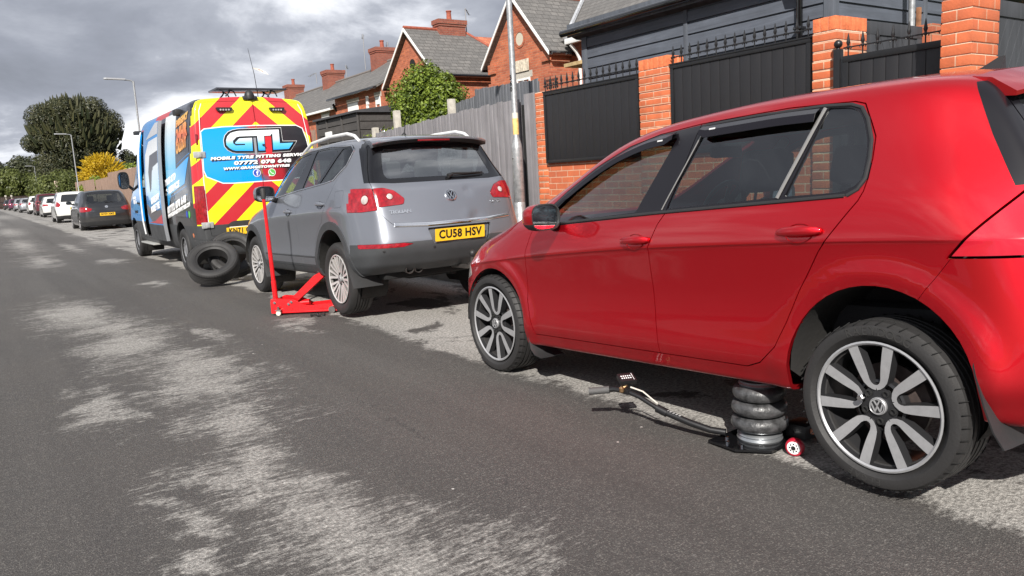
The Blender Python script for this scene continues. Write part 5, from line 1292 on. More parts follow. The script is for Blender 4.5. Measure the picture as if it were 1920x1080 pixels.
# ================================================================ OTHER PARKED CARS
def parked(name, label, x, y, L=4.4, Wd=1.8, Ht=1.5, paint_m=None, suv=False, lamp=LENSR, pl='', near=False, rack=False, yaw=0, lampshape=0, lev=2, group='cars parked along the kerb', wheelm=None, lowdark=True, aerial=True, cat='car'):
    wb = L*.615; ro = L*.19; fo = L-wb-ro; hw = Wd/2; R = .34 if suv else .315; root = thing(name, label, cat, (x, y, 0), -yaw, group)
    g = .20 if suv else .16; k = (Ht-1.45)
    bl = .93+k*.6       # belt
    tor = .80+k*.5
    a = lambda pts: [(yy, hw-dx, z) for yy, dx, z in pts]
    f1 = wb+fo-.22; r1 = -ro+.14
    lv = [(a([(r1+.06, .20, g), (r1+.25, .10, g), (0, .07, g), (wb, .07, g), (wb+.4, .12, g), (f1-.05, .30, g)]), .3),
          (a([(r1, .18, g+.15), (r1+.25, .03, g+.14), (0, .01, g+.13), (wb, .01, g+.13), (wb+.4, .06, g+.13), (f1, .28, g+.13)]), .3),
          (a([(r1-.02, .18, g+.40), (r1+.25, .02, g+.40), (0, 0, g+.40), (wb, .0, g+.38), (wb+.4, .07, g+.36), (f1, .30, g+.34)]), 0),
          (a([(r1+.03, .20, tor), (r1+.3, .03, tor), (0, .0, tor), (wb, .02, tor-.06), (wb+.4, .10, tor-.10), (f1-.06, .34, tor-.16)]), .4),
          (a([(r1+.14, .22, bl+.06), (r1+.4, .08, bl+.06), (.3, .05, bl+.03), (wb*.75, .05, bl), (wb, .10, bl-.05), (wb+.4, .20, bl-.10), (f1-.14, .42, bl-.18)]), .2),
          (a([(r1+.30, .27, Ht-.26), (r1+.5, .17, Ht-.24), (.3, .14, Ht-.22), (wb*.5, .14, Ht-.22), (wb*.72, .14, bl+.18), (wb, .18, bl), (wb+.4, .30, bl-.06), (f1-.16, .5, bl-.14)]), 0),
          (a([(r1+.42, .34, Ht-.10), (r1+.6, .26, Ht-.075), (.3, .23, Ht-.06), (wb*.45, .23, Ht-.07), (wb*.62, .23, Ht-.20), (wb*.80, .21, bl+.14), (wb, .25, bl+.05), (wb+.4, .42, bl-.02), (f1-.18, .6, bl-.11)]), .1),
          (a([(r1+.44, .42, Ht-.065), (r1+.6, .34, Ht-.04), (.3, .31, Ht-.03), (wb*.45, .31, Ht-.035), (wb*.62, .31, Ht-.16), (wb*.80, .28, bl+.18), (wb, .32, bl+.075), (wb+.4, .48, bl), (f1-.2, .66, bl-.10)]), .05)]
    S = [0, .03, .08, .16, .25, .35, .46, .56, .65, .73, .80, .87, .94, .98, 1]
    H = Hull(lv, S, [(-1, .03, 0), (wb*.5, .035, 0), (wb*.8, .06, .1), (wb+.3, .02, 0), (wb+.8, .01, 0)], [(.1, 0)]*3+[(.09, 0), (.08, 0), (.06, 0), (.05, .02), (.05, .03)], [(.16, 0)]*8, lev=lev, fit=2)
    ra = R+.05; AR = ((0, R+.01), (wb, R+.01))
    for cy, cz in AR:
        arc = [(cy+ra*cos(radians(t)), cz+ra*sin(radians(t))) for t in range(-3, 184, 12)]
        for sd in 'LR': H.hole(sd, arc+[(cy-ra-.004, .0), (cy+ra+.004, .0)], under=True)
    bz = bl+.045; t_ = Ht-.135
    rr = r1+.50
    gF = rpoly([(wb*.76, bz), (wb*.46, bz+.01), (wb*.40, t_), (wb*.5, t_-.01), (wb*.62, t_-.12)], .02)
    gR = rpoly([(wb*.435, bz+.01), (.20, bz+.03), (rr+.10, bz+.10), (rr+.16, t_-.05), (.3, t_+.005), (wb*.375, t_+.01)], .03)
    for sd in 'LR':
        H.colour(sd, offs(gF, -.02), 1); H.colour(sd, offs(gR, -.02), 1)
    d = None
    if near:
        d = H.part('front_door', 'L', [(wb*.80, bl), (wb*.83, .6), (wb*.80, g+.1), (wb*.42, g+.1), (wb*.45, bl), (wb*.38, t_+.02), (wb*.5, t_+.015), (wb*.63, t_-.09)], [paint_m, GLOSSB], gap=.003)
    for sd in 'LR':
        H.part('side_window', sd, gF, GLASSD, gap=0, off=-.004, skirt=False, allowed=(d if (d and sd == 'L') else 0,), parent=d if sd == 'L' else None); H.part('side_window', sd, gR, GLASSD, gap=0, off=-.004, skirt=False)
    fb = lambda c: c.y < r1+.55
    if lowdark: 
        for sd in 'LR': H.colour(sd, [(r1-.3, 0), (r1-.3, g+.16), (r1+.5, g+.16), (r1+.5, 0)], 2)
        H.colour('B', [(-1, 0), (-1, g+.16), (-.5, g+.18), (.5, g+.18), (1, g+.16), (1, 0)], 2, filt=fb)
    tg = rpoly([(-hw+.34, Ht-.11), (-hw+.20, bl+.05), (-hw+.22, tor-.08), (-hw+.34, .56+k*.4), (hw-.34, .56+k*.4), (hw-.22, tor-.08), (hw-.20, bl+.05), (hw-.34, Ht-.11)], .03)
    t1 = H.part('tailgate', 'B', tg, [paint_m, GLOSSB], gap=.004, filt=fb)
    wz0, wz1 = bl+.05, Ht-.15
    H.part('rear_window', 'B', rpoly([(-hw+.25, wz0), (hw-.25, wz0), (hw-.37, wz1), (-hw+.37, wz1)], .06), GLASSD if near else mat('far_glass', (.02, .022, .025), .05, coat=.6), gap=0, allowed=(t1,), off=-.003, skirt=False, parent=t1)
    H.part('windscreen', 'F', rpoly([(-hw+.22, bl+.06), (hw-.22, bl+.06), (hw-.36, Ht-.12), (-hw+.36, Ht-.12)], .06), GLASSC, gap=0, off=-.003, skirt=False, filt=lambda c: c.y > wb*.4)
    for s_ in (-1, 1):
        if lampshape == 0: q = [(hw+.1, tor+.06), (hw-.25, tor+.05), (hw-.42, tor-.02), (hw-.36, tor-.10), (hw-.1, tor-.13), (hw+.1, tor-.10)]
        elif lampshape == 1: q = [(hw+.1, bl+.08), (hw-.14, bl+.06), (hw-.26, bl-.10), (hw-.14, bl-.20), (hw+.1, bl-.16)]
        else: q = [(hw+.1, bl+.0), (hw-.34, bl-.03), (hw-.36, bl-.14), (hw+.1, bl-.16)]
        H.part('tail_lamp', 'B', rpoly([(s_*a_, b_) for a_, b_ in q], .02), [lamp], gap=.003, allowed=(0, t1), off=.004, filt=lambda c: c.y < r1+.34)
    out = H.finish(root, [paint_m, GLOSSB, BLACKP])
    if pl:
        zz_ = tor-.24 if near else tor-.15
        M_ = basis(Vector((0, H.at('B', 0, zz_)[0].y-.006, zz_)), (1, 0, 0), (0, -.05, 1)); plate(root, M_, pl)
    if near:
        handle(out[d], H, 'L', wb*.50, bl-.09, [paint_m, BLACKP], .17)
        p_, n_ = H.at('B', 0, bl-.10); F_ = H.frame('B', 0, bl-.10, .004); bm = bmesh.new(); lathe(bm, [(.055, -.004), (.055, .008), (.048, .010), (.045, .005), (.001, .004)], 28, 'Z', F_)
        tube(bm, [F_ @ Vector(p) for p in ((-.03, .02, .008), (.01, .005, .008), (-.01, -.005, .008), (.03, -.02, .008))], .006, 6); obj('round_badge', bm, CHROME, out[t1])
        bm = bmesh.new(); tube(bm, [H.at('B', x_, bl+.06+abs(x_)*.05, .018)[0] for x_ in (-.02, .1, .25, .36)], [.018, .010, .007, .005], 6); obj('rear_wiper', bm, BLACKP, out[t1])
        text('model_lettering', 'ASTRA', .03, H.frame('B', -hw+.42, bl-.24, .004), CHROME, out[t1], .001, width=.16)
        bm = bmesh.new(); prism(bm, [(-hw+.40, 0), (hw-.40, 0), (hw-.46, -.13), (-hw+.46, -.13)], 0, .035, lambda u, v, h: Vector((u, r1+.50+v*.9-(0.03 if abs(u) < .3 else 0), Ht-.055+v*.25-h)), tri=True); obj('roof_spoiler', bm, paint_m, root)
    if aerial:
        bm = bmesh.new(); tube(bm, [(0, r1+.62, Ht-.02), (0, r1+.50, Ht+.14)], [.006, .003], 6); obj('roof_aerial', bm, BLACKP, root)
    if rack:
        for s_ in (-1, 1):
            bm = bmesh.new(); tube(bm, [(s_*(hw-.26), r1+.7, Ht-.05), (s_*(hw-.26), r1+.85, Ht+.02), (s_*(hw-.26), wb*.42, Ht+.02), (s_*(hw-.26), wb*.5, Ht-.06)], .014, 8); obj('roof_rail', bm, BLACKP, root)
    for s_ in (-1, 1): mirror(root, Vector((s_*(hw+.09), wb*.72, bl+.09)), 1, [paint_m, BLACKP], right=s_ > 0, size=(.10, .08, .065))
    underbody(root, hw, -ro+.2, wb+fo-.3, g, g+.16, (0, wb), Matrix())
    bm = bmesh.new()
    for xx in (-.36, .36): bx(bm, (xx-.24, wb*.3, .4), (xx+.24, wb*.52, .6), .05); bx(bm, (xx-.24, wb*.25, .5), (xx+.24, wb*.31, Ht-.42), .05); bx(bm, (xx-.13, wb*.24, Ht-.42), (xx+.13, wb*.29, Ht-.22), .04)
    bx(bm, (-.6, wb*-.02, .4), (.6, wb*.04, Ht-.55), .05); obj('seats', bm, SEAT, root)
    wm = wheelm or [ALLOYS, ALLOYD]
    for cy, cz in AR: arch_liner(root, cy, cz, ra, hw-.02, Matrix(), .3)
    for yy in (0, wb):
        make_wheel(root, (-hw+.12, yy, R), R, R*.68, .21, 'five', mats=wm, badge=False, brake=False, lev=0, treads=3); make_wheel(root, (hw-.12, yy, R), R, R*.68, .21, 'five', mats=wm, right=True, badge=False, brake=False, lev=0, treads=3)
    return root
DGREY = paint('charcoal_paint', (.016, .017, .020), metal=.3, rough=.3, dust=.35); WHT = paint('white_car_paint', (.62, .62, .60), rough=.3, dust=.3); MAR = paint('maroon_paint', (.09, .008, .014), metal=.3, rough=.3, dust=.2); SILV = paint('silver_paint', (.36, .37, .39), metal=.7, rough=.35, dust=.2); PLUM = paint('plum_paint', (.10, .015, .05), metal=.3, dust=.2); BLKC = paint('black_paint', (.01, .01, .012), dust=.2)
parked('charcoal_hatchback', 'charcoal black hatchback with red tail lamps, parked in front of the blue van', 4.12, 33.6, 4.42, 1.81, 1.51, DGREY, pl='NV59 XMZ', near=True, lev=3, lampshape=0)
parked('white_crossover', 'white crossover with dark lower bumper, nearest of the white cars', 4.32, 46.5, 4.15, 1.80, 1.60, WHT, suv=True, pl='NU14 KDX', lampshape=1, aerial=False)
parked('white_hatchback', 'low white hatchback with a wide dark rear window, ahead of the white crossover', 4.75, 62.8, 4.4, 1.80, 1.44, WHT, pl='NL65 TWO', lampshape=2, aerial=False)
parked('maroon_people_carrier', 'tall maroon people carrier just ahead of the low white hatchback', 4.85, 71.5, 4.45, 1.83, 1.70, MAR, suv=True, lampshape=1, aerial=False)
parked('white_van_car', 'white car half hidden by the maroon people carrier', 4.75, 80.0, 4.3, 1.75, 1.60, WHT, suv=True, lampshape=1, aerial=False)
parked('silver_estate_car', 'silver car with dark bumper, sixth in the parked row', 4.7, 94.0, 4.5, 1.8, 1.50, SILV, pl='NK12 PLH', lampshape=2, aerial=False)
parked('pale_silver_hatchback', 'pale silver hatchback between the silver car and the plum one', 4.7, 108.0, 4.1, 1.75, 1.50, SILV, lampshape=0, aerial=False)
parked('plum_hatchback', 'plum coloured car near the far end of the parked row', 4.6, 122.0, 4.1, 1.75, 1.52, PLUM, lampshape=0, aerial=False)
parked('black_saloon', 'small black car farthest along the road beside the brown fence', 4.4, 134.0, 4.3, 1.75, 1.45, BLKC, lampshape=0, aerial=False)
# ================================================================ GROUND
def road_dx(y): return 0 if y < 15 else .0175*(y-15)
def strip_mesh(name, xl, xr, z, m, y0=-12, y1=152, step=4, z2=None):
    bm = bmesh.new(); rows = []
    ys = list(np.arange(y0, y1+.1, step))
    for y in ys:
        d = road_dx(y); r = [bm.verts.new((xl+d, y, z)), bm.verts.new((xr+d, y, z))]
        if z2 is not None: r += [bm.verts.new((xr+d, y, z2)), bm.verts.new((xl+d, y, z2))]
        rows.append(r)
    n = len(rows[0])
    for a, b in zip(rows, rows[1:]):
        if n == 2: bm.faces.new((a[0], a[1], b[1], b[0]))
        else:
            for k in range(4): bm.faces.new((a[k], a[(k+1) % 4], b[(k+1) % 4], b[k]))
    if n == 4: bm.faces.new(rows[0]); bm.faces.new(rows[-1])
    return struct(obj(name, bm, m, smooth=False))
def asphalt():
    m, nt, b = newmat('worn_asphalt'); g = N(nt, 'ShaderNodeTexCoord'); P_ = g.outputs['Object']
    sp = N(nt, 'ShaderNodeSeparateXYZ'); nt.links.new(P_, sp.inputs[0]); x, y = sp.outputs[0], sp.outputs[1]
    # real worn patches in the surface dressing: (cx, cy, rx, ry, gain)
    pat = [(.75, 9.7, .42, 1.9), (.98, 7.6, .48, 2.2), (1.15, 5.7, .44, 1.5), (.50, 5.2, .17, .8), (.98, 4.35, .30, .6), (.88, 3.35, .30, .5), (1.02, 2.7, .34, .6), (1.0, 2.05, .42, .7), (.50, 2.9, .12, .3),
           (1.0, 19, .40, 3.2), (.95, 26, .45, 5), (1.1, 38, .6, 7), (.6, 55, .8, 9), (2.1, 16.8, .3, .8), (1.9, 23, .25, 3), (1.6, 7.1, .1, .5), (2.35, 6.9, .16, .35), (2.0, 12, .15, .5), (1.8, 75, 1.2, 16), (2.9, 24, .7, 2.6), (3.0, 30, .6, 2)]
    wn = N(nt, 'ShaderNodeTexNoise'); wn.inputs['Scale'].default_value = 1.6; wn.inputs['Detail'].default_value = 7; wn.inputs['Roughness'].default_value = .68; nt.links.new(P_, wn.inputs['Vector'])
    wv_ = N(nt, 'ShaderNodeVectorMath', operation='MULTIPLY_ADD'); nt.links.new(wn.outputs['Color'], wv_.inputs[0]); wv_.inputs[1].default_value = (1.0, 2.4, 0); wv_.inputs[2].default_value = (-.5, -1.2, 0)
    wp = N(nt, 'ShaderNodeVectorMath', operation='ADD'); nt.links.new(P_, wp.inputs[0]); nt.links.new(wv_.outputs[0], wp.inputs[1]); PW = wp.outputs[0]
    best = None
    for cx, cy, rx, ry in pat:
        q = N(nt, 'ShaderNodeVectorMath', operation='MULTIPLY_ADD'); nt.links.new(PW, q.inputs[0]); q.inputs[1].default_value = (1/rx, 1/ry, 0); q.inputs[2].default_value = (-cx/rx, -cy/ry, 0)
        L_ = N(nt, 'ShaderNodeVectorMath', operation='LENGTH'); nt.links.new(q.outputs[0], L_.inputs[0]); v = mth(nt, 'SUBTRACT', 1.0, L_.outputs['Value'])
        best = v if best is None else mth(nt, 'MAXIMUM', best, v)
    edge_n = noise(nt, P_, 1.3, 4, .6); edge = mth(nt, 'MULTIPLY', mth(nt, 'SUBTRACT', x, mth(nt, 'ADD', 2.42, mth(nt, 'MULTIPLY', edge_n, .42))), 3.2)
    edge = mth(nt, 'MINIMUM', edge, .62)
    nA = noise(nt, mapping(nt, P_, (.55, 1, 1)), 2.2, 10, .72, .8); nB = noise(nt, mapping(nt, P_, (.28, 1, 1)), 26, 6, .78, .3)
    br = mth(nt, 'ADD', mth(nt, 'MULTIPLY', mth(nt, 'SUBTRACT', nA, .5), 4.5), mth(nt, 'MULTIPLY', mth(nt, 'SUBTRACT', nB, .5), 6.0))
    wornP = mth(nt, 'ADD', mth(nt, 'MULTIPLY', mth(nt, 'ADD', mth(nt, 'MAXIMUM', best, -.9), .05), 1.1), mth(nt, 'MULTIPLY', br, .62)); worn1 = ramp(nt, [(-.05, 0), (.5, .5), (1.0, .84)], wornP)
    nS = noise(nt, mapping(nt, P_, (1, .7, 1), (4, 2, 0)), 1.5, 6, .6, .6)
    stain = mth(nt, 'MULTIPLY', mth(nt, 'SUBTRACT', nS, .525), 5.5, clamp=True)
    wornE = mth(nt, 'SUBTRACT', mth(nt, 'ADD', edge, mth(nt, 'MULTIPLY', br, .16)), mth(nt, 'MULTIPLY', stain, 1.2)); worn2 = ramp(nt, [(.10, 0), (.42, 1)], wornE)
    worn = mth(nt, 'MAXIMUM', worn1.outputs[0], worn2.outputs[0])
    agg = N(nt, 'ShaderNodeTexVoronoi', feature='F1'); agg.inputs['Scale'].default_value = 210; nt.links.new(P_, agg.inputs['Vector'])
    ag = ramp(nt, [(0, (.092, .085, .080)), (.35, (.070, .065, .062)), (.7, (.046, .043, .042))], agg.outputs['Distance'])
    spk = N(nt, 'ShaderNodeTexWhiteNoise', noise_dimensions='3D'); nt.links.new(agg.outputs['Position'], spk.inputs['Vector'])
    sk = ramp(nt, [(.78, 0), (.98, .36)], spk.outputs['Value'])
    base = mixc(nt, sk.outputs[0], ag.outputs[0], (.30, .28, .25))
    big = noise(nt, P_, .7, 5, .6)
    base = mixc(nt, mth(nt, 'MULTIPLY', ramp(nt, [(.35, 0), (.7, 1)], big).outputs[0], .30), base, (.095, .085, .075))
    fine = noise(nt, P_, 60, 4, .7)
    grit = noise(nt, mapping(nt, P_, (.45, 1, 1)), 60, 6, .85, .2)
    worn = ramp(nt, [(.36, 0), (.95, 1)], mth(nt, 'ADD', mth(nt, 'MULTIPLY', worn, .62), mth(nt, 'MULTIPLY', mth(nt, 'SUBTRACT', grit, .38), 2.0))).outputs[0]
    wc = ramp(nt, [(.34, (.15, .144, .134)), (.5, (.40, .385, .36)), (.66, (.64, .615, .57))], fine)
    col = mixc(nt, mth(nt, 'MULTIPLY', worn, .85), base, wc.outputs[0])
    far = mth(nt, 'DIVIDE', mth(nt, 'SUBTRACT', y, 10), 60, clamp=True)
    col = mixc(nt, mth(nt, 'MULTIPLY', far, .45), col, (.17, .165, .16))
    chip = N(nt, 'ShaderNodeTexVoronoi', feature='F1'); chip.inputs['Scale'].default_value = 7; nt.links.new(P_, chip.inputs['Vector'])
    cr_ = N(nt, 'ShaderNodeTexWhiteNoise', noise_dimensions='3D'); nt.links.new(chip.outputs['Position'], cr_.inputs['Vector'])
    cm = mth(nt, 'MULTIPLY', mth(nt, 'LESS_THAN', mth(nt, 'ADD', chip.outputs['Distance'], mth(nt, 'MULTIPLY', fine, .06)), .075), mth(nt, 'GREATER_THAN', cr_.outputs['Value'], .90))
    col = mixc(nt, cm, col, (.55, .53, .50))
    # wheel tracks polished slightly darker, older dressing lighter between them
    trk = mth(nt, 'MULTIPLY', mth(nt, 'SUBTRACT', noise(nt, mapping(nt, P_, (1.6, .06, 1)), 1, 4, .6), .5), 1.1)
    col = mixc(nt, mth(nt, 'MAXIMUM', mth(nt, 'MULTIPLY', trk, 1, clamp=True), 0), col, (.14, .135, .128)); col = mixc(nt, mth(nt, 'MULTIPLY', mth(nt, 'MULTIPLY', trk, -1.6, clamp=True), 1, clamp=True), col, (.035, .033, .032))
    # cracks
    wv = mth(nt, 'ADD', x, mth(nt, 'MULTIPLY', noise(nt, P_, 2.2, 6, .7), .5)); ck = mth(nt, 'LESS_THAN', mth(nt, 'ABSOLUTE', mth(nt, 'SUBTRACT', wv, 1.98)), .0045)
    ckm = mth(nt, 'MULTIPLY', ck, mth(nt, 'GREATER_THAN', noise(nt, P_, 1.1, 2), .52))
    col = mixc(nt, mth(nt, 'MULTIPLY', ckm, .55), col, (.03, .03, .03))
    nt.links.new(col, b.inputs['Base Color']); b.inputs['Roughness'].default_value = .78; b.inputs['Specular IOR Level'].default_value = .35
    bn = N(nt, 'ShaderNodeBump'); bn.inputs['Strength'].default_value = .55; bn.inputs['Distance'].default_value = .006
    nt.links.new(mth(nt, 'ADD', agg.outputs['Distance'], fine), bn.inputs['Height']); nt.links.new(bn.outputs[0], b.inputs['Normal'])
    return m
GRASS = mat('grass_ground', (.06, .075, .025), .9, var=.4, vscale=3, bump=.4, bscale=30)
bm = bmesh.new(); v = [bm.verts.new(p) for p in ((-900, -300, -.02), (900, -300, -.02), (900, 1800, -.02), (-900, 1800, -.02))]; bm.faces.new(v); struct(obj('ground', bm, GRASS, smooth=False))
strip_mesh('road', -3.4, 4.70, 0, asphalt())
PAV = mat('pavement_tarmac', (.13, .125, .12), .85, var=.35, vscale=4, bump=.3, bscale=120)
strip_mesh('kerb', 4.70, 4.83, .11, mat('kerb_concrete', (.30, .29, .27), .8, var=.25, vscale=6), z2=-.1)
strip_mesh('pavement', 4.83, 6.9, .105, PAV, z2=-.1)
strip_mesh('kerb', -3.53, -3.4, .11, MATS['kerb_concrete'], z2=-.1); strip_mesh('pavement', -5.6, -3.53, .105, PAV, z2=-.1)

# ================================================================ MATERIALS OF THE SETTING
def side_uv(nt, swap=False):
    """u along the wall, v up, chosen from the way the face looks"""
    g = N(nt, 'ShaderNodeTexCoord'); sp = N(nt, 'ShaderNodeSeparateXYZ'); nt.links.new(g.outputs['Object'], sp.inputs[0]); ns = N(nt, 'ShaderNodeSeparateXYZ'); nt.links.new(g.outputs['Normal'], ns.inputs[0])
    f = mth(nt, 'GREATER_THAN', mth(nt, 'ABSOLUTE', ns.outputs[1]), mth(nt, 'ABSOLUTE', ns.outputs[0]))
    u = mth(nt, 'ADD', mth(nt, 'MULTIPLY', sp.outputs[0], f), mth(nt, 'MULTIPLY', sp.outputs[1], mth(nt, 'SUBTRACT', 1, f)))
    c = N(nt, 'ShaderNodeCombineXYZ'); nt.links.new(u, c.inputs[0]); nt.links.new(sp.outputs[2], c.inputs[1]); return c.outputs[0], g
def brick_mat(name, c1, c2, mortar, bw=.225, rh=.075, ms=.011, var=.35, bump=.5, off=.5, offset=(0, 0, 0), rough=.8):
    m, nt, b = newmat(name); MATS[name] = m; uv, g = side_uv(nt); uv = mapping(nt, uv, (1, 1, 1), offset)
    t = N(nt, 'ShaderNodeTexBrick', offset=off); nt.links.new(uv, t.inputs['Vector']); t.inputs['Scale'].default_value = 1; t.inputs['Brick Width'].default_value = bw; t.inputs['Row Height'].default_value = rh
    t.inputs['Mortar Size'].default_value = ms/2; t.inputs['Mortar Smooth'].default_value = .15; t.inputs['Bias'].default_value = 0
    t.inputs['Color1'].default_value = (*c1, 1); t.inputs['Color2'].default_value = (*c2, 1); t.inputs['Mortar'].default_value = (*mortar, 1)
    n = noise(nt, g.outputs['Object'], 9, 7, .7); n2 = noise(nt, g.outputs['Object'], 1.1, 4, .6)
    c = mixc(nt, mth(nt, 'MULTIPLY', ramp(nt, [(.35, 0), (.75, 1)], n).outputs[0], var), t.outputs['Color'], tuple(x*.45 for x in c1))
    c = mixc(nt, mth(nt, 'MULTIPLY', ramp(nt, [(.4, 0), (.75, 1)], n2).outputs[0], var*.8), c, tuple(x*.6+.03 for x in c2))
    nt.links.new(c, b.inputs['Base Color']); b.inputs['Roughness'].default_value = rough
    bn = N(nt, 'ShaderNodeBump'); bn.inputs['Strength'].default_value = bump; bn.inputs['Distance'].default_value = .008
    h = mth(nt, 'ADD', mth(nt, 'SUBTRACT', 1, t.outputs['Fac']), mth(nt, 'MULTIPLY', noise(nt, g.outputs['Object'], 70, 4, .6), .5))
    nt.links.new(h, bn.inputs['Height']); nt.links.new(bn.outputs[0], b.inputs['Normal']); return m
OBRICK = brick_mat('orange_brick', (.68, .175, .065), (.52, .12, .048), (.68, .48, .33), bump=.6, var=.55)
HBRICK = brick_mat('house_brick', (.58, .165, .075), (.34, .085, .042), (.40, .25, .165), ms=.012, var=.6)
CBRICK = brick_mat('chimney_brick', (.34, .095, .055), (.22, .06, .04), (.24, .16, .12), ms=.012, var=.6)
SLATE = brick_mat('slate_roof', (.185, .175, .165), (.12, .115, .11), (.05, .046, .042), bw=.28, rh=.14, ms=.022, var=.75, rough=.7)
def timber(name, col, axis=2, var=.4, rough=.7, bump=.35):
    m, nt, b = newmat(name); MATS[name] = m; g = N(nt, 'ShaderNodeTexCoord'); s = [14, 14, 14]; s[axis] = .9
    n = noise(nt, mapping(nt, g.outputs['Object'], tuple(s)), 1, 8, .65, .6); n2 = noise(nt, mapping(nt, g.outputs['Object'], (3, 3, 3)), 1, 4, .6)
    c = ramp(nt, [(.3, tuple(x*(1-var) for x in col)), (.55, col), (.75, tuple(min(1, x*(1+var*1.2)) for x in col))], mth(nt, 'ADD', mth(nt, 'MULTIPLY', n, .7), mth(nt, 'MULTIPLY', n2, .3)))
    nt.links.new(c.outputs[0], b.inputs['Base Color']); b.inputs['Roughness'].default_value = rough
    bn = N(nt, 'ShaderNodeBump'); bn.inputs['Strength'].default_value = bump; bn.inputs['Distance'].default_value = .004; nt.links.new(n, bn.inputs['Height']); nt.links.new(bn.outputs[0], b.inputs['Normal']); return m
FGREY = timber('grey_fence_timber', (.22, .21, .22)); FGREY2 = timber('grey_fence_timber_far', (.13, .135, .15)); BLKW = timber('black_stained_boards', (.088, .10, .125), axis=1, var=.45); BLKWX = timber('black_stained_boards_side', (.088, .10, .125), axis=0, var=.45)
BROWN = timber('brown_fence_timber', (.26, .17, .125)); PANELB = mat('black_composite_board', (.013, .013, .015), .55, var=.12, vscale=3, bump=.08, bscale=120); IRON = mat('black_iron', (.010, .010, .011), .38, var=.2, vscale=30)
GALV = mat('galvanised_steel', (.36, .37, .38), .45, metal=.55, var=.35, vscale=22, bump=.1, bscale=120); CONC = mat('pale_concrete', (.42, .39, .34), .85, var=.25, vscale=8, bump=.3)
WHITE = mat('white_upvc', (.75, .75, .73), .4); LEAD = mat('lead_flashing', (.35, .36, .38), .5, var=.3); FELT = mat('roof_felt', (.05, .05, .055), .8, var=.2); WGLASS = mat('window_glass', (.02, .025, .03), .05, coat=.5); REDTILE = mat('red_ridge_tile', (.28, .07, .04), .8, var=.3, vscale=10)
def box_obj(name, lo, hi, m, parent=None, bev=0): bm = bmesh.new(); bx(bm, lo, hi, bev); return obj(name, bm, m, parent, smooth=bool(bev))

# ================================================================ FRONT WALL, PILLARS, PANELS
def pillar(label, x0, x1, y0, y1, z1, cap=True):
    r = thing('brick_pillar', label, 'brick pillar', ((x0+x1)/2, (y0+y1)/2, .1), 0, 'brick pillars of the front wall')
    o = Vector(r.location)
    bm = bmesh.new(); zc = z1-(.112 if cap else 0)
    # courses with slightly uneven faces so that the edges are not razor clean
    rng = random.Random(label); z = .0; n = int(round((zc-.1)/.075)); hgt = (zc-.1)/n
    for i in range(n):
        e = [rng.uniform(-.0025, .0025) for _ in range(4)]; za = i*hgt
        bx(bm, (x0-o.x+e[0], y0-o.y+e[1], za+.005), (x1-o.x+e[2], y1-o.y+e[3], za+hgt-.005), .003)
    bx(bm, (x0-o.x+.007, y0-o.y+.007, 0), (x1-o.x-.007, y1-o.y-.007, zc-.1+.004), 0, mi=1)
    mb = bpy.data.materials.get('pillar_brick') or brick_mat('pillar_brick', (.70, .175, .062), (.52, .12, .045), (.70, .50, .34), ms=.010, var=.65)
    ob = obj('shaft', bm, [mb, MATS.get('mortar') or mat('mortar', (.70, .56, .42), .9, var=.2, bump=.4)], r, angle=30); ob.location.z = 0
    if cap:
        bm = bmesh.new(); w = .075
        for a0, a1, ax in ((x0-o.x, x1-o.x, 0), (y0-o.y, y1-o.y, 1)):
            pass
        ny = max(1, int(round((y1-y0)/w))); nx = max(1, int(round((x1-x0)/w)))
        for i in range(ny):
            for j in range(nx):
                if 0 < i < ny-1 and 0 < j < nx-1: continue
                ya, yb = y0-o.y+(y1-y0)*i/ny, y0-o.y+(y1-y0)*(i+1)/ny; xa, xb = x0-o.x+(x1-x0)*j/nx, x0-o.x+(x1-x0)*(j+1)/nx
                e = rng.uniform(-.002, .003); bx(bm, (xa+(.003 if j else 0)-e, ya+.003, zc-.1+.006), (xb-(.003 if j < nx-1 else 0)+e, yb-.003, z1-.1+e), .003)
        bx(bm, (x0-o.x+.006, y0-o.y+.006, zc-.1+.0045), (x1-o.x-.006, y1-o.y-.006, z1-.1-.004), 0, mi=1)
        obj('soldier_course', bm, [mat('soldier_brick', (.66, .17, .065), .8, var=.3, vscale=14, bump=.4), MATS['mortar']], r, angle=30)
    return r
pillar('low brick pillar at the end of the wall beside the lamp post', 5.95, 6.17, 7.69, 7.90, 2.255, False)
pillar('wide brick pillar between the two black panels, behind the hatchback bonnet', 5.90, 6.13, 5.58, 6.0, 2.37)
pillar('deep brick pillar between the long black panel and the metal gate', 5.90, 6.35, 3.735, 3.95, 2.40)
pillar('tallest brick pillar at the right, its top out of frame', 5.55, 5.93, 2.53, 2.735, 2.95, False)
for (y0, y1, lab) in ((6.002, 7.688, 'low orange brick wall under the shorter black panel'), (3.952, 5.578, 'low orange brick wall under the long black panel')):
    bm = bmesh.new(); bx(bm, (5.95, y0, .1), (6.17, y1, 1.375), .002); tag(obj('garden_wall', bm, OBRICK, smooth=False), lab, 'garden wall', 'low brick walls')
FIN = None
def finial_bm():
    bm = bmesh.new(); tube(bm, [(0, 0, 0), (0, 0, .075)], .006, 6); lathe(bm, [(.001, .175), (.004, .165), (.013, .115), (.016, .10), (.009, .078), (.012, .070), (.012, .060), (.008, .052)], 8, 'Z')
    for s_ in (-1, 1): tube(bm, [(0, 0, .055), (0, s_*.018, .07), (0, s_*.026, .058), (0, s_*.020, .048)], .0045, 6)
    return bm
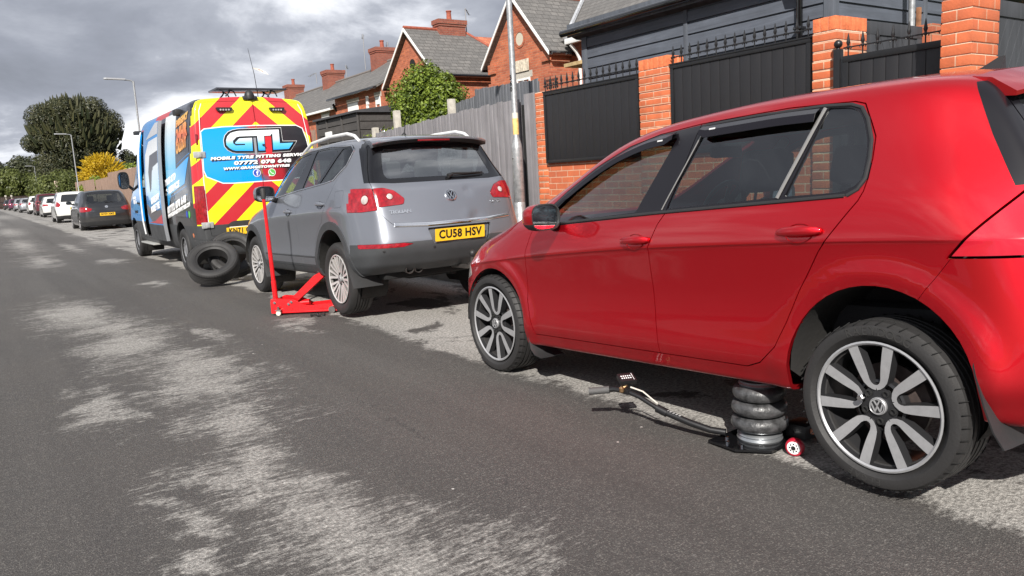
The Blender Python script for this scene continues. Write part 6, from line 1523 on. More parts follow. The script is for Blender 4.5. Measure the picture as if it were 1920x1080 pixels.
def panel(label, y0, y1, z0, z1, n, x=5.905):
    r = thing('panelled_railing', label, 'fence panel', (x, (y0+y1)/2, z0), 0, 'black metal fence panels on the front wall'); h = z1-z0; a, b = y0-(y0+y1)/2, y1-(y0+y1)/2
    bm = bmesh.new(); t = .038
    bx(bm, (0, a, 0), (.04, b, t), .004); bx(bm, (0, a, h-t), (.04, b, h), .004); bx(bm, (0, a, t), (.04, a+t, h-t), .004); bx(bm, (0, b-t, t), (.04, b, h-t), .004); bx(bm, (-.006, a-.012, h-.002), (.046, b+.012, h+.012), .003)
    obj('frame', bm, IRON, r)
    bm = bmesh.new(); nb = max(3, int(round((b-a-2*t)/.118))); w = (b-a-2*t)/nb
    for i in range(nb): bx(bm, (.012, a+t+i*w+.0022, t), (.030, a+t+(i+1)*w-.0022, h-t), .002)
    bx(bm, (.018, a+t, t), (.028, b-t, h-t), 0); obj('boards', bm, PANELB, r)
    bm = bmesh.new(); bx(bm, (.012, a, h+.066), (.028, b, h+.078), .002); obj('finial_rail', bm, IRON, r)
    global FIN
    for i in range(n):
        yy = a+.03+(b-a-.06)*i/(n-1)
        if FIN is None: FIN = obj('finial', finial_bm(), IRON, r); f = FIN
        else: f = FIN.copy(); C.objects.link(f); f.parent = r
        f.location = (.02, yy, h+.010)
    return r
panel('shorter black boarded panel with spearhead finials between lamp post and wide pillar', 6.02, 7.67, 1.375, 2.235, 16)
panel('long black boarded panel with spearhead finials between the wide and deep pillars', 3.975, 5.56, 1.375, 2.265, 15)
def gate():
    y0, y1, x = 2.79, 3.69, 5.86; r = thing('metal_gate', 'narrow black metal gate with ball-topped posts between two brick pillars', 'gate', (x, (y0+y1)/2, .1)); a, b = y0-(y0+y1)/2, y1-(y0+y1)/2; h = 1.96
    for yy in (a, b):
        bm = bmesh.new(); bx(bm, (-.025, yy-.028, 0), (.03, yy+.028, 2.02), .004); obj('gate_post', bm, IRON, r)
        bm = bmesh.new(); bmesh.ops.create_uvsphere(bm, u_segments=16, v_segments=10, radius=.034, matrix=Matrix.Translation((0, yy, 2.062))); lathe(bm, [(.02, 2.018), (.012, 2.03), (.012, 2.04)], 10, 'Z', Matrix.Translation((0, yy, 0))); obj('post_ball', bm, IRON, r)
    a += .045; b -= .045; t = .05; bm = bmesh.new()
    bx(bm, (-.015, a, .06), (.025, b, .11), .004); bx(bm, (-.015, a, h-t), (.025, b, h), .004); bx(bm, (-.015, a, .11), (.025, a+t, h-t), .004); bx(bm, (-.015, b-t, .11), (.025, b, h-t), .004); obj('frame', bm, IRON, r)
    bm = bmesh.new(); nb = 7; w = (b-a-2*t)/nb
    for i in range(nb): bx(bm, (-.004, a+t+i*w+.0022, .11), (.014, a+t+(i+1)*w-.0022, h-t), .002)
    bx(bm, (.002, a+t, .11), (.012, b-t, h-t), 0); obj('boards', bm, PANELB, r)
    bm = bmesh.new(); bx(bm, (-.002, a, h+.06), (.012, b, h+.07), .002); obj('finial_rail', bm, IRON, r)
    for i in range(7):
        f = FIN.copy(); C.objects.link(f); f.parent = r; f.location = (.004, a+.04+(b-a-.08)*i/6, h)
gate()

# ================================================================ LAMP POSTS
def lamp_post(label, x, y, rot=0, first=False, H_=5.5):
    r = thing('lamp_post', label, 'lamp post', (x, y, .1), rot, 'galvanised street lamp posts')
    bm = bmesh.new(); lathe(bm, [(.080, -.05), (.080, .02), (.070, .03), (.070, .80), (.0685, .802), (.0685, .812), (.070, .814), (.070, 1.47), (.066, 1.53), (.045, 1.60), (.038, 1.63), (.037, 3.0), (.034, H_-.1), (.034, H_)], 24, 'Z'); obj('column', bm, GALV, r, angle=50)
    bm = bmesh.new(); tube(bm, [(0, 0, H_-.08), (-.06, 0, H_+.02), (-.35, 0, H_+.05)], .026, 10); obj('bracket_arm', bm, GALV, r)
    bm = bmesh.new(); prism(bm, [(-.28, -.09), (-.95, -.11), (-1.02, -.06), (-1.02, .06), (-.95, .11), (-.28, .09)], 0, .055, lambda u, v, h: Vector((u, v, H_+.03+h+.02*(-u))), tri=True); obj('lantern', bm, mat('lantern_grey', (.35, .36, .38), .45), r)
    bm = bmesh.new(); bx(bm, (-.072, -.028, 1.10), (-.0695, .028, 1.26), .0); 
    bm.free()
    return r
lp = lamp_post('thick galvanised lamp post with a yellow sticker, right beside the grey fence', 5.74, 8.05)
bm = bmesh.new(); lathe(bm, [(.0385, 1.66), (.0385, 1.88)], 24, 'Z', cap=False); obj('yellow_sticker', bm, mat('sticker_yellow', (.75, .50, .18), .5, var=.3, vscale=20), lp)
bm = bmesh.new(); lathe(bm, [(.0388, 1.86), (.0388, 1.93)], 24, 'Z', cap=False); obj('white_sticker', bm, mat('sticker_white', (.6, .58, .5), .5), lp)
bm = bmesh.new(); lathe(bm, [(.010, -.001), (.010, .004), (.001, .004)], 10, 'X', Matrix.Translation((-.0705, 0, 1.36))); obj('door_bolt', bm, IRON, lp)
for i, ch in enumerate('360'): text('column_number', ch, .055, basis(Vector((-.0385, .0, 2.36-.072*i)), (.25, -1, 0), (0, 0, 1)), BLKTXT, lp, .0008, bold=.003)
lamp_post('galvanised lamp post rising behind the cab of the blue van', 5.68, 33.3)
lamp_post('galvanised lamp post standing against the big tree, beyond the charcoal hatchback', 6.2, 62.2)
lamp_post('small distant lamp post at the left, in front of the woodland', 7.2, 120)

# ================================================================ FENCES
def board_fence(name, label, pts, z0, z1, m, bw=.105, gap=.013, th=.018, group=None, posts=None, var=.012, back=False, cat='fence', seed=1, stagger=.0):
    rng = random.Random(seed); r = thing(name, label, cat, (pts[0][0], pts[0][1], z0), 0, group); o = Vector((pts[0][0], pts[0][1], z0)); bm = bmesh.new(); bmr = bmesh.new()
    for i in range(len(pts)-1):
        a, b = Vector(pts[i]), Vector(pts[i+1]); L = (b-a).length; d = (b-a)/L; n = max(1, int(L/(bw+gap))); w = L/n; ang = atan2(d.y, d.x)
        for k in range(n):
            p = a+d*(w*(k+.5)); M_ = Matrix.Translation((p.x-o.x, p.y-o.y, 0)) @ Matrix.Rotation(ang, 4, 'Z') @ Matrix.Rotation(rng.uniform(-1, 1)*.006, 4, 'Y')
            h = (z1[i]+(z1[i+1]-z1[i])*(k+.5)/n if isinstance(z1, (list, tuple)) else z1)-z0
            dz = rng.uniform(-var, var); off = (k % 2)*stagger+rng.uniform(-.003, .003)
            bx(bm, (-w/2+gap/2, -th/2+off, 0), (w/2-gap/2, th/2+off, h+dz), .002, M_)
        if group == 'grey board fences' and th < .03:
            p = (a+b)/2; M_ = Matrix.Translation((p.x-o.x, p.y-o.y, 0)) @ Matrix.Rotation(ang, 4, 'Z'); hh = (min(z1[i], z1[i+1]) if isinstance(z1, (list, tuple)) else z1)-z0-.03; bx(bm, (-L/2, -.026, 0), (L/2, -.016, hh), 0, M_)  # backing sheet added behind the boards so the gaps between them read dark
        for zr in (.3, 1.1, 1.9):
            p = (a+b)/2; M_ = Matrix.Translation((p.x-o.x, p.y-o.y, 0)) @ Matrix.Rotation(ang, 4, 'Z'); bx(bmr, (-L/2, -.075, zr), (L/2, -.028, zr+.07), 0, M_)
    obj('boards', bm, m, r, angle=30); obj('rails', bmr, m, r, smooth=False)
    return r
board_fence('board_fence', 'tall grey vertical board fence running back from the lamp post', [(5.96, 7.92), (5.98, 8.17)], .1, 2.27, FGREY, seed=3, group='grey board fences', gap=.013)
board_fence('board_fence', 'long grey close-boarded fence behind the grey car, sloping away to the shed', [(6.0, 8.30), (6.05, 8.9), (6.30, 10.5), (6.75, 13.3), (7.0, 14.8)], .1, [2.22, 2.24, 2.25, 2.24, 2.24], FGREY, seed=5, group='grey board fences', bw=.115, gap=.014)
box_obj('gap', (6.02, 8.18, .1), (6.06, 8.29, 2.15), DARK)['kind'] = 'structure'  # near-black strip set in the open gap, stands in for its shade
bpy.data.objects['gap'].name = 'fence_gap_shade'; tag(bpy.data.objects['fence_gap_shade'], 'dark strip standing in for the shade in the gap between two runs of the grey fence', 'fence post'); del bpy.data.objects['fence_gap_shade']['kind']
board_fence('board_fence', 'higher grey gapped fence seen above the long fence, in front of the gabled house', [(7.0, 9.2), (7.95, 12.4)], .1, [2.62, 2.86], FGREY2, bw=.135, gap=.022, seed=8, group='grey board fences', var=.01)
board_fence('board_fence', 'lower grey fence length beside the clipped bush', [(8.0, 12.45), (8.5, 14.2)], .1, 2.76, FGREY2, bw=.13, gap=.016, seed=9, group='grey board fences')
for x, y, z, lab in ((7.3, 12.2, 2.66, 'pale concrete fence post right of the clipped bush'), (7.05, 13.9, 2.62, 'weathered concrete fence post left of the clipped bush'), (7.05, 14.93, 2.37, 'short concrete post behind the roof of the grey car')):
    bm = bmesh.new(); bx(bm, (x-.06, y-.055, 0), (x+.06, y+.055, z), .012); tag(obj('concrete_post', bm, CONC), lab, 'fence post', 'concrete fence posts')
for k, (x, y, t) in enumerate(((7.15, 13.6, .5), (7.2, 13.55, .62))):
    bm = bmesh.new(); tube(bm, [(x, y, 1.9), (x-.12*t, y, 2.25)], .018, 6); tag(obj('timber_stake', bm, mat('pale_timber', (.35, .27, .18), .8)), 'thin pale timber stake leaning beside the weathered post, '+('steeper one' if t < .55 else 'flatter one'), 'stake', 'leaning stakes')
board_fence('picket_fence', 'brown paling fence between the van and the black shed', [(7.9, 20.5), (7.9, 23.5)], .1, 2.75, BROWN, bw=.09, gap=.05, seed=12)
board_fence('far_fence', 'brown weathered board fence to the left of the van cab', [(6.6, 39.5), (6.5, 49.5)], 0, 2.55, BROWN, bw=.14, seed=13, group='brown board fences', cat='fence')
board_fence('far_fence', 'lower brown board fence below the yellow conifer', [(6.8, 49.7), (6.7, 57)], 0, [2.4, 2.3], BROWN, bw=.14, seed=14, group='brown board fences')
board_fence('far_fence', 'farthest brown fence length beside the middle lamp post', [(6.75, 58), (6.6, 68)], 0, 2.4, BROWN, bw=.16, seed=15, group='brown board fences')
board_fence('end_fence', 'dark brown fence closing the far end of the road', [(-14, 150), (14, 150)], 0, 1.95, timber('dark_brown_timber', (.045, .028, .022)), bw=.3, gap=.02, seed=16)
for x, lab in ((4.4, 'pale notice box above the far end fence, left one'), (5.2, 'pale notice box above the far end fence, right one')):
    bm = bmesh.new(); bx(bm, (x-.15, 149.2, 1.9), (x+.12, 149.5, 2.2), .03); bx(bm, (x-.05, 149.3, 0), (x+.05, 149.4, 1.9)); tag(obj('notice_box', bm, CONC), lab, 'notice box', 'pale boxes at the road end')
bm = bmesh.new(); bx(bm, (-.3, -.05, 0), (.3, .05, 1.9), .02); o_ = obj('sign_board', bm, mat('pale_pink_board', (.5, .38, .32), .7)); o_.location = (7.6, 95, 1.2); tag(o_, 'pale board standing in the hedge above the white cars', 'board')

# ================================================================ BLACK BOARDED GARAGE
def shiplap(bm, a, b, z0, z1, pitch, nx, th=.026):
    """horizontal boards from a to b (xy), each tilted slightly; nx = outward normal"""
    a, b, nx = Vector((*a, 0)), Vector((*b, 0)), Vector((*nx, 0)); n = int(round((z1-z0)/pitch)); p = (z1-z0)/n
    for i in range(n):
        za, zb = z0+i*p, z0+(i+1)*p-.014; q = []
        for P_ in (a, b):
            q.append([P_+nx*th+Vector((0, 0, za)), P_+nx*th*.80+Vector((0, 0, zb-.012)), P_+nx*.003+Vector((0, 0, zb)), P_+nx*.001+Vector((0, 0, zb+.015)), P_-nx*.03+Vector((0, 0, zb+.015)), P_-nx*.03+Vector((0, 0, za))])
        A = [bm.verts.new(v) for v in q[0]]; B = [bm.verts.new(v) for v in q[1]]
        for k in range(6): bm.faces.new((A[k], A[(k+1) % 6], B[(k+1) % 6], B[k]))
        bm.faces.new(A); bm.faces.new(B[::-1])
def garage():
    x0, x1, y0, y1, zt = 7.40, 11.6, 4.73, 8.58, 3.12
    r = thing('boarded_garage', 'black stained timber garage behind the brick wall, with black gutter and downpipe', 'garage', (0, 0, 0))
    bm = bmesh.new(); shiplap(bm, (x0, y0+.05), (x0, y1-.05), .1, zt, .143, (-1, 0)); obj('front_boards', bm, BLKW, r, angle=20)
    bm = bmesh.new(); shiplap(bm, (x0+.05, y0), (x1, y0), .1, zt, .143, (0, -1)); obj('side_boards', bm, BLKWX, r, angle=20)
    bm = bmesh.new(); shiplap(bm, (x0+.05, y1), (x1, y1), .1, zt, .143, (0, 1)); obj('side_boards', bm, BLKWX, r, angle=20)
    bm = bmesh.new(); bx(bm, (x0+.031, y0+.031, .1), (x1, y1-.031, zt-.005)); obj('core_wall', bm, DARK, r, smooth=False)
    CW = timber('corner_trim', (.085, .095, .115), 2)
    for (xx, yy) in ((x0, y1), (x0, y0)):
        bm = bmesh.new(); sy = 1 if yy == y1 else -1; bx(bm, (xx-.035, yy-sy*.075 if sy > 0 else yy-.035, .1), (xx+.07, yy+.035 if sy > 0 else yy+.075, zt), .004); obj('corner_post', bm, CW, r)
    bm = bmesh.new(); bx(bm, (x0-.034, 6.64, .1), (x0-.0, 6.70, zt), .004); obj('cover_strip', bm, CW, r)
    bm = bmesh.new(); bx(bm, (x0+1.75, y0-.034, .1), (x0+1.82, y0, zt), .004); obj('cover_strip', bm, CW, r)
    bm = bmesh.new(); prism(bm, [(x0-.13, zt+.05), (x0-.13, zt+.16), (x0+2.1, zt+.30), (x0+4.5, zt+.12), (x0+4.5, zt), (x0+.0, zt+.0)], y0-.15, y1+.18, lambda u, v, h: Vector((u, h, v)), tri=True); obj('roof', bm, FELT, r, angle=20)
    bm = bmesh.new(); bx(bm, (x0-.155, y0-.15, zt+.02), (x0-.132, y1+.20, zt+.20), .004); obj('fascia', bm, CW, r)
    bm = bmesh.new(); tube(bm, [(x0-.205, y0-.20, zt+.10), (x0-.205, y1+.26, zt+.08)], .048, 12); obj('gutter', bm, GLOSSB, r)
    bm = bmesh.new(); tube(bm, [(x0-.205, 5.06, zt+.06), (x0-.18, 5.06, zt-.06), (x0-.07, 5.06, zt-.20), (x0-.07, 5.06, .1)], .034, 12); bx(bm, (x0-.115, 5.01, zt-.52), (x0-.02, 5.11, zt-.49), .004); obj('downpipe', bm, GLOSSB, r)
    return r
garage()
bm = bmesh.new(); lathe(bm, [(.034, 0), (.034, 5.2)], 16, 'Z', Matrix.Translation((8.60, 4.55, 0))); tag(obj('steel_pole', bm, GALV), 'plain galvanised pole in front of the garage side wall', 'pole')
bm = bmesh.new(); bx(bm, (8.86, 4.60, .1), (8.905, 4.64, 2.85), .004); tag(obj('rusty_angle_post', bm, mat('rusty_iron', (.22, .10, .05), .9, var=.6, vscale=8)), 'rusty angle-iron post right of the galvanised pole', 'post')
def diag_gate(label, x0, x1, y, z1, lean=1, group='diagonal boarded wooden gates'):
    r = thing('wooden_gate', label, 'wooden gate', (x0, y, .1), 0, group); W_ = x1-x0; h = z1-.1; m = timber('gate_boards', (.045, .048, .055), 2) if 'gate_boards' not in MATS else MATS['gate_boards']
    bm = bmesh.new(); bx(bm, (0, -.02, h-.11), (W_, .03, h), .004); bx(bm, (0, -.02, .05), (W_, .03, .16), .004); bx(bm, (0, -.02, .16), (.08, .03, h-.11), .004); bx(bm, (W_-.08, -.02, .16), (W_, .03, h-.11), .004); obj('frame', bm, m, r)
    bm = bmesh.new(); d = Vector((lean*.55, 0, 1)).normalized()
    for k in range(-14, 26):
        u = k*.115; M_ = Matrix.Translation((u, 0, .1)) @ Matrix.Rotation(atan2(lean*.55, 1), 4, 'Y'); bx(bm, (-.0485, -.008, 0), (.0485, .012, 2.6), .002, M_)
    for co, no in (((.05, 0, 0), (-1, 0, 0)), ((W_-.05, 0, 0), (1, 0, 0)), ((0, 0, .1), (0, 0, -1)), ((0, 0, h-.05), (0, 0, 1))):
        g = bmesh.ops.bisect_plane(bm, geom=bm.verts[:]+bm.edges[:]+bm.faces[:], plane_co=co, plane_no=no, clear_outer=True)
    bx(bm, (.05, .014, .1), (W_-.05, .024, h-.05), 0); obj('diagonal_boards', bm, m, r, smooth=False); return r
diag_gate('dark gate of diagonal boards behind the metal gate', 6.48, 7.34, 3.80, 2.40, -1)
diag_gate('dark gate leaf of diagonal boards right of the tallest brick pillar', 6.02, 7.7, 2.62, 2.30, 1)
bm = bmesh.new(); bx(bm, (7.36, 3.70, .1), (7.58, 3.92, 2.42), .003); tag(obj('brick_pier', bm, HBRICK, smooth=False), 'small brick pier at the end of the diagonal gate', 'brick pier')
bm = bmesh.new(); bx(bm, (6.7, 8.32, .1), (7.06, 8.66, 2.58), .003)
for i in range(6):
    for j in range(3): bx(bm, (6.692, 8.35+.045*i, 2.40+.05*j), (6.699, 8.375+.045*i, 2.425+.05*j), mi=1)
tag(obj('brick_pier', bm, [HBRICK, DARK], smooth=False), 'brick pier with rows of small vent holes behind the shorter panel', 'brick pier')
# canopy in front of the gabled house
bm = bmesh.new(); prism(bm, [(10.2, 12.5), (11.6, 12.5), (11.6, 10.9), (10.2, 10.9)], 3.34, 3.41, lambda u, v, h: Vector((u, v, h)), tri=True); bx(bm, (10.25, 11.2, 0), (10.35, 11.3, 3.34)); tag(obj('timber_canopy', bm, mat('raw_timber', (.42, .30, .15), .7, var=.3)), 'raw timber canopy between the gabled house and the garage', 'canopy')

# ================================================================ BLACK SHED BEHIND THE FENCE
def shed():
    r = thing('timber_shed', 'black overlap-board shed behind the clipped bush and fence', 'shed', (0, 0, 0)); x0, x1, y0, y1, z1 = 8.0, 10.4, 17.8, 20.5, 2.95
    SB = timber('shed_boards', (.06, .055, .052), 1)
    for nm, a, b, n_ in (('front_boards', (x0, y0), (x0, y1), (-1, 0)), ('side_boards', (x0, y0), (x1, y0), (0, -1)), ('back_boards', (x0, y1), (x1, y1), (0, 1))):
        bm = bmesh.new(); shiplap(bm, a, b, .3, z1, .20, n_, .035); obj(nm, bm, SB, r, angle=20)
    bm = bmesh.new()
    for y in (y0, y0+1.0, y0+2.0, y1): bx(bm, (x0-.06, y-.03, .3), (x0-.02, y+.03, z1), .003)
    for x in (x0+.9, x0+1.8): bx(bm, (x-.03, y0-.06, .3), (x+.03, y0-.02, z1), .003)
    obj('battens', bm, SB, r)
    bm = bmesh.new(); prism(bm, [(x0-.12, z1), (x0-.12, z1+.05), ((x0+x1)/2, z1+.22), (x1+.1, z1+.05), (x1+.1, z1)], y0-.1, y1+.1, lambda u, v, h: Vector((u, h, v)), tri=True); obj('roof', bm, FELT, r, smooth=False)
    bm = bmesh.new(); lathe(bm, [(.05, 0), (.06, .02), (.05, .03), (.03, .015), (.001, .01)], 16, 'Y', Matrix.Translation((8.55, 17.72, 2.5)) @ Matrix.Rotation(pi, 4, 'X')); tube(bm, [(8.6, 17.7, 2.45), (8.95, 17.65, 2.05)], .02, 6); obj('wall_lamp', bm, CHROME, r)
    bm = bmesh.new(); bx(bm, (x0-.075, 19.5, 2.5), (x0-.03, 19.9, 2.62), .01); obj('shed_plaque', bm, WHITE, r)
shed()

# ================================================================ HOUSES
def window(parent, x, y0, y1, z0, z1, bars=2, blind=None):
    """window in a wall that faces -x"""
    bm = bmesh.new(); f = .06
    bx(bm, (x-.03, y0, z0), (x+.03, y1, z0+f)); bx(bm, (x-.03, y0, z1-f), (x+.03, y1, z1)); bx(bm, (x-.03, y0, z0+f), (x+.03, y0+f, z1-f)); bx(bm, (x-.03, y1-f, z0+f), (x+.03, y1, z1-f))
    for k in range(1, bars): yy = y0+(y1-y0)*k/bars; bx(bm, (x-.026, yy-.025, z0+f), (x+.026, yy+.025, z1-f))
    w = obj('window', bm, WHITE, parent, smooth=False)
    bm = bmesh.new(); bx(bm, (x+.002, y0+f, z0+f), (x+.012, y1-f, z1-f)); obj('pane', bm, WGLASS, w, smooth=False)
    bm = bmesh.new(); bx(bm, (x-.10, y0-.06, z0-.09), (x+.02, y1+.06, z0-.003)); obj('sill', bm, CONC, w, smooth=False)
    if blind: bm = bmesh.new(); bx(bm, (x-.012, y0+.02, z1-blind), (x-.032-.004, y1-.02, z1-.01)); obj('white_head_panel', bm, WHITE, w, smooth=False)
    bm = bmesh.new(); bx(bm, (x-.012, y0-.12, z1+.003), (x+.02, y1+.12, z1+.2)); obj('lintel', bm, CONC, w, smooth=False)
    return w
def chimney(parent, x0, x1, y0, y1, z0, z1, pots=2, red=True, name='chimney'):
    bm = bmesh.new(); bx(bm, (x0, y0, z0), (x1, y1, z1-.25)); bx(bm, (x0-.03, y0-.03, z1-.25), (x1+.03, y1+.03, z1-.17)); bx(bm, (x0-.06, y0-.06, z1-.17), (x1+.06, y1+.06, z1)); c = obj(name, bm, CBRICK, parent, smooth=False)
    for k in range(pots):
        x = x0+(x1-x0)*(k+.5)/pots if (x1-x0) > (y1-y0) else (x0+x1)/2; y = (y0+y1)/2 if (x1-x0) > (y1-y0) else y0+(y1-y0)*(k+.5)/pots
        bm = bmesh.new(); hh = .38 if k == 0 else .12; lathe(bm, [(.13, 0), (.10, .08), (.09, hh-.06), (.115, hh-.04), (.11, hh), (.07, hh), (.07, hh-.1)], 12, 'Z', Matrix.Translation((x, y, z1-.001))); obj('chimney_pot', bm, REDTILE, c)
    bm = bmesh.new(); bx(bm, (x0-.04, y0-.04, z0+.0), (x1+.04, y1+.04, z0+.35)); return c
def quad_slab(bm, pts, th, mi=0):
    v = [Vector(p) for p in pts]; n = (v[1]-v[0]).cross(v[2]-v[0]).normalized()
    if n.z < 0: n = -n
    a = [bm.verts.new(p) for p in v]; b = [bm.verts.new(p-n*th) for p in v]; L = len(v); f1 = bm.faces.new(a); f1.material_index = mi; bm.faces.new(b[::-1])
    for i in range(L): bm.faces.new((a[i], b[i], b[(i+1) % L], a[(i+1) % L]))
def aerial(parent, x, y, z, h=1.3, arm=.35, name='tv_aerial'):
    bm = bmesh.new(); tube(bm, [(x, y, z), (x, y, z+h)], .022, 6); tube(bm, [(x, y, z+h), (x+arm, y+.3, z+h-.18)], .014, 5)
    for k in range(4): px = x+arm*(k+1)/4; tube(bm, [(px-.12, y-.1+.3*(k+1)/4, z+h-.04*(k+1)), (px+.12, y+.1+.3*(k+1)/4, z+h-.04*(k+1))], .009, 4)
    return obj(name, bm, mat('aerial_metal', (.25, .25, .26), .5, metal=.5), parent)
def house_gable(name, label, xf, ya, yb, ze, zr, xb, hip=False, arched=False):
    """cottage cross wing: gable in a wall facing -x, ridge running back"""
    r = thing(name, label, 'house', (0, 0, 0)); ym = (ya+yb)/2; ov = .22; ox = .20
    bm = bmesh.new(); prism(bm, [(ya, 0), (yb, 0), (yb, ze), (ym, zr-.06), (ya, ze)], xf, xb, lambda u, v, h: Vector((h, u, v)), tri=True); obj('walls', bm, HBRICK, r, smooth=False)
    sl = (zr-ze)/(ym-ya); ea = ya-ov; za = ze-ov*sl
    bm = bmesh.new(); up = .10
    for s_, ye in ((0, ya-ov), (1, yb+ov)):
        xbk = xb-(1.9 if hip else 0)
        pts = [(xf-ox, ye, za+up), (xb+.2, ye, za+up), (xbk, ym, zr+up), (xf-ox, ym, zr+up)]; quad_slab(bm, pts, .08)
    if hip: quad_slab(bm, [(xb+.2, ya-ov, za+up), (xb+.2, yb+ov, za+up), (xb-1.9, ym, zr+up)], .08)
    obj('roof', bm, SLATE, r, smooth=False)
    bm = bmesh.new(); tube(bm, [(xf-ox, ym, zr+up+.01), (xb-(1.9 if hip else 0), ym, zr+up+.01)], .07, 8)
    if hip: 
        for ye in (ya-ov, yb+ov): tube(bm, [(xb-1.9, ym, zr+up), (xb+.2, ye, za+up)], .06, 8)
    obj('ridge_tiles', bm, REDTILE, r)
    for ye in (ya-ov, yb+ov):
        bm = bmesh.new(); d = .10; A, B = Vector((xf-ox, ye, za+up-.005)), Vector((xf-ox, ym, zr+up-.005))
        vs = [A, B, B-Vector((0, 0, d*1.25)), A-Vector((0, 0, d*1.05))]; f = [bm.verts.new(v) for v in vs]; g = [bm.verts.new(v+Vector((-.03, 0, 0))) for v in vs]; bm.faces.new(f); bm.faces.new(g[::-1])
        for i in range(4): bm.faces.new((f[i], g[i], g[(i+1) % 4], f[(i+1) % 4]))
        obj('bargeboard', bm, WHITE, r, smooth=False)
        bm = bmesh.new(); tube(bm, [(xf-ox+.05, ye-.05*(1 if ye < ym else -1), za+up-.06), (xb, ye-.05*(1 if ye < ym else -1), za+up-.06)], .06, 8); obj('gutter', bm, GLOSSB, r)
    return r
hA = house_gable('gabled_house', 'orange brick house with white-edged gable behind the lamp post', 14.5, 18.4, 21.6, 4.88, 6.64, 20.5)
bm = bmesh.new(); lathe(bm, [(.27, -.02, 0), (.27, .02, 0), (.20, .025, 0), (.20, .01, 1), (.001, .01, 1)], 20, 'X', Matrix.Translation((14.5, 19.86, 5.36)) @ Matrix.Rotation(pi, 4, 'Z')); obj('round_vent', bm, [HBRICK, mat('vent_stone', (.5, .45, .36), .8)], hA)
window(hA, 14.5, 19.42, 20.12, 3.2, 4.16, 2, .0); bm = bmesh.new(); bx(bm, (14.45, 19.42, 4.365), (14.47, 20.12, 4.72)); obj('decorated_panel', bm, mat('cream_render', (.55, .48, .38), .8, var=.5, vscale=12), hA, smooth=False)
bm = bmesh.new(); prism(bm, [(7.5, 0), (21.5, 0), (21.5, 5.0), (7.5, 5.0)], 15.3, 20.5, lambda u, v, h: Vector((h, u, v)), tri=True); obj('wing_wall', bm, HBRICK, hA, smooth=False)
bm = bmesh.new(); quad_slab(bm, [(15.0, 7.3, 5.08), (15.0, 21.4, 5.08), (18.1, 21.4, 7.42), (18.1, 7.3, 7.42)], .08); quad_slab(bm, [(21.0, 7.3, 5.08), (21.0, 21.4, 5.08), (18.1, 21.4, 7.42), (18.1, 7.3, 7.42)], .08); obj('wing_roof', bm, SLATE, hA, smooth=False)
bm = bmesh.new(); tube(bm, [(15.02, 18.28, 5.16), (17.0, 19.75, 6.66)], .07, 6); obj('valley_flashing', bm, LEAD, hA)
bm = bmesh.new(); bx(bm, (14.86, 7.3, 4.92), (15.0, 18.15, 5.08), .02); tube(bm, [(14.93, 17.95, 4.9), (15.1, 17.9, 4.7), (15.22, 17.9, 4.5), (15.22, 17.9, 0)], .05, 8); obj('white_gutter', bm, WHITE, hA)
window(hA, 15.3, 16.7, 17.7, 3.4, 4.55, 1, .0)
bm = bmesh.new(); bx(bm, (14.46, 18.36, 2.0), (14.52, 18.6, 4.9)); 
bm.free()
for k in range(8):
    for lo, hi in (((14.43, 18.34 if k % 2 else 18.36, .3+k*.6), (14.498, 18.75 if k % 2 else 18.6, .6+k*.6)), ((14.43, 21.25 if k % 2 else 21.4, .3+k*.6), (14.498, 21.64, .6+k*.6))): box_obj('quoin', lo, hi, HBRICK, hA)
hB = house_gable('gabled_house', 'second brick gable with hipped slate roof behind the clipped bush', 14.5, 25.12, 29.06, 5.10, 6.88, 18.9, hip=True)
chimney(hB, 15.75, 16.95, 26.85, 27.3, 6.5, 7.36, 1); aerial(hB, 17.15, 27.1, 6.9, 1.0)
bm = bmesh.new(); tube(bm, [(14.46, 26.9, 5.6), (14.49, 26.9, 5.6)], .2, 12); obj('round_vent', bm, DARK, hB)
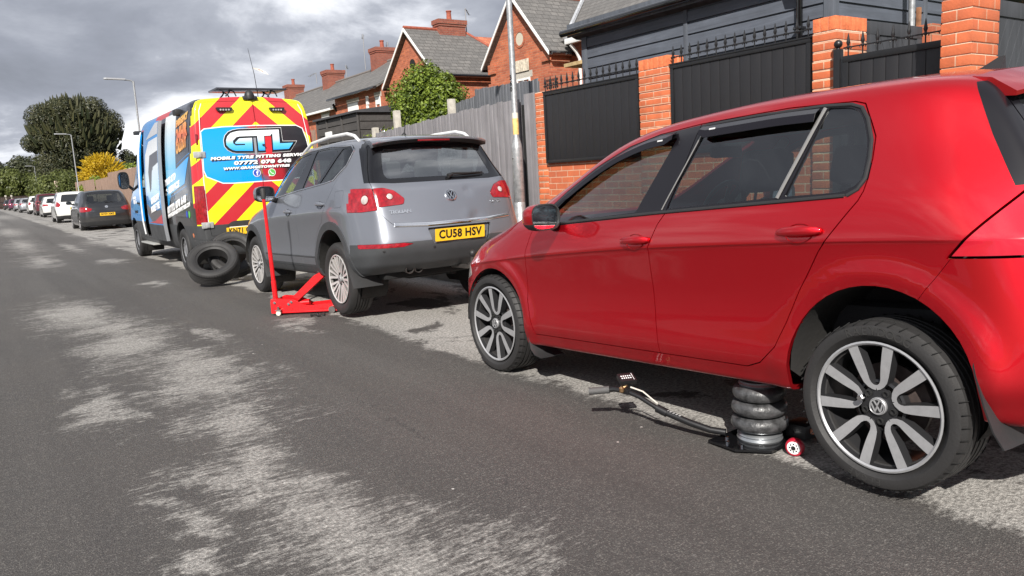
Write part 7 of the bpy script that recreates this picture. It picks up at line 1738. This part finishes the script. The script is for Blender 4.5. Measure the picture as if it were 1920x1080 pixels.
def terrace():
    r = thing('terraced_cottages', 'row of low brick terraced cottages with one long slate roof and chimneys', 'terrace', (0, 0, 0))
    for (y0, y1, xw, ze, zr) in ((29.5, 34.6, 14.4, 5.22, 6.84), (34.6, 60, 14.7, 4.92, 6.66)):
        bm = bmesh.new(); bx(bm, (xw, y0, 0), (20.5, y1-.005, ze-.02)); prism(bm, [(xw, ze-.02), (17.3, zr-.1), (20.5, ze-.02)], y0, y1-.005, lambda u, v, h: Vector((u, h, v))); obj('walls', bm, HBRICK, r, smooth=False)
        sl = (zr-ze)/(17.3-xw); bm = bmesh.new(); quad_slab(bm, [(xw-.3, y0-.02, ze-.3*sl+.08), (xw-.3, y1+.02, ze-.3*sl+.08), (17.3, y1+.02, zr+.08), (17.3, y0-.02, zr+.08)], .08); quad_slab(bm, [(20.8, y0-.02, ze-.1), (20.8, y1+.02, ze-.1), (17.3, y1+.02, zr+.08), (17.3, y0-.02, zr+.08)], .08); obj('roof', bm, SLATE, r, smooth=False)
        bm = bmesh.new(); tube(bm, [(17.3, y0, zr+.1), (17.3, y1, zr+.1)], .07, 8); obj('ridge_tiles', bm, mat('grey_ridge', (.16, .14, .13), .8), r)
        bm = bmesh.new(); bx(bm, (xw-.42, y0-.02, ze-.3*sl-.05), (xw-.30, y1+.02, ze-.3*sl+.05), .02); obj('gutter', bm, GLOSSB if y0 < 33 else WHITE, r)
    bm = bmesh.new(); tube(bm, [(14.25, 34.5, 4.9), (14.4, 34.5, 4.6), (14.55, 34.5, 4.4), (14.55, 34.5, 0)], .06, 8); obj('downpipe', bm, GLOSSB, r)
    window(r, 14.4, 32.0, 33.1, 3.7, 4.72, 2, .42); window(r, 14.4, 29.75, 30.2, 3.7, 4.72, 1, .3); window(r, 14.7, 36.1, 37.1, 3.6, 4.62, 2, .4); window(r, 14.7, 42, 43, 3.5, 4.5, 2, .4)
    bm = bmesh.new(); bx(bm, (14.33, 30.85, 4.5), (14.39, 31.05, 4.85)); bx(bm, (14.3, 30.9, 4.25), (14.39, 31.0, 4.47)); obj('alarm_box', bm, WHITE, r, smooth=False)
    c = chimney(r, 16.8, 17.8, 34.75, 35.5, 6.2, 7.62, 1); c2 = chimney(r, 16.8, 17.8, 41.1, 41.9, 6.2, 7.42, 1); c3 = chimney(r, 16.8, 17.8, 47.5, 48.3, 6.1, 7.42, 1)
    aerial(r, 16.7, 35.9, 6.7, 1.7, .1); aerial(r, 17.6, 35.1, 7.6, .35, .1); aerial(r, 17.9, 41.0, 6.8, .9, .2); aerial(r, 16.6, 42.2, 6.8, .6, -.3)
terrace()
# aerial pennant of the van is part of the aerial
# ================================================================ PLANTS
def leafmat(name, c1, c2, trans=.35, scale=1.2):
    m, nt, b = newmat(name); MATS[name] = m; g = N(nt, 'ShaderNodeNewGeometry'); tcn = N(nt, 'ShaderNodeTexCoord')
    w = N(nt, 'ShaderNodeTexNoise'); w.inputs['Scale'].default_value = scale; w.inputs['Detail'].default_value = 5; nt.links.new(tcn.outputs['Object'], w.inputs['Vector'])
    f = mth(nt, 'ADD', mth(nt, 'MULTIPLY', g.outputs['Random Per Island'], .6), mth(nt, 'MULTIPLY', w.outputs[0], .5), clamp=True)
    c = ramp(nt, [(.2, c1), (.8, c2)], f); nt.links.new(c.outputs[0], b.inputs['Base Color']); b.inputs['Roughness'].default_value = .5; b.inputs['Specular IOR Level'].default_value = .35
    tr = N(nt, 'ShaderNodeBsdfTranslucent'); nt.links.new(c.outputs[0], tr.inputs[0]); mx = N(nt, 'ShaderNodeMixShader'); mx.inputs[0].default_value = trans
    nt.links.new(b.outputs[0], mx.inputs[1]); nt.links.new(tr.outputs[0], mx.inputs[2]); out = [x for x in nt.nodes if x.type == 'OUTPUT_MATERIAL'][0]; nt.links.new(mx.outputs[0], out.inputs[0]); return m
def leaves(name, parent, P, D, size, aspect, m, rng, up=.3, jit=.35, nz=.55):
    """P points, D outward directions: one mesh of small folded leaf faces"""
    n = len(P); s = size*(1+rng.uniform(-jit, jit, n)); nrm = D+rng.normal(0, nz, (n, 3)); nrm[:, 2] += up; nrm /= np.linalg.norm(nrm, axis=1)[:, None]+1e-9
    a = rng.normal(0, 1, (n, 3)); a -= (a*nrm).sum(1)[:, None]*nrm; a /= np.linalg.norm(a, axis=1)[:, None]+1e-9; b = np.cross(nrm, a)
    L = s[:, None]; Wd = (s*aspect)[:, None]
    q = np.stack([P-a*L, P+b*Wd-nrm*L*.12, P+a*L, P-b*Wd-nrm*L*.12], 1).reshape(-1, 3)
    me = bpy.data.meshes.new(name); me.vertices.add(n*4); me.vertices.foreach_set('co', q.ravel()); me.loops.add(n*4); me.loops.foreach_set('vertex_index', np.arange(n*4)); me.polygons.add(n); me.polygons.foreach_set('loop_start', np.arange(n)*4); me.update(calc_edges=True); me.materials.append(m)
    return link(name, me, parent)
def blob_points(rng, blobs, n, shell=.45):
    B = np.array(blobs, float); vol = B[:, 3]*B[:, 4]*B[:, 5]; k = rng.choice(len(B), n, p=vol**.7/(vol**.7).sum()); d = rng.normal(0, 1, (n, 3)); d /= np.linalg.norm(d, axis=1)[:, None]
    r = 1-shell*rng.random(n)**1.6; P = B[k, :3]+d*B[k, 3:]*r[:, None]; return P, d
def sub_blobs(rng, c, R, n, r0, r1, flat=1., surf=.75):
    out = []
    for _ in range(n):
        d = rng.normal(0, 1, 3); d /= np.linalg.norm(d); t = surf+(1-surf)*rng.random() if rng.random() < .8 else rng.random()*.6; r = rng.uniform(r0, r1)
        out.append((c[0]+d[0]*R[0]*t, c[1]+d[1]*R[1]*t, c[2]+d[2]*R[2]*t, r, r, r*flat))
    return out
def trunk(parent, x, y, h, r, limbs, rng, m, name='trunk'):
    bm = bmesh.new(); tube(bm, [(0, 0, 0), (.05*h*.1, 0, h*.4), (rng.uniform(-.2, .2), rng.uniform(-.2, .2), h)], [r, r*.75, r*.35], 10)
    for (tx, ty, tz) in limbs: tube(bm, [(0, 0, h*rng.uniform(.35, .6)), (tx*.5, ty*.5, tz*.7), (tx, ty, tz)], [r*.45, r*.28, r*.08], 6)
    return obj(name, bm, m, parent)
BARK = mat('bark', (.09, .07, .05), .9, var=.4, vscale=5, bump=.6, bscale=12)
def tree(name, label, x, y, h, cw, n, size, m, seed, cz=.6, ch=.42, nb=40, br=(.16, .26), group=None, trunk_r=.3, extra=(), asp=.55, cat='tree', cwy=None, shell=.45, surf=.75):
    rng = np.random.default_rng(seed); r = thing(name, label, cat, (x, y, 0), 0, group); R = (cw/2, (cwy or cw)/2, h*ch); c = (0, 0, h*cz)
    bl = sub_blobs(rng, c, (R[0]*.82, R[1]*.82, R[2]*.82), nb, cw*br[0]/2, cw*br[1], 1., surf)+list(extra); P, D = blob_points(rng, bl, n, shell); P[:, 2] = np.maximum(P[:, 2], .05)
    leaves('crown', r, P, D, size, asp, m, rng, nz=.38 if size > .12 else .5); lim = [(b[0]*.8, b[1]*.8, b[2]) for b in bl[:10]]; trunk(r, x, y, h*cz, trunk_r, lim, rng, BARK); return r
L_BUSH = leafmat('privet_leaf', (.022, .045, .005), (.21, .28, .035), .25, 3.5); L_DARK = leafmat('dark_evergreen_leaf', (.013, .022, .011), (.068, .066, .028), .12, .20); L_DK2 = leafmat('far_dark_leaf', (.02, .026, .012), (.05, .055, .022), .15, .3)
L_YEL = leafmat('golden_conifer_leaf', (.32, .22, .01), (.72, .50, .03), .35, .9); L_MID = leafmat('mid_green_leaf', (.045, .06, .015), (.13, .15, .04), .3, .5); L_LIME = leafmat('lime_leaf', (.10, .14, .02), (.28, .34, .05), .35, 1.)
# clipped bush by the grey fence
rng = np.random.default_rng(4); r = thing('clipped_bush', 'rounded leafy green bush rising above the grey fence', 'bush', (8.25, 14.7, 0))
bl = sub_blobs(rng, (0, 0, 2.72), (.60, .60, .72), 70, .26, .40, 1., .8)+[(0, 0, 2.7, .78, .78, .92), (-.35, 0, 2.0, .55, .55, .5), (.25, 0, 2.1, .5, .5, .5)]
P, D = blob_points(rng, bl, 46000, .38); leaves('crown', r, P, D, .035, .5, L_BUSH, rng, .4); trunk(r, 0, 0, 2.4, .07, [(.3, .2, 2.8), (-.4, .1, 2.6), (.1, -.4, 2.9)], rng, BARK)
for k, (x, y, z, s_, lab) in enumerate(((7.45, 15.0, 2.0, .5, 'small yellow-green shrub peeping over the fence below the bush'), (7.3, 16.0, 1.9, .5, 'yellow-green shrub beside the short concrete post'), (7.2, 22.2, 2.1, .6, 'light green shrub between van and black shed'))):
    tree('garden_shrub', lab, x, y, z+.30, s_*1.9, 2500, .035, L_LIME, 30+k, .72, .28, 14, (.3, .45), 'yellow-green garden shrubs', .03, cat='shrub')
# the big evergreen
ex = [(-3.9, 0, 12.0, 1.9, 3, 1.8), (-1.5, 0, 13.0, 2.0, 3, 1.5), (2.4, 0, 13.2, 2.0, 3, 1.6), (4.3, 0, 11.0, 1.9, 3, 2.2), (-5.4, 0, 8.6, 1.2, 2, 1.2), (5.9, 0, 6.6, 1.0, 2, 1.0), (0, 0, 8.4, 4.9, 4, 5.0), (-3.0, 0, 5.5, 2.6, 3, 3.6), (2.4, 0, 4.8, 2.9, 3, 3.6), (-1, 0, 3.2, 4.2, 3, 2.6), (3.6, 0, 2.6, 2.6, 3, 2.4), (-2.2, 0, 10.6, 3.2, 3, 3.0), (2.6, 0, 10.6, 3.0, 3, 2.9)]
tree('evergreen_tree', 'huge dark broad-crowned evergreen tree dominating the left skyline', 12.6, 121, 15.0, 11.6, 150000, .14, L_DARK, 11, .60, .40, 260, (.025, .09), 'dark trees beyond the road', .55, ex, .42, cwy=9, shell=.6)
for k, (x, y, h, w_, lab, m_) in enumerate(((19.6, 118, 7.6, 5, 'dark rounded tree right of the big evergreen', L_DK2), (16.6, 108, 5.6, 5, 'dark spreading tree behind the golden conifer', L_DK2), (21.8, 114, 7.6, 5, 'dark tree just left of the van cab', L_DK2))):
    tree('dark_tree', lab, x, y, h, w_, 9000, .22, m_, 40+k, .58, .42, 34, (.16, .28), 'dark trees beyond the road', .25)
# ragged shoots round the big crown
rng = np.random.default_rng(21); bt = [o for o in bpy.data.objects if o.name == 'evergreen_tree'][0]; bm = bmesh.new()
for k in range(420):
    a, e = rng.uniform(0, 2*pi), rng.uniform(-.2, 1.5); d = np.array([cos(a)*cos(e), sin(a)*cos(e), sin(e)]); p = np.array([0, 0, 8.6])+d*np.array([5.4, 4.0, 5.4])*rng.uniform(.9, 1.06); L_ = rng.uniform(.5, 1.3); q = d*.5+np.array([rng.uniform(-.2, .2), 0, .8]); q /= np.linalg.norm(q); tube(bm, [p-q*.3, p+q*L_*.5, p+q*L_], [.22, .15, .02], 5)
obj('crown_shoots', bm, L_DARK, bt)
# woodland at the end of the road
for k, (x, y, h, w_, m_) in enumerate(((3.5, 178, 9.6, 8, L_DK2), (8.8, 172, 9.6, 7, L_DK2), (12.4, 166, 8.6, 6, L_MID), (6.6, 162, 6.6, 6, L_MID), (10.6, 158, 5.0, 5, L_MID), (2.2, 162, 6.4, 6, L_MID), (13.6, 148, 5.6, 6, L_MID))):
    tree('woodland_tree', ['tallest tree at the left edge of the picture', 'tall olive tree left of the big evergreen', 'mid green tree touching the big evergreen', 'pale green tree above the end fence', 'low bushy tree right above the end fence', 'low tree at the left border', 'bushy tree behind the distant lamp post'][k], x, y, h, w_, 11000, .24, m_, 60+k, .52, .48, 40, (.16, .28), 'trees beyond the end fence', .25)
# golden conifer with its arching sprays
rng = np.random.default_rng(9); r = thing('golden_conifer', 'bright golden-yellow feathery conifer above the brown fence', 'conifer', (8.95, 70.5, 0)); bl = sub_blobs(rng, (0, 0, 2.9), (1.5, 1.5, 1.5), 60, .30, .55, 1., .8)+[(0, 0, 2.6, 1.5, 1.5, 1.8)]
P, D = blob_points(rng, bl, 14000, .3); leaves('crown', r, P, D, .085, .3, L_YEL, rng, .5)
bm = bmesh.new()
for k in range(170):
    a, e = rng.uniform(0, 2*pi), rng.uniform(.1, 1.45); d = np.array([cos(a)*cos(e), sin(a)*cos(e), sin(e)]); p = np.array([0, 0, 2.7])+d*np.array([1.7, 1.7, 1.75]); L_ = rng.uniform(.25, .5); tube(bm, [p-d*.3, p+d*L_*.5+np.array([0, 0, .05]), p+d*L_+np.array([rng.uniform(-.1, .1), 0, -.02])], [.05, .035, .005], 4)
obj('feathery_sprays', bm, L_YEL, r); trunk(r, 0, 0, 2.2, .12, [], rng, BARK)
for k, (x, y, h, w_, m_, lab) in enumerate(((7.4, 64, 2.7, 2.2, L_LIME, 'lime green bush at the foot of the golden conifer'), (11.2, 74, 4.0, 3.2, L_LIME, 'yellow-green bush right of the golden conifer'), (8.0, 84, 3.5, 3.6, L_MID, 'mid green hedge bush above the white crossover'), (9.6, 92, 4.0, 4, L_DK2, 'dark green bush left of the golden conifer'), (8.4, 100, 3.6, 4.4, L_MID, 'green bush above the low white hatchback'), (9.0, 114, 4.2, 5, L_MID, 'green bush above the maroon people carrier'), (9.2, 130, 4.0, 5, L_MID, 'green bush below the distant lamp post'), (12.5, 100, 4.2, 6, L_DK2, 'dark bush under the big evergreen'), (9.4, 47, 2.9, 2.6, L_LIME, 'bush with a flat top peeping over the brown fence'))):
    tree('hedge_bush', lab, x, y, h, w_, 6500, .10 if y < 90 else .16, m_, 80+k, .52, .48, 30, (.2, .34), 'bushes behind the parked cars', .08, cat='bush')
bm = bmesh.new(); bx(bm, (7.3, 46.5, 2.6), (8.4, 48, 2.70), .02); bx(bm, (7.4, 46.6, 0), (8.3, 47.9, 2.6)); tag(obj('garden_box', bm, WHITE), 'pale flat-roofed garden box showing over the brown fence', 'garden box')

# ================================================================ RED TROLLEY JACK
def trolley_jack():
    # local: x along the jack (0 = handle end, +x towards the saddle)
    o = Vector((2.40, 7.72, 0)); tgt = Vector((2.98, 7.28, 0)); ang = atan2(tgt.y-o.y, tgt.x-o.x)
    r = thing('trolley_jack', 'red trolley jack with upright handle under the sill of the grey car', 'jack', o, ang)
    RJ = mat('jack_red', (.62, .008, .012), .28, coat=.6, var=.15, vscale=10); YS = mat('jack_decal', (.75, .48, .06), .4)
    bm = bmesh.new()
    for s_ in (-1, 1):
        y = s_*.115
        prism(bm, [(-.02, .02), (.64, .03), (.66, .07), (.60, .10), (.34, .085), (.20, .155), (.05, .17), (-.02, .14)], y-.006, y+.006, lambda u, v, h: Vector((u, h, v)), tri=True)
    bx(bm, (-.02, -.115, .03), (.14, .115, .045)); bx(bm, (-.025, -.118, .02), (-.015, .118, .14)); bx(bm, (.50, -.11, .04), (.63, .11, .055))
    for s_ in (-1, 1): bx(bm, (.0, s_*.12-.012, .02), (.66, s_*.12+.014, .034), .003)
    obj('chassis', bm, RJ, r, angle=30)
    bm = bmesh.new()
    for s_ in (-1, 1): prism(bm, [(.14, .13), (.20, .10), (.52, .36), (.53, .395), (.48, .405), (.42, .375)], s_*.055-.005, s_*.055+.005, lambda u, v, h: Vector((u, h, v)), tri=True)
    prism(bm, [(.20, .155), (.24, .155), (.50, .385), (.46, .39)], -.05, .05, lambda u, v, h: Vector((u, h, v)), tri=True); obj('lifting_arm', bm, RJ, r, angle=30)
    bm = bmesh.new(); prism(bm, [(.245, .178), (.26, .178), (.40, .30), (.385, .302)], -.048, .048, lambda u, v, h: Vector((u-.006, h, v+.009)), tri=True); obj('arm_label', bm, YS, r, smooth=False)
    bm = bmesh.new(); lathe(bm, [(.045, .385), (.055, .40), (.055, .418), (.04, .41), (.001, .408)], 20, 'Z', Matrix.Translation((.50, 0, 0))); obj('saddle', bm, STEEL, r)
    bm = bmesh.new(); tube(bm, [(.10, 0, .09), (.34, 0, .10)], .035, 12); obj('hydraulic_ram', bm, RJ, r)
    for s_ in (-1, 1):
        bm = bmesh.new(); lathe(bm, [(.034, -.014), (.036, 0), (.034, .014)], 20, 'Y', Matrix.Translation((.60, s_*.14, .036))); obj('front_wheel', bm, STEEL, r)
        bm = bmesh.new(); lathe(bm, [(.024, -.013), (.026, 0), (.024, .013)], 18, 'Y', Matrix.Translation((.06, s_*.15, .026))); bx(bm, (.03, s_*.15-.02, .05), (.09, s_*.15+.02, .06), .003, mi=1); tube(bm, [(.06, s_*.15, .058), (.06, s_*.15, .09)], .012, 8, mi=1); obj('caster', bm, [mat('caster_nylon', (.6, .57, .48), .5), STEEL], r)
    for u, v in ((.02, .13), (.16, .11), (.19, .13)):
        for s_ in (-1, 1): bm = bmesh.new(); lathe(bm, [(.014, 0), (.014, .012), (.006, .013), (.001, .013)], 6, 'Y', Matrix.Translation((u, s_*.121, v)) @ Matrix.Rotation(0 if s_ > 0 else pi, 4, 'X')); obj('bolt', bm, CHROME, r)
    # handle: leans towards the road; direction found from the photograph
    base = Vector((2.395, 7.735, .13)); top = Vector((2.365, 7.70, 1.27)); inv = Matrix.Rotation(-ang, 4, 'Z') @ Matrix.Translation(-o)
    b_, t_ = inv @ base, inv @ top; bm = bmesh.new(); tube(bm, [b_-Vector((0, 0, .03)), b_.lerp(t_, .18)], .026, 12); tube(bm, [b_.lerp(t_, .16), b_.lerp(t_, .60)], .021, 12); tube(bm, [b_.lerp(t_, .59), b_.lerp(t_, .93)], .017, 12); obj('handle', bm, RJ, r)
    bm = bmesh.new(); tube(bm, [b_.lerp(t_, .91), b_.lerp(t_, .99), b_.lerp(t_, 1.0)], [.024, .026, .020], 12); obj('handle_grip', bm, RUBBER, r)
    bm = bmesh.new(); bx(bm, (b_.x-.035, -.05, .09), (b_.x+.045, .05, .155), .008); obj('handle_socket', bm, RJ, r)
trolley_jack()
for k, (x, y) in enumerate(((2.56, 7.22), (2.61, 7.17), (2.64, 7.22), (2.70, 7.20), (2.66, 7.15))):
    bm = bmesh.new(); lathe(bm, [(.013, 0), (.013, .022), (.008, .025), (.008, .026), (.006, .026), (.006, .05), (.001, .052)], 6, 'Z', Matrix.Translation((x, y, .014)) @ Matrix.Rotation(radians([88, 80, 90, 85, 92][k]), 4, 'Y') @ Matrix.Rotation(k*1.3, 4, 'X')); tag(obj('wheel_bolt', bm, mat('oiled_steel', (.05, .05, .05), .4, metal=.6)), 'dark wheel bolt lying on the road beside the red jack', 'bolt', 'loose wheel bolts on the road')

# ================================================================ AIR BAG JACK
def air_jack():
    c = Vector((2.815, 2.15, 0)); r = thing('air_bag_jack', 'three-ring rubber air bag jack lifting the sill of the red hatchback', 'jack', c, 0)
    BR = mat('bellows_rubber', (.055, .055, .057), .36, var=.75, vscale=22, bump=.4, bscale=60, coat=.3); ZN = mat('zinc_plate', (.42, .44, .46), .3, metal=.8, var=.2); RP = mat('red_tyre', (.40, .01, .03), .4)
    bm = bmesh.new(); prism(bm, [(-.19, .14), (-.20, -.02), (-.10, -.14), (.13, -.12), (.17, .0), (.10, .15)], .012, .022, lambda u, v, h: Vector((u, v, h)), tri=True); obj('base_plate', bm, GLOSSB, r, smooth=False)
    bm = bmesh.new(); lathe(bm, [(.098, .022), (.102, .030), (.094, .040), (.100, .048), (.090, .060), (.080, .066)], 40, 'Z'); obj('lower_clamp_ring', bm, ZN, r)
    for k, z in enumerate((.105, .180, .252)):
        R_ = (.128, .124, .117)[k]; M_ = Matrix.Translation((-.010*k, -.006*k, z)); bm = bmesh.new(); pr = []
        for a in range(0, 360, 20): pr.append((R_-.036+.036*cos(radians(a)), .035*sin(radians(a))))
        lathe(bm, pr, 48, 'Z', M_, close=True); obj('rubber_ring', bm, BR, r)
        if k < 2: bm = bmesh.new(); lathe(bm, [(.088, z+.030), (.092, z+.037), (.088, z+.045)], 36, 'Z', Matrix.Translation((-.010*k, -.006*k, 0))); obj('girdle_ring', bm, IRON, r)
    bm = bmesh.new(); lathe(bm, [(.07, .275), (.086, .282), (.090, .292), (.084, .300), (.088, .306), (.001, .308)], 36, 'Z', Matrix.Translation((-.02, -.012, 0))); obj('upper_clamp_ring', bm, ZN, r)
    bm = bmesh.new(); lathe(bm, [(.072, .308), (.072, .345), (.001, .346)], 28, 'Z', Matrix.Translation((-.02, -.012, 0))); obj('lifting_pad', bm, RUBBER, r)
    for (x, y) in ((-.030, -.205), (.21, -.10)):
        bm = bmesh.new(); M_ = Matrix.Translation((x, y, .040)) @ Matrix.Rotation(radians(16), 4, 'Z'); lathe(bm, [(.040, -.014, 0), (.040, .016, 0), (.030, .018, 0), (.028, -.016, 1), (.010, -.018, 1), (.001, -.018, 1)], 28, 'X', M_)
        bm.free(); bm = bmesh.new()
        lathe(bm, [(.029, -.016, 0), (.036, -.014, 0), (.040, -.006, 0), (.040, .010, 0), (.036, .016, 0), (.001, .017, 0)], 28, 'X', M_, cap=False); lathe(bm, [(.029, -.015, 1), (.012, -.0165, 1), (.010, -.019, 2), (.001, -.019, 2)], 28, 'X', M_, cap=False)
        for q in range(8): a = 2*pi*q/8; bx(bm, (-.0175, .017*cos(a)-.003, .017*sin(a)-.003), (-.0155, .017*cos(a)+.003, .017*sin(a)+.003), M=M_, mi=2)
        obj('transport_wheel', bm, [RP, WPLAST, DARK], r)
    bm = bmesh.new(); bx(bm, (.10, -.17, .02), (.22, -.06, .09), .015); tube(bm, [(.10, -.1, .05), (.26, -.16, .05)], .012, 8); obj('valve_block', bm, BLACKP, r)
    bm = bmesh.new(); bx(bm, (.13, -.19, .05), (.19, -.17, .075), .006); obj('valve_label', bm, mat('copper_label', (.5, .2, .12), .4), r)
    inv = Matrix.Translation(-c); g = lambda *p: inv @ Vector(p)
    # long handle
    bm = bmesh.new(); tube(bm, [g(2.70, 2.25, .05), g(2.665, 2.31, .055), g(2.63, 2.40, .075), g(2.575, 2.56, .12)], .016, 12); tube(bm, [g(2.58, 2.54, .115), g(2.55, 2.65, .165), g(2.53, 2.73, .185)], .0115, 12); tube(bm, [g(2.59, 2.51, .106), g(2.573, 2.56, .125)], .020, 12); obj('handle', bm, IRON, r)
    bm = bmesh.new(); tube(bm, [g(2.53, 2.72, .184), g(2.51, 2.79, .185), g(2.48, 2.83, .178)], .013, 10); bx(bm, (2.515-2.815, 2.70-2.15, .17), (2.55-2.815, 2.76-2.15, .20), .006); obj('handle_head', bm, IRON, r)
    bm = bmesh.new(); tube(bm, [g(2.495, 2.81, .182), g(2.425, 2.885, .172)], [.019, .018], 14); obj('grip', bm, mat('grip_rubber', (.07, .07, .07), .6, bump=.4, bscale=200), r)
    bm = bmesh.new(); M_ = Matrix.Translation(g(2.545, 2.735, .242)) @ Matrix.Rotation(radians(-25), 4, 'Z') @ Matrix.Rotation(radians(18), 4, 'X'); bx(bm, (-.042, -.035, -.012), (.042, .035, .012), .003, M_); cb = obj('control_box', bm, IRON, r)
    bm = bmesh.new(); bx(bm, (.028, -.028, .0121), (.030, .028, .0132), M=M_); obj('box_mark', bm, WHTTXT, cb, smooth=False)
    for row in range(2):
        for k in range(5): bm = bmesh.new(); bx(bm, (-.030+.011*k, -.014+.018*row, .0121), (-.024+.011*k, -.006+.018*row, .0132), M=M_); obj('box_mark', bm, WHTTXT, cb, smooth=False)
    bm = bmesh.new(); tube(bm, [g(2.54, 2.73, .215), g(2.52, 2.74, .20)], .010, 8); lathe(bm, [(.012, 0), (.014, .02), (.001, .03)], 12, 'Z', Matrix.Translation(g(2.505, 2.73, .185))); obj('brass_valve', bm, mat('brass', (.6, .38, .2), .25, metal=.9), r)
    bm = bmesh.new(); tube(bm, [g(2.545, 2.71, .205), g(2.58, 2.66, .185), g(2.59, 2.57, .14)], .004, 8); obj('air_hose', bm, mat('clear_hose', (.55, .52, .46), .2, coat=.5), r)
    d = (Vector((2.63, 2.40, .075))-Vector((2.575, 2.56, .12))).normalized()
    for k in range(7): bm = bmesh.new(); p = g(2.576, 2.555, .119)+d*(.02+.016*k)+Vector((-.004, -.003, .0155)); bx(bm, (p.x-.005, p.y-.004, p.z-.001), (p.x+.005, p.y+.004, p.z+.001)); obj('handle_lettering', bm, mat('faded_print', (.42, .42, .42), .7), r, smooth=False)
    for (x, y) in ((-.165, .05), (-.15, -.02), (-.12, .09)): bm = bmesh.new(); lathe(bm, [(.009, .022), (.009, .032), (.001, .034)], 6, 'Z', Matrix.Translation((x, y, 0))); obj('bolt', bm, CHROME, r)
air_jack()

# ================================================================ LOOSE TYRES
def loose_tyre(label, c, n_, R=.335, rw=.215, w=.215):
    """n_ = direction the open side looks"""
    n_ = Vector(n_).normalized(); r = thing('loose_tyre', label, 'tyre', c, 0, 'two loose tyres on the road'); q = (-n_).to_track_quat('X', 'Z'); e = make_tyre(R, rw, w, r, 4, 64, 'casing'); e.rotation_euler = q.to_euler()
    bm = bmesh.new(); h = w/2; lathe(bm, [(rw+.005, -h*.70), (rw+.05, -h*.93), (R-.02, -h*.80), (R-.02, h*.80), (rw+.05, h*.93), (rw+.005, h*.70)], 56, 'X', cap=False); l = obj('inner_liner', bm, mat('inner_rubber', (.014, .014, .014), .45), r); l.rotation_euler = q.to_euler()
    bm = bmesh.new(); lathe(bm, [(rw+.075, -h*1.035), (rw+.078, -h*1.045), (rw+.081, -h*1.035)], 64, 'X', cap=False); lathe(bm, [(rw+.006, -h*.84), (rw+.010, -h*.90), (rw+.016, -h*.90)], 64, 'X', cap=False); k = obj('sidewall_rib', bm, RUBBER, r); k.rotation_euler = q.to_euler()
    return r
loose_tyre('worn tyre leaning forwards, front one of the pair behind the van', (2.55, 10.78, .305), (-.30, -.78, .92))
loose_tyre('tyre lying behind the front one, half hidden under the van', (2.90, 11.10, .36), (-.25, -.95, .62))
# a pennant fluttering from the van's whip aerial
bm = bmesh.new(); pts = [(0, 0), (.08, -.005), (.14, -.025), (.21, -.07), (.24, -.11), (.17, -.085), (.09, -.045), (.01, -.02)]
prism(bm, pts, 0, .003, lambda u, v, h: Vector((u, .02*sin(u*16)+h, v)), tri=True); o_ = obj('pennant', bm, [mat('pennant_cloth', (.70, .66, .60), .8)]); va = [o for o in bpy.data.objects if o.name == 'whip_aerial'][0]; o_.parent = va; o_.location = (.325, -.28, 3.2)
bm = bmesh.new(); prism(bm, [(.085, -.018), (.12, -.022), (.17, -.062), (.14, -.058)], 0, .0045, lambda u, v, h: Vector((u, .02*sin(u*16)-.0008+h, v)), tri=True); o2 = obj('pennant_cross', bm, mat('pennant_red', (.5, .03, .03), .8)); o2.parent = o_
print('OBJECTS', len(bpy.data.objects), 'VERTS', sum(len(m.vertices) for m in bpy.data.meshes))
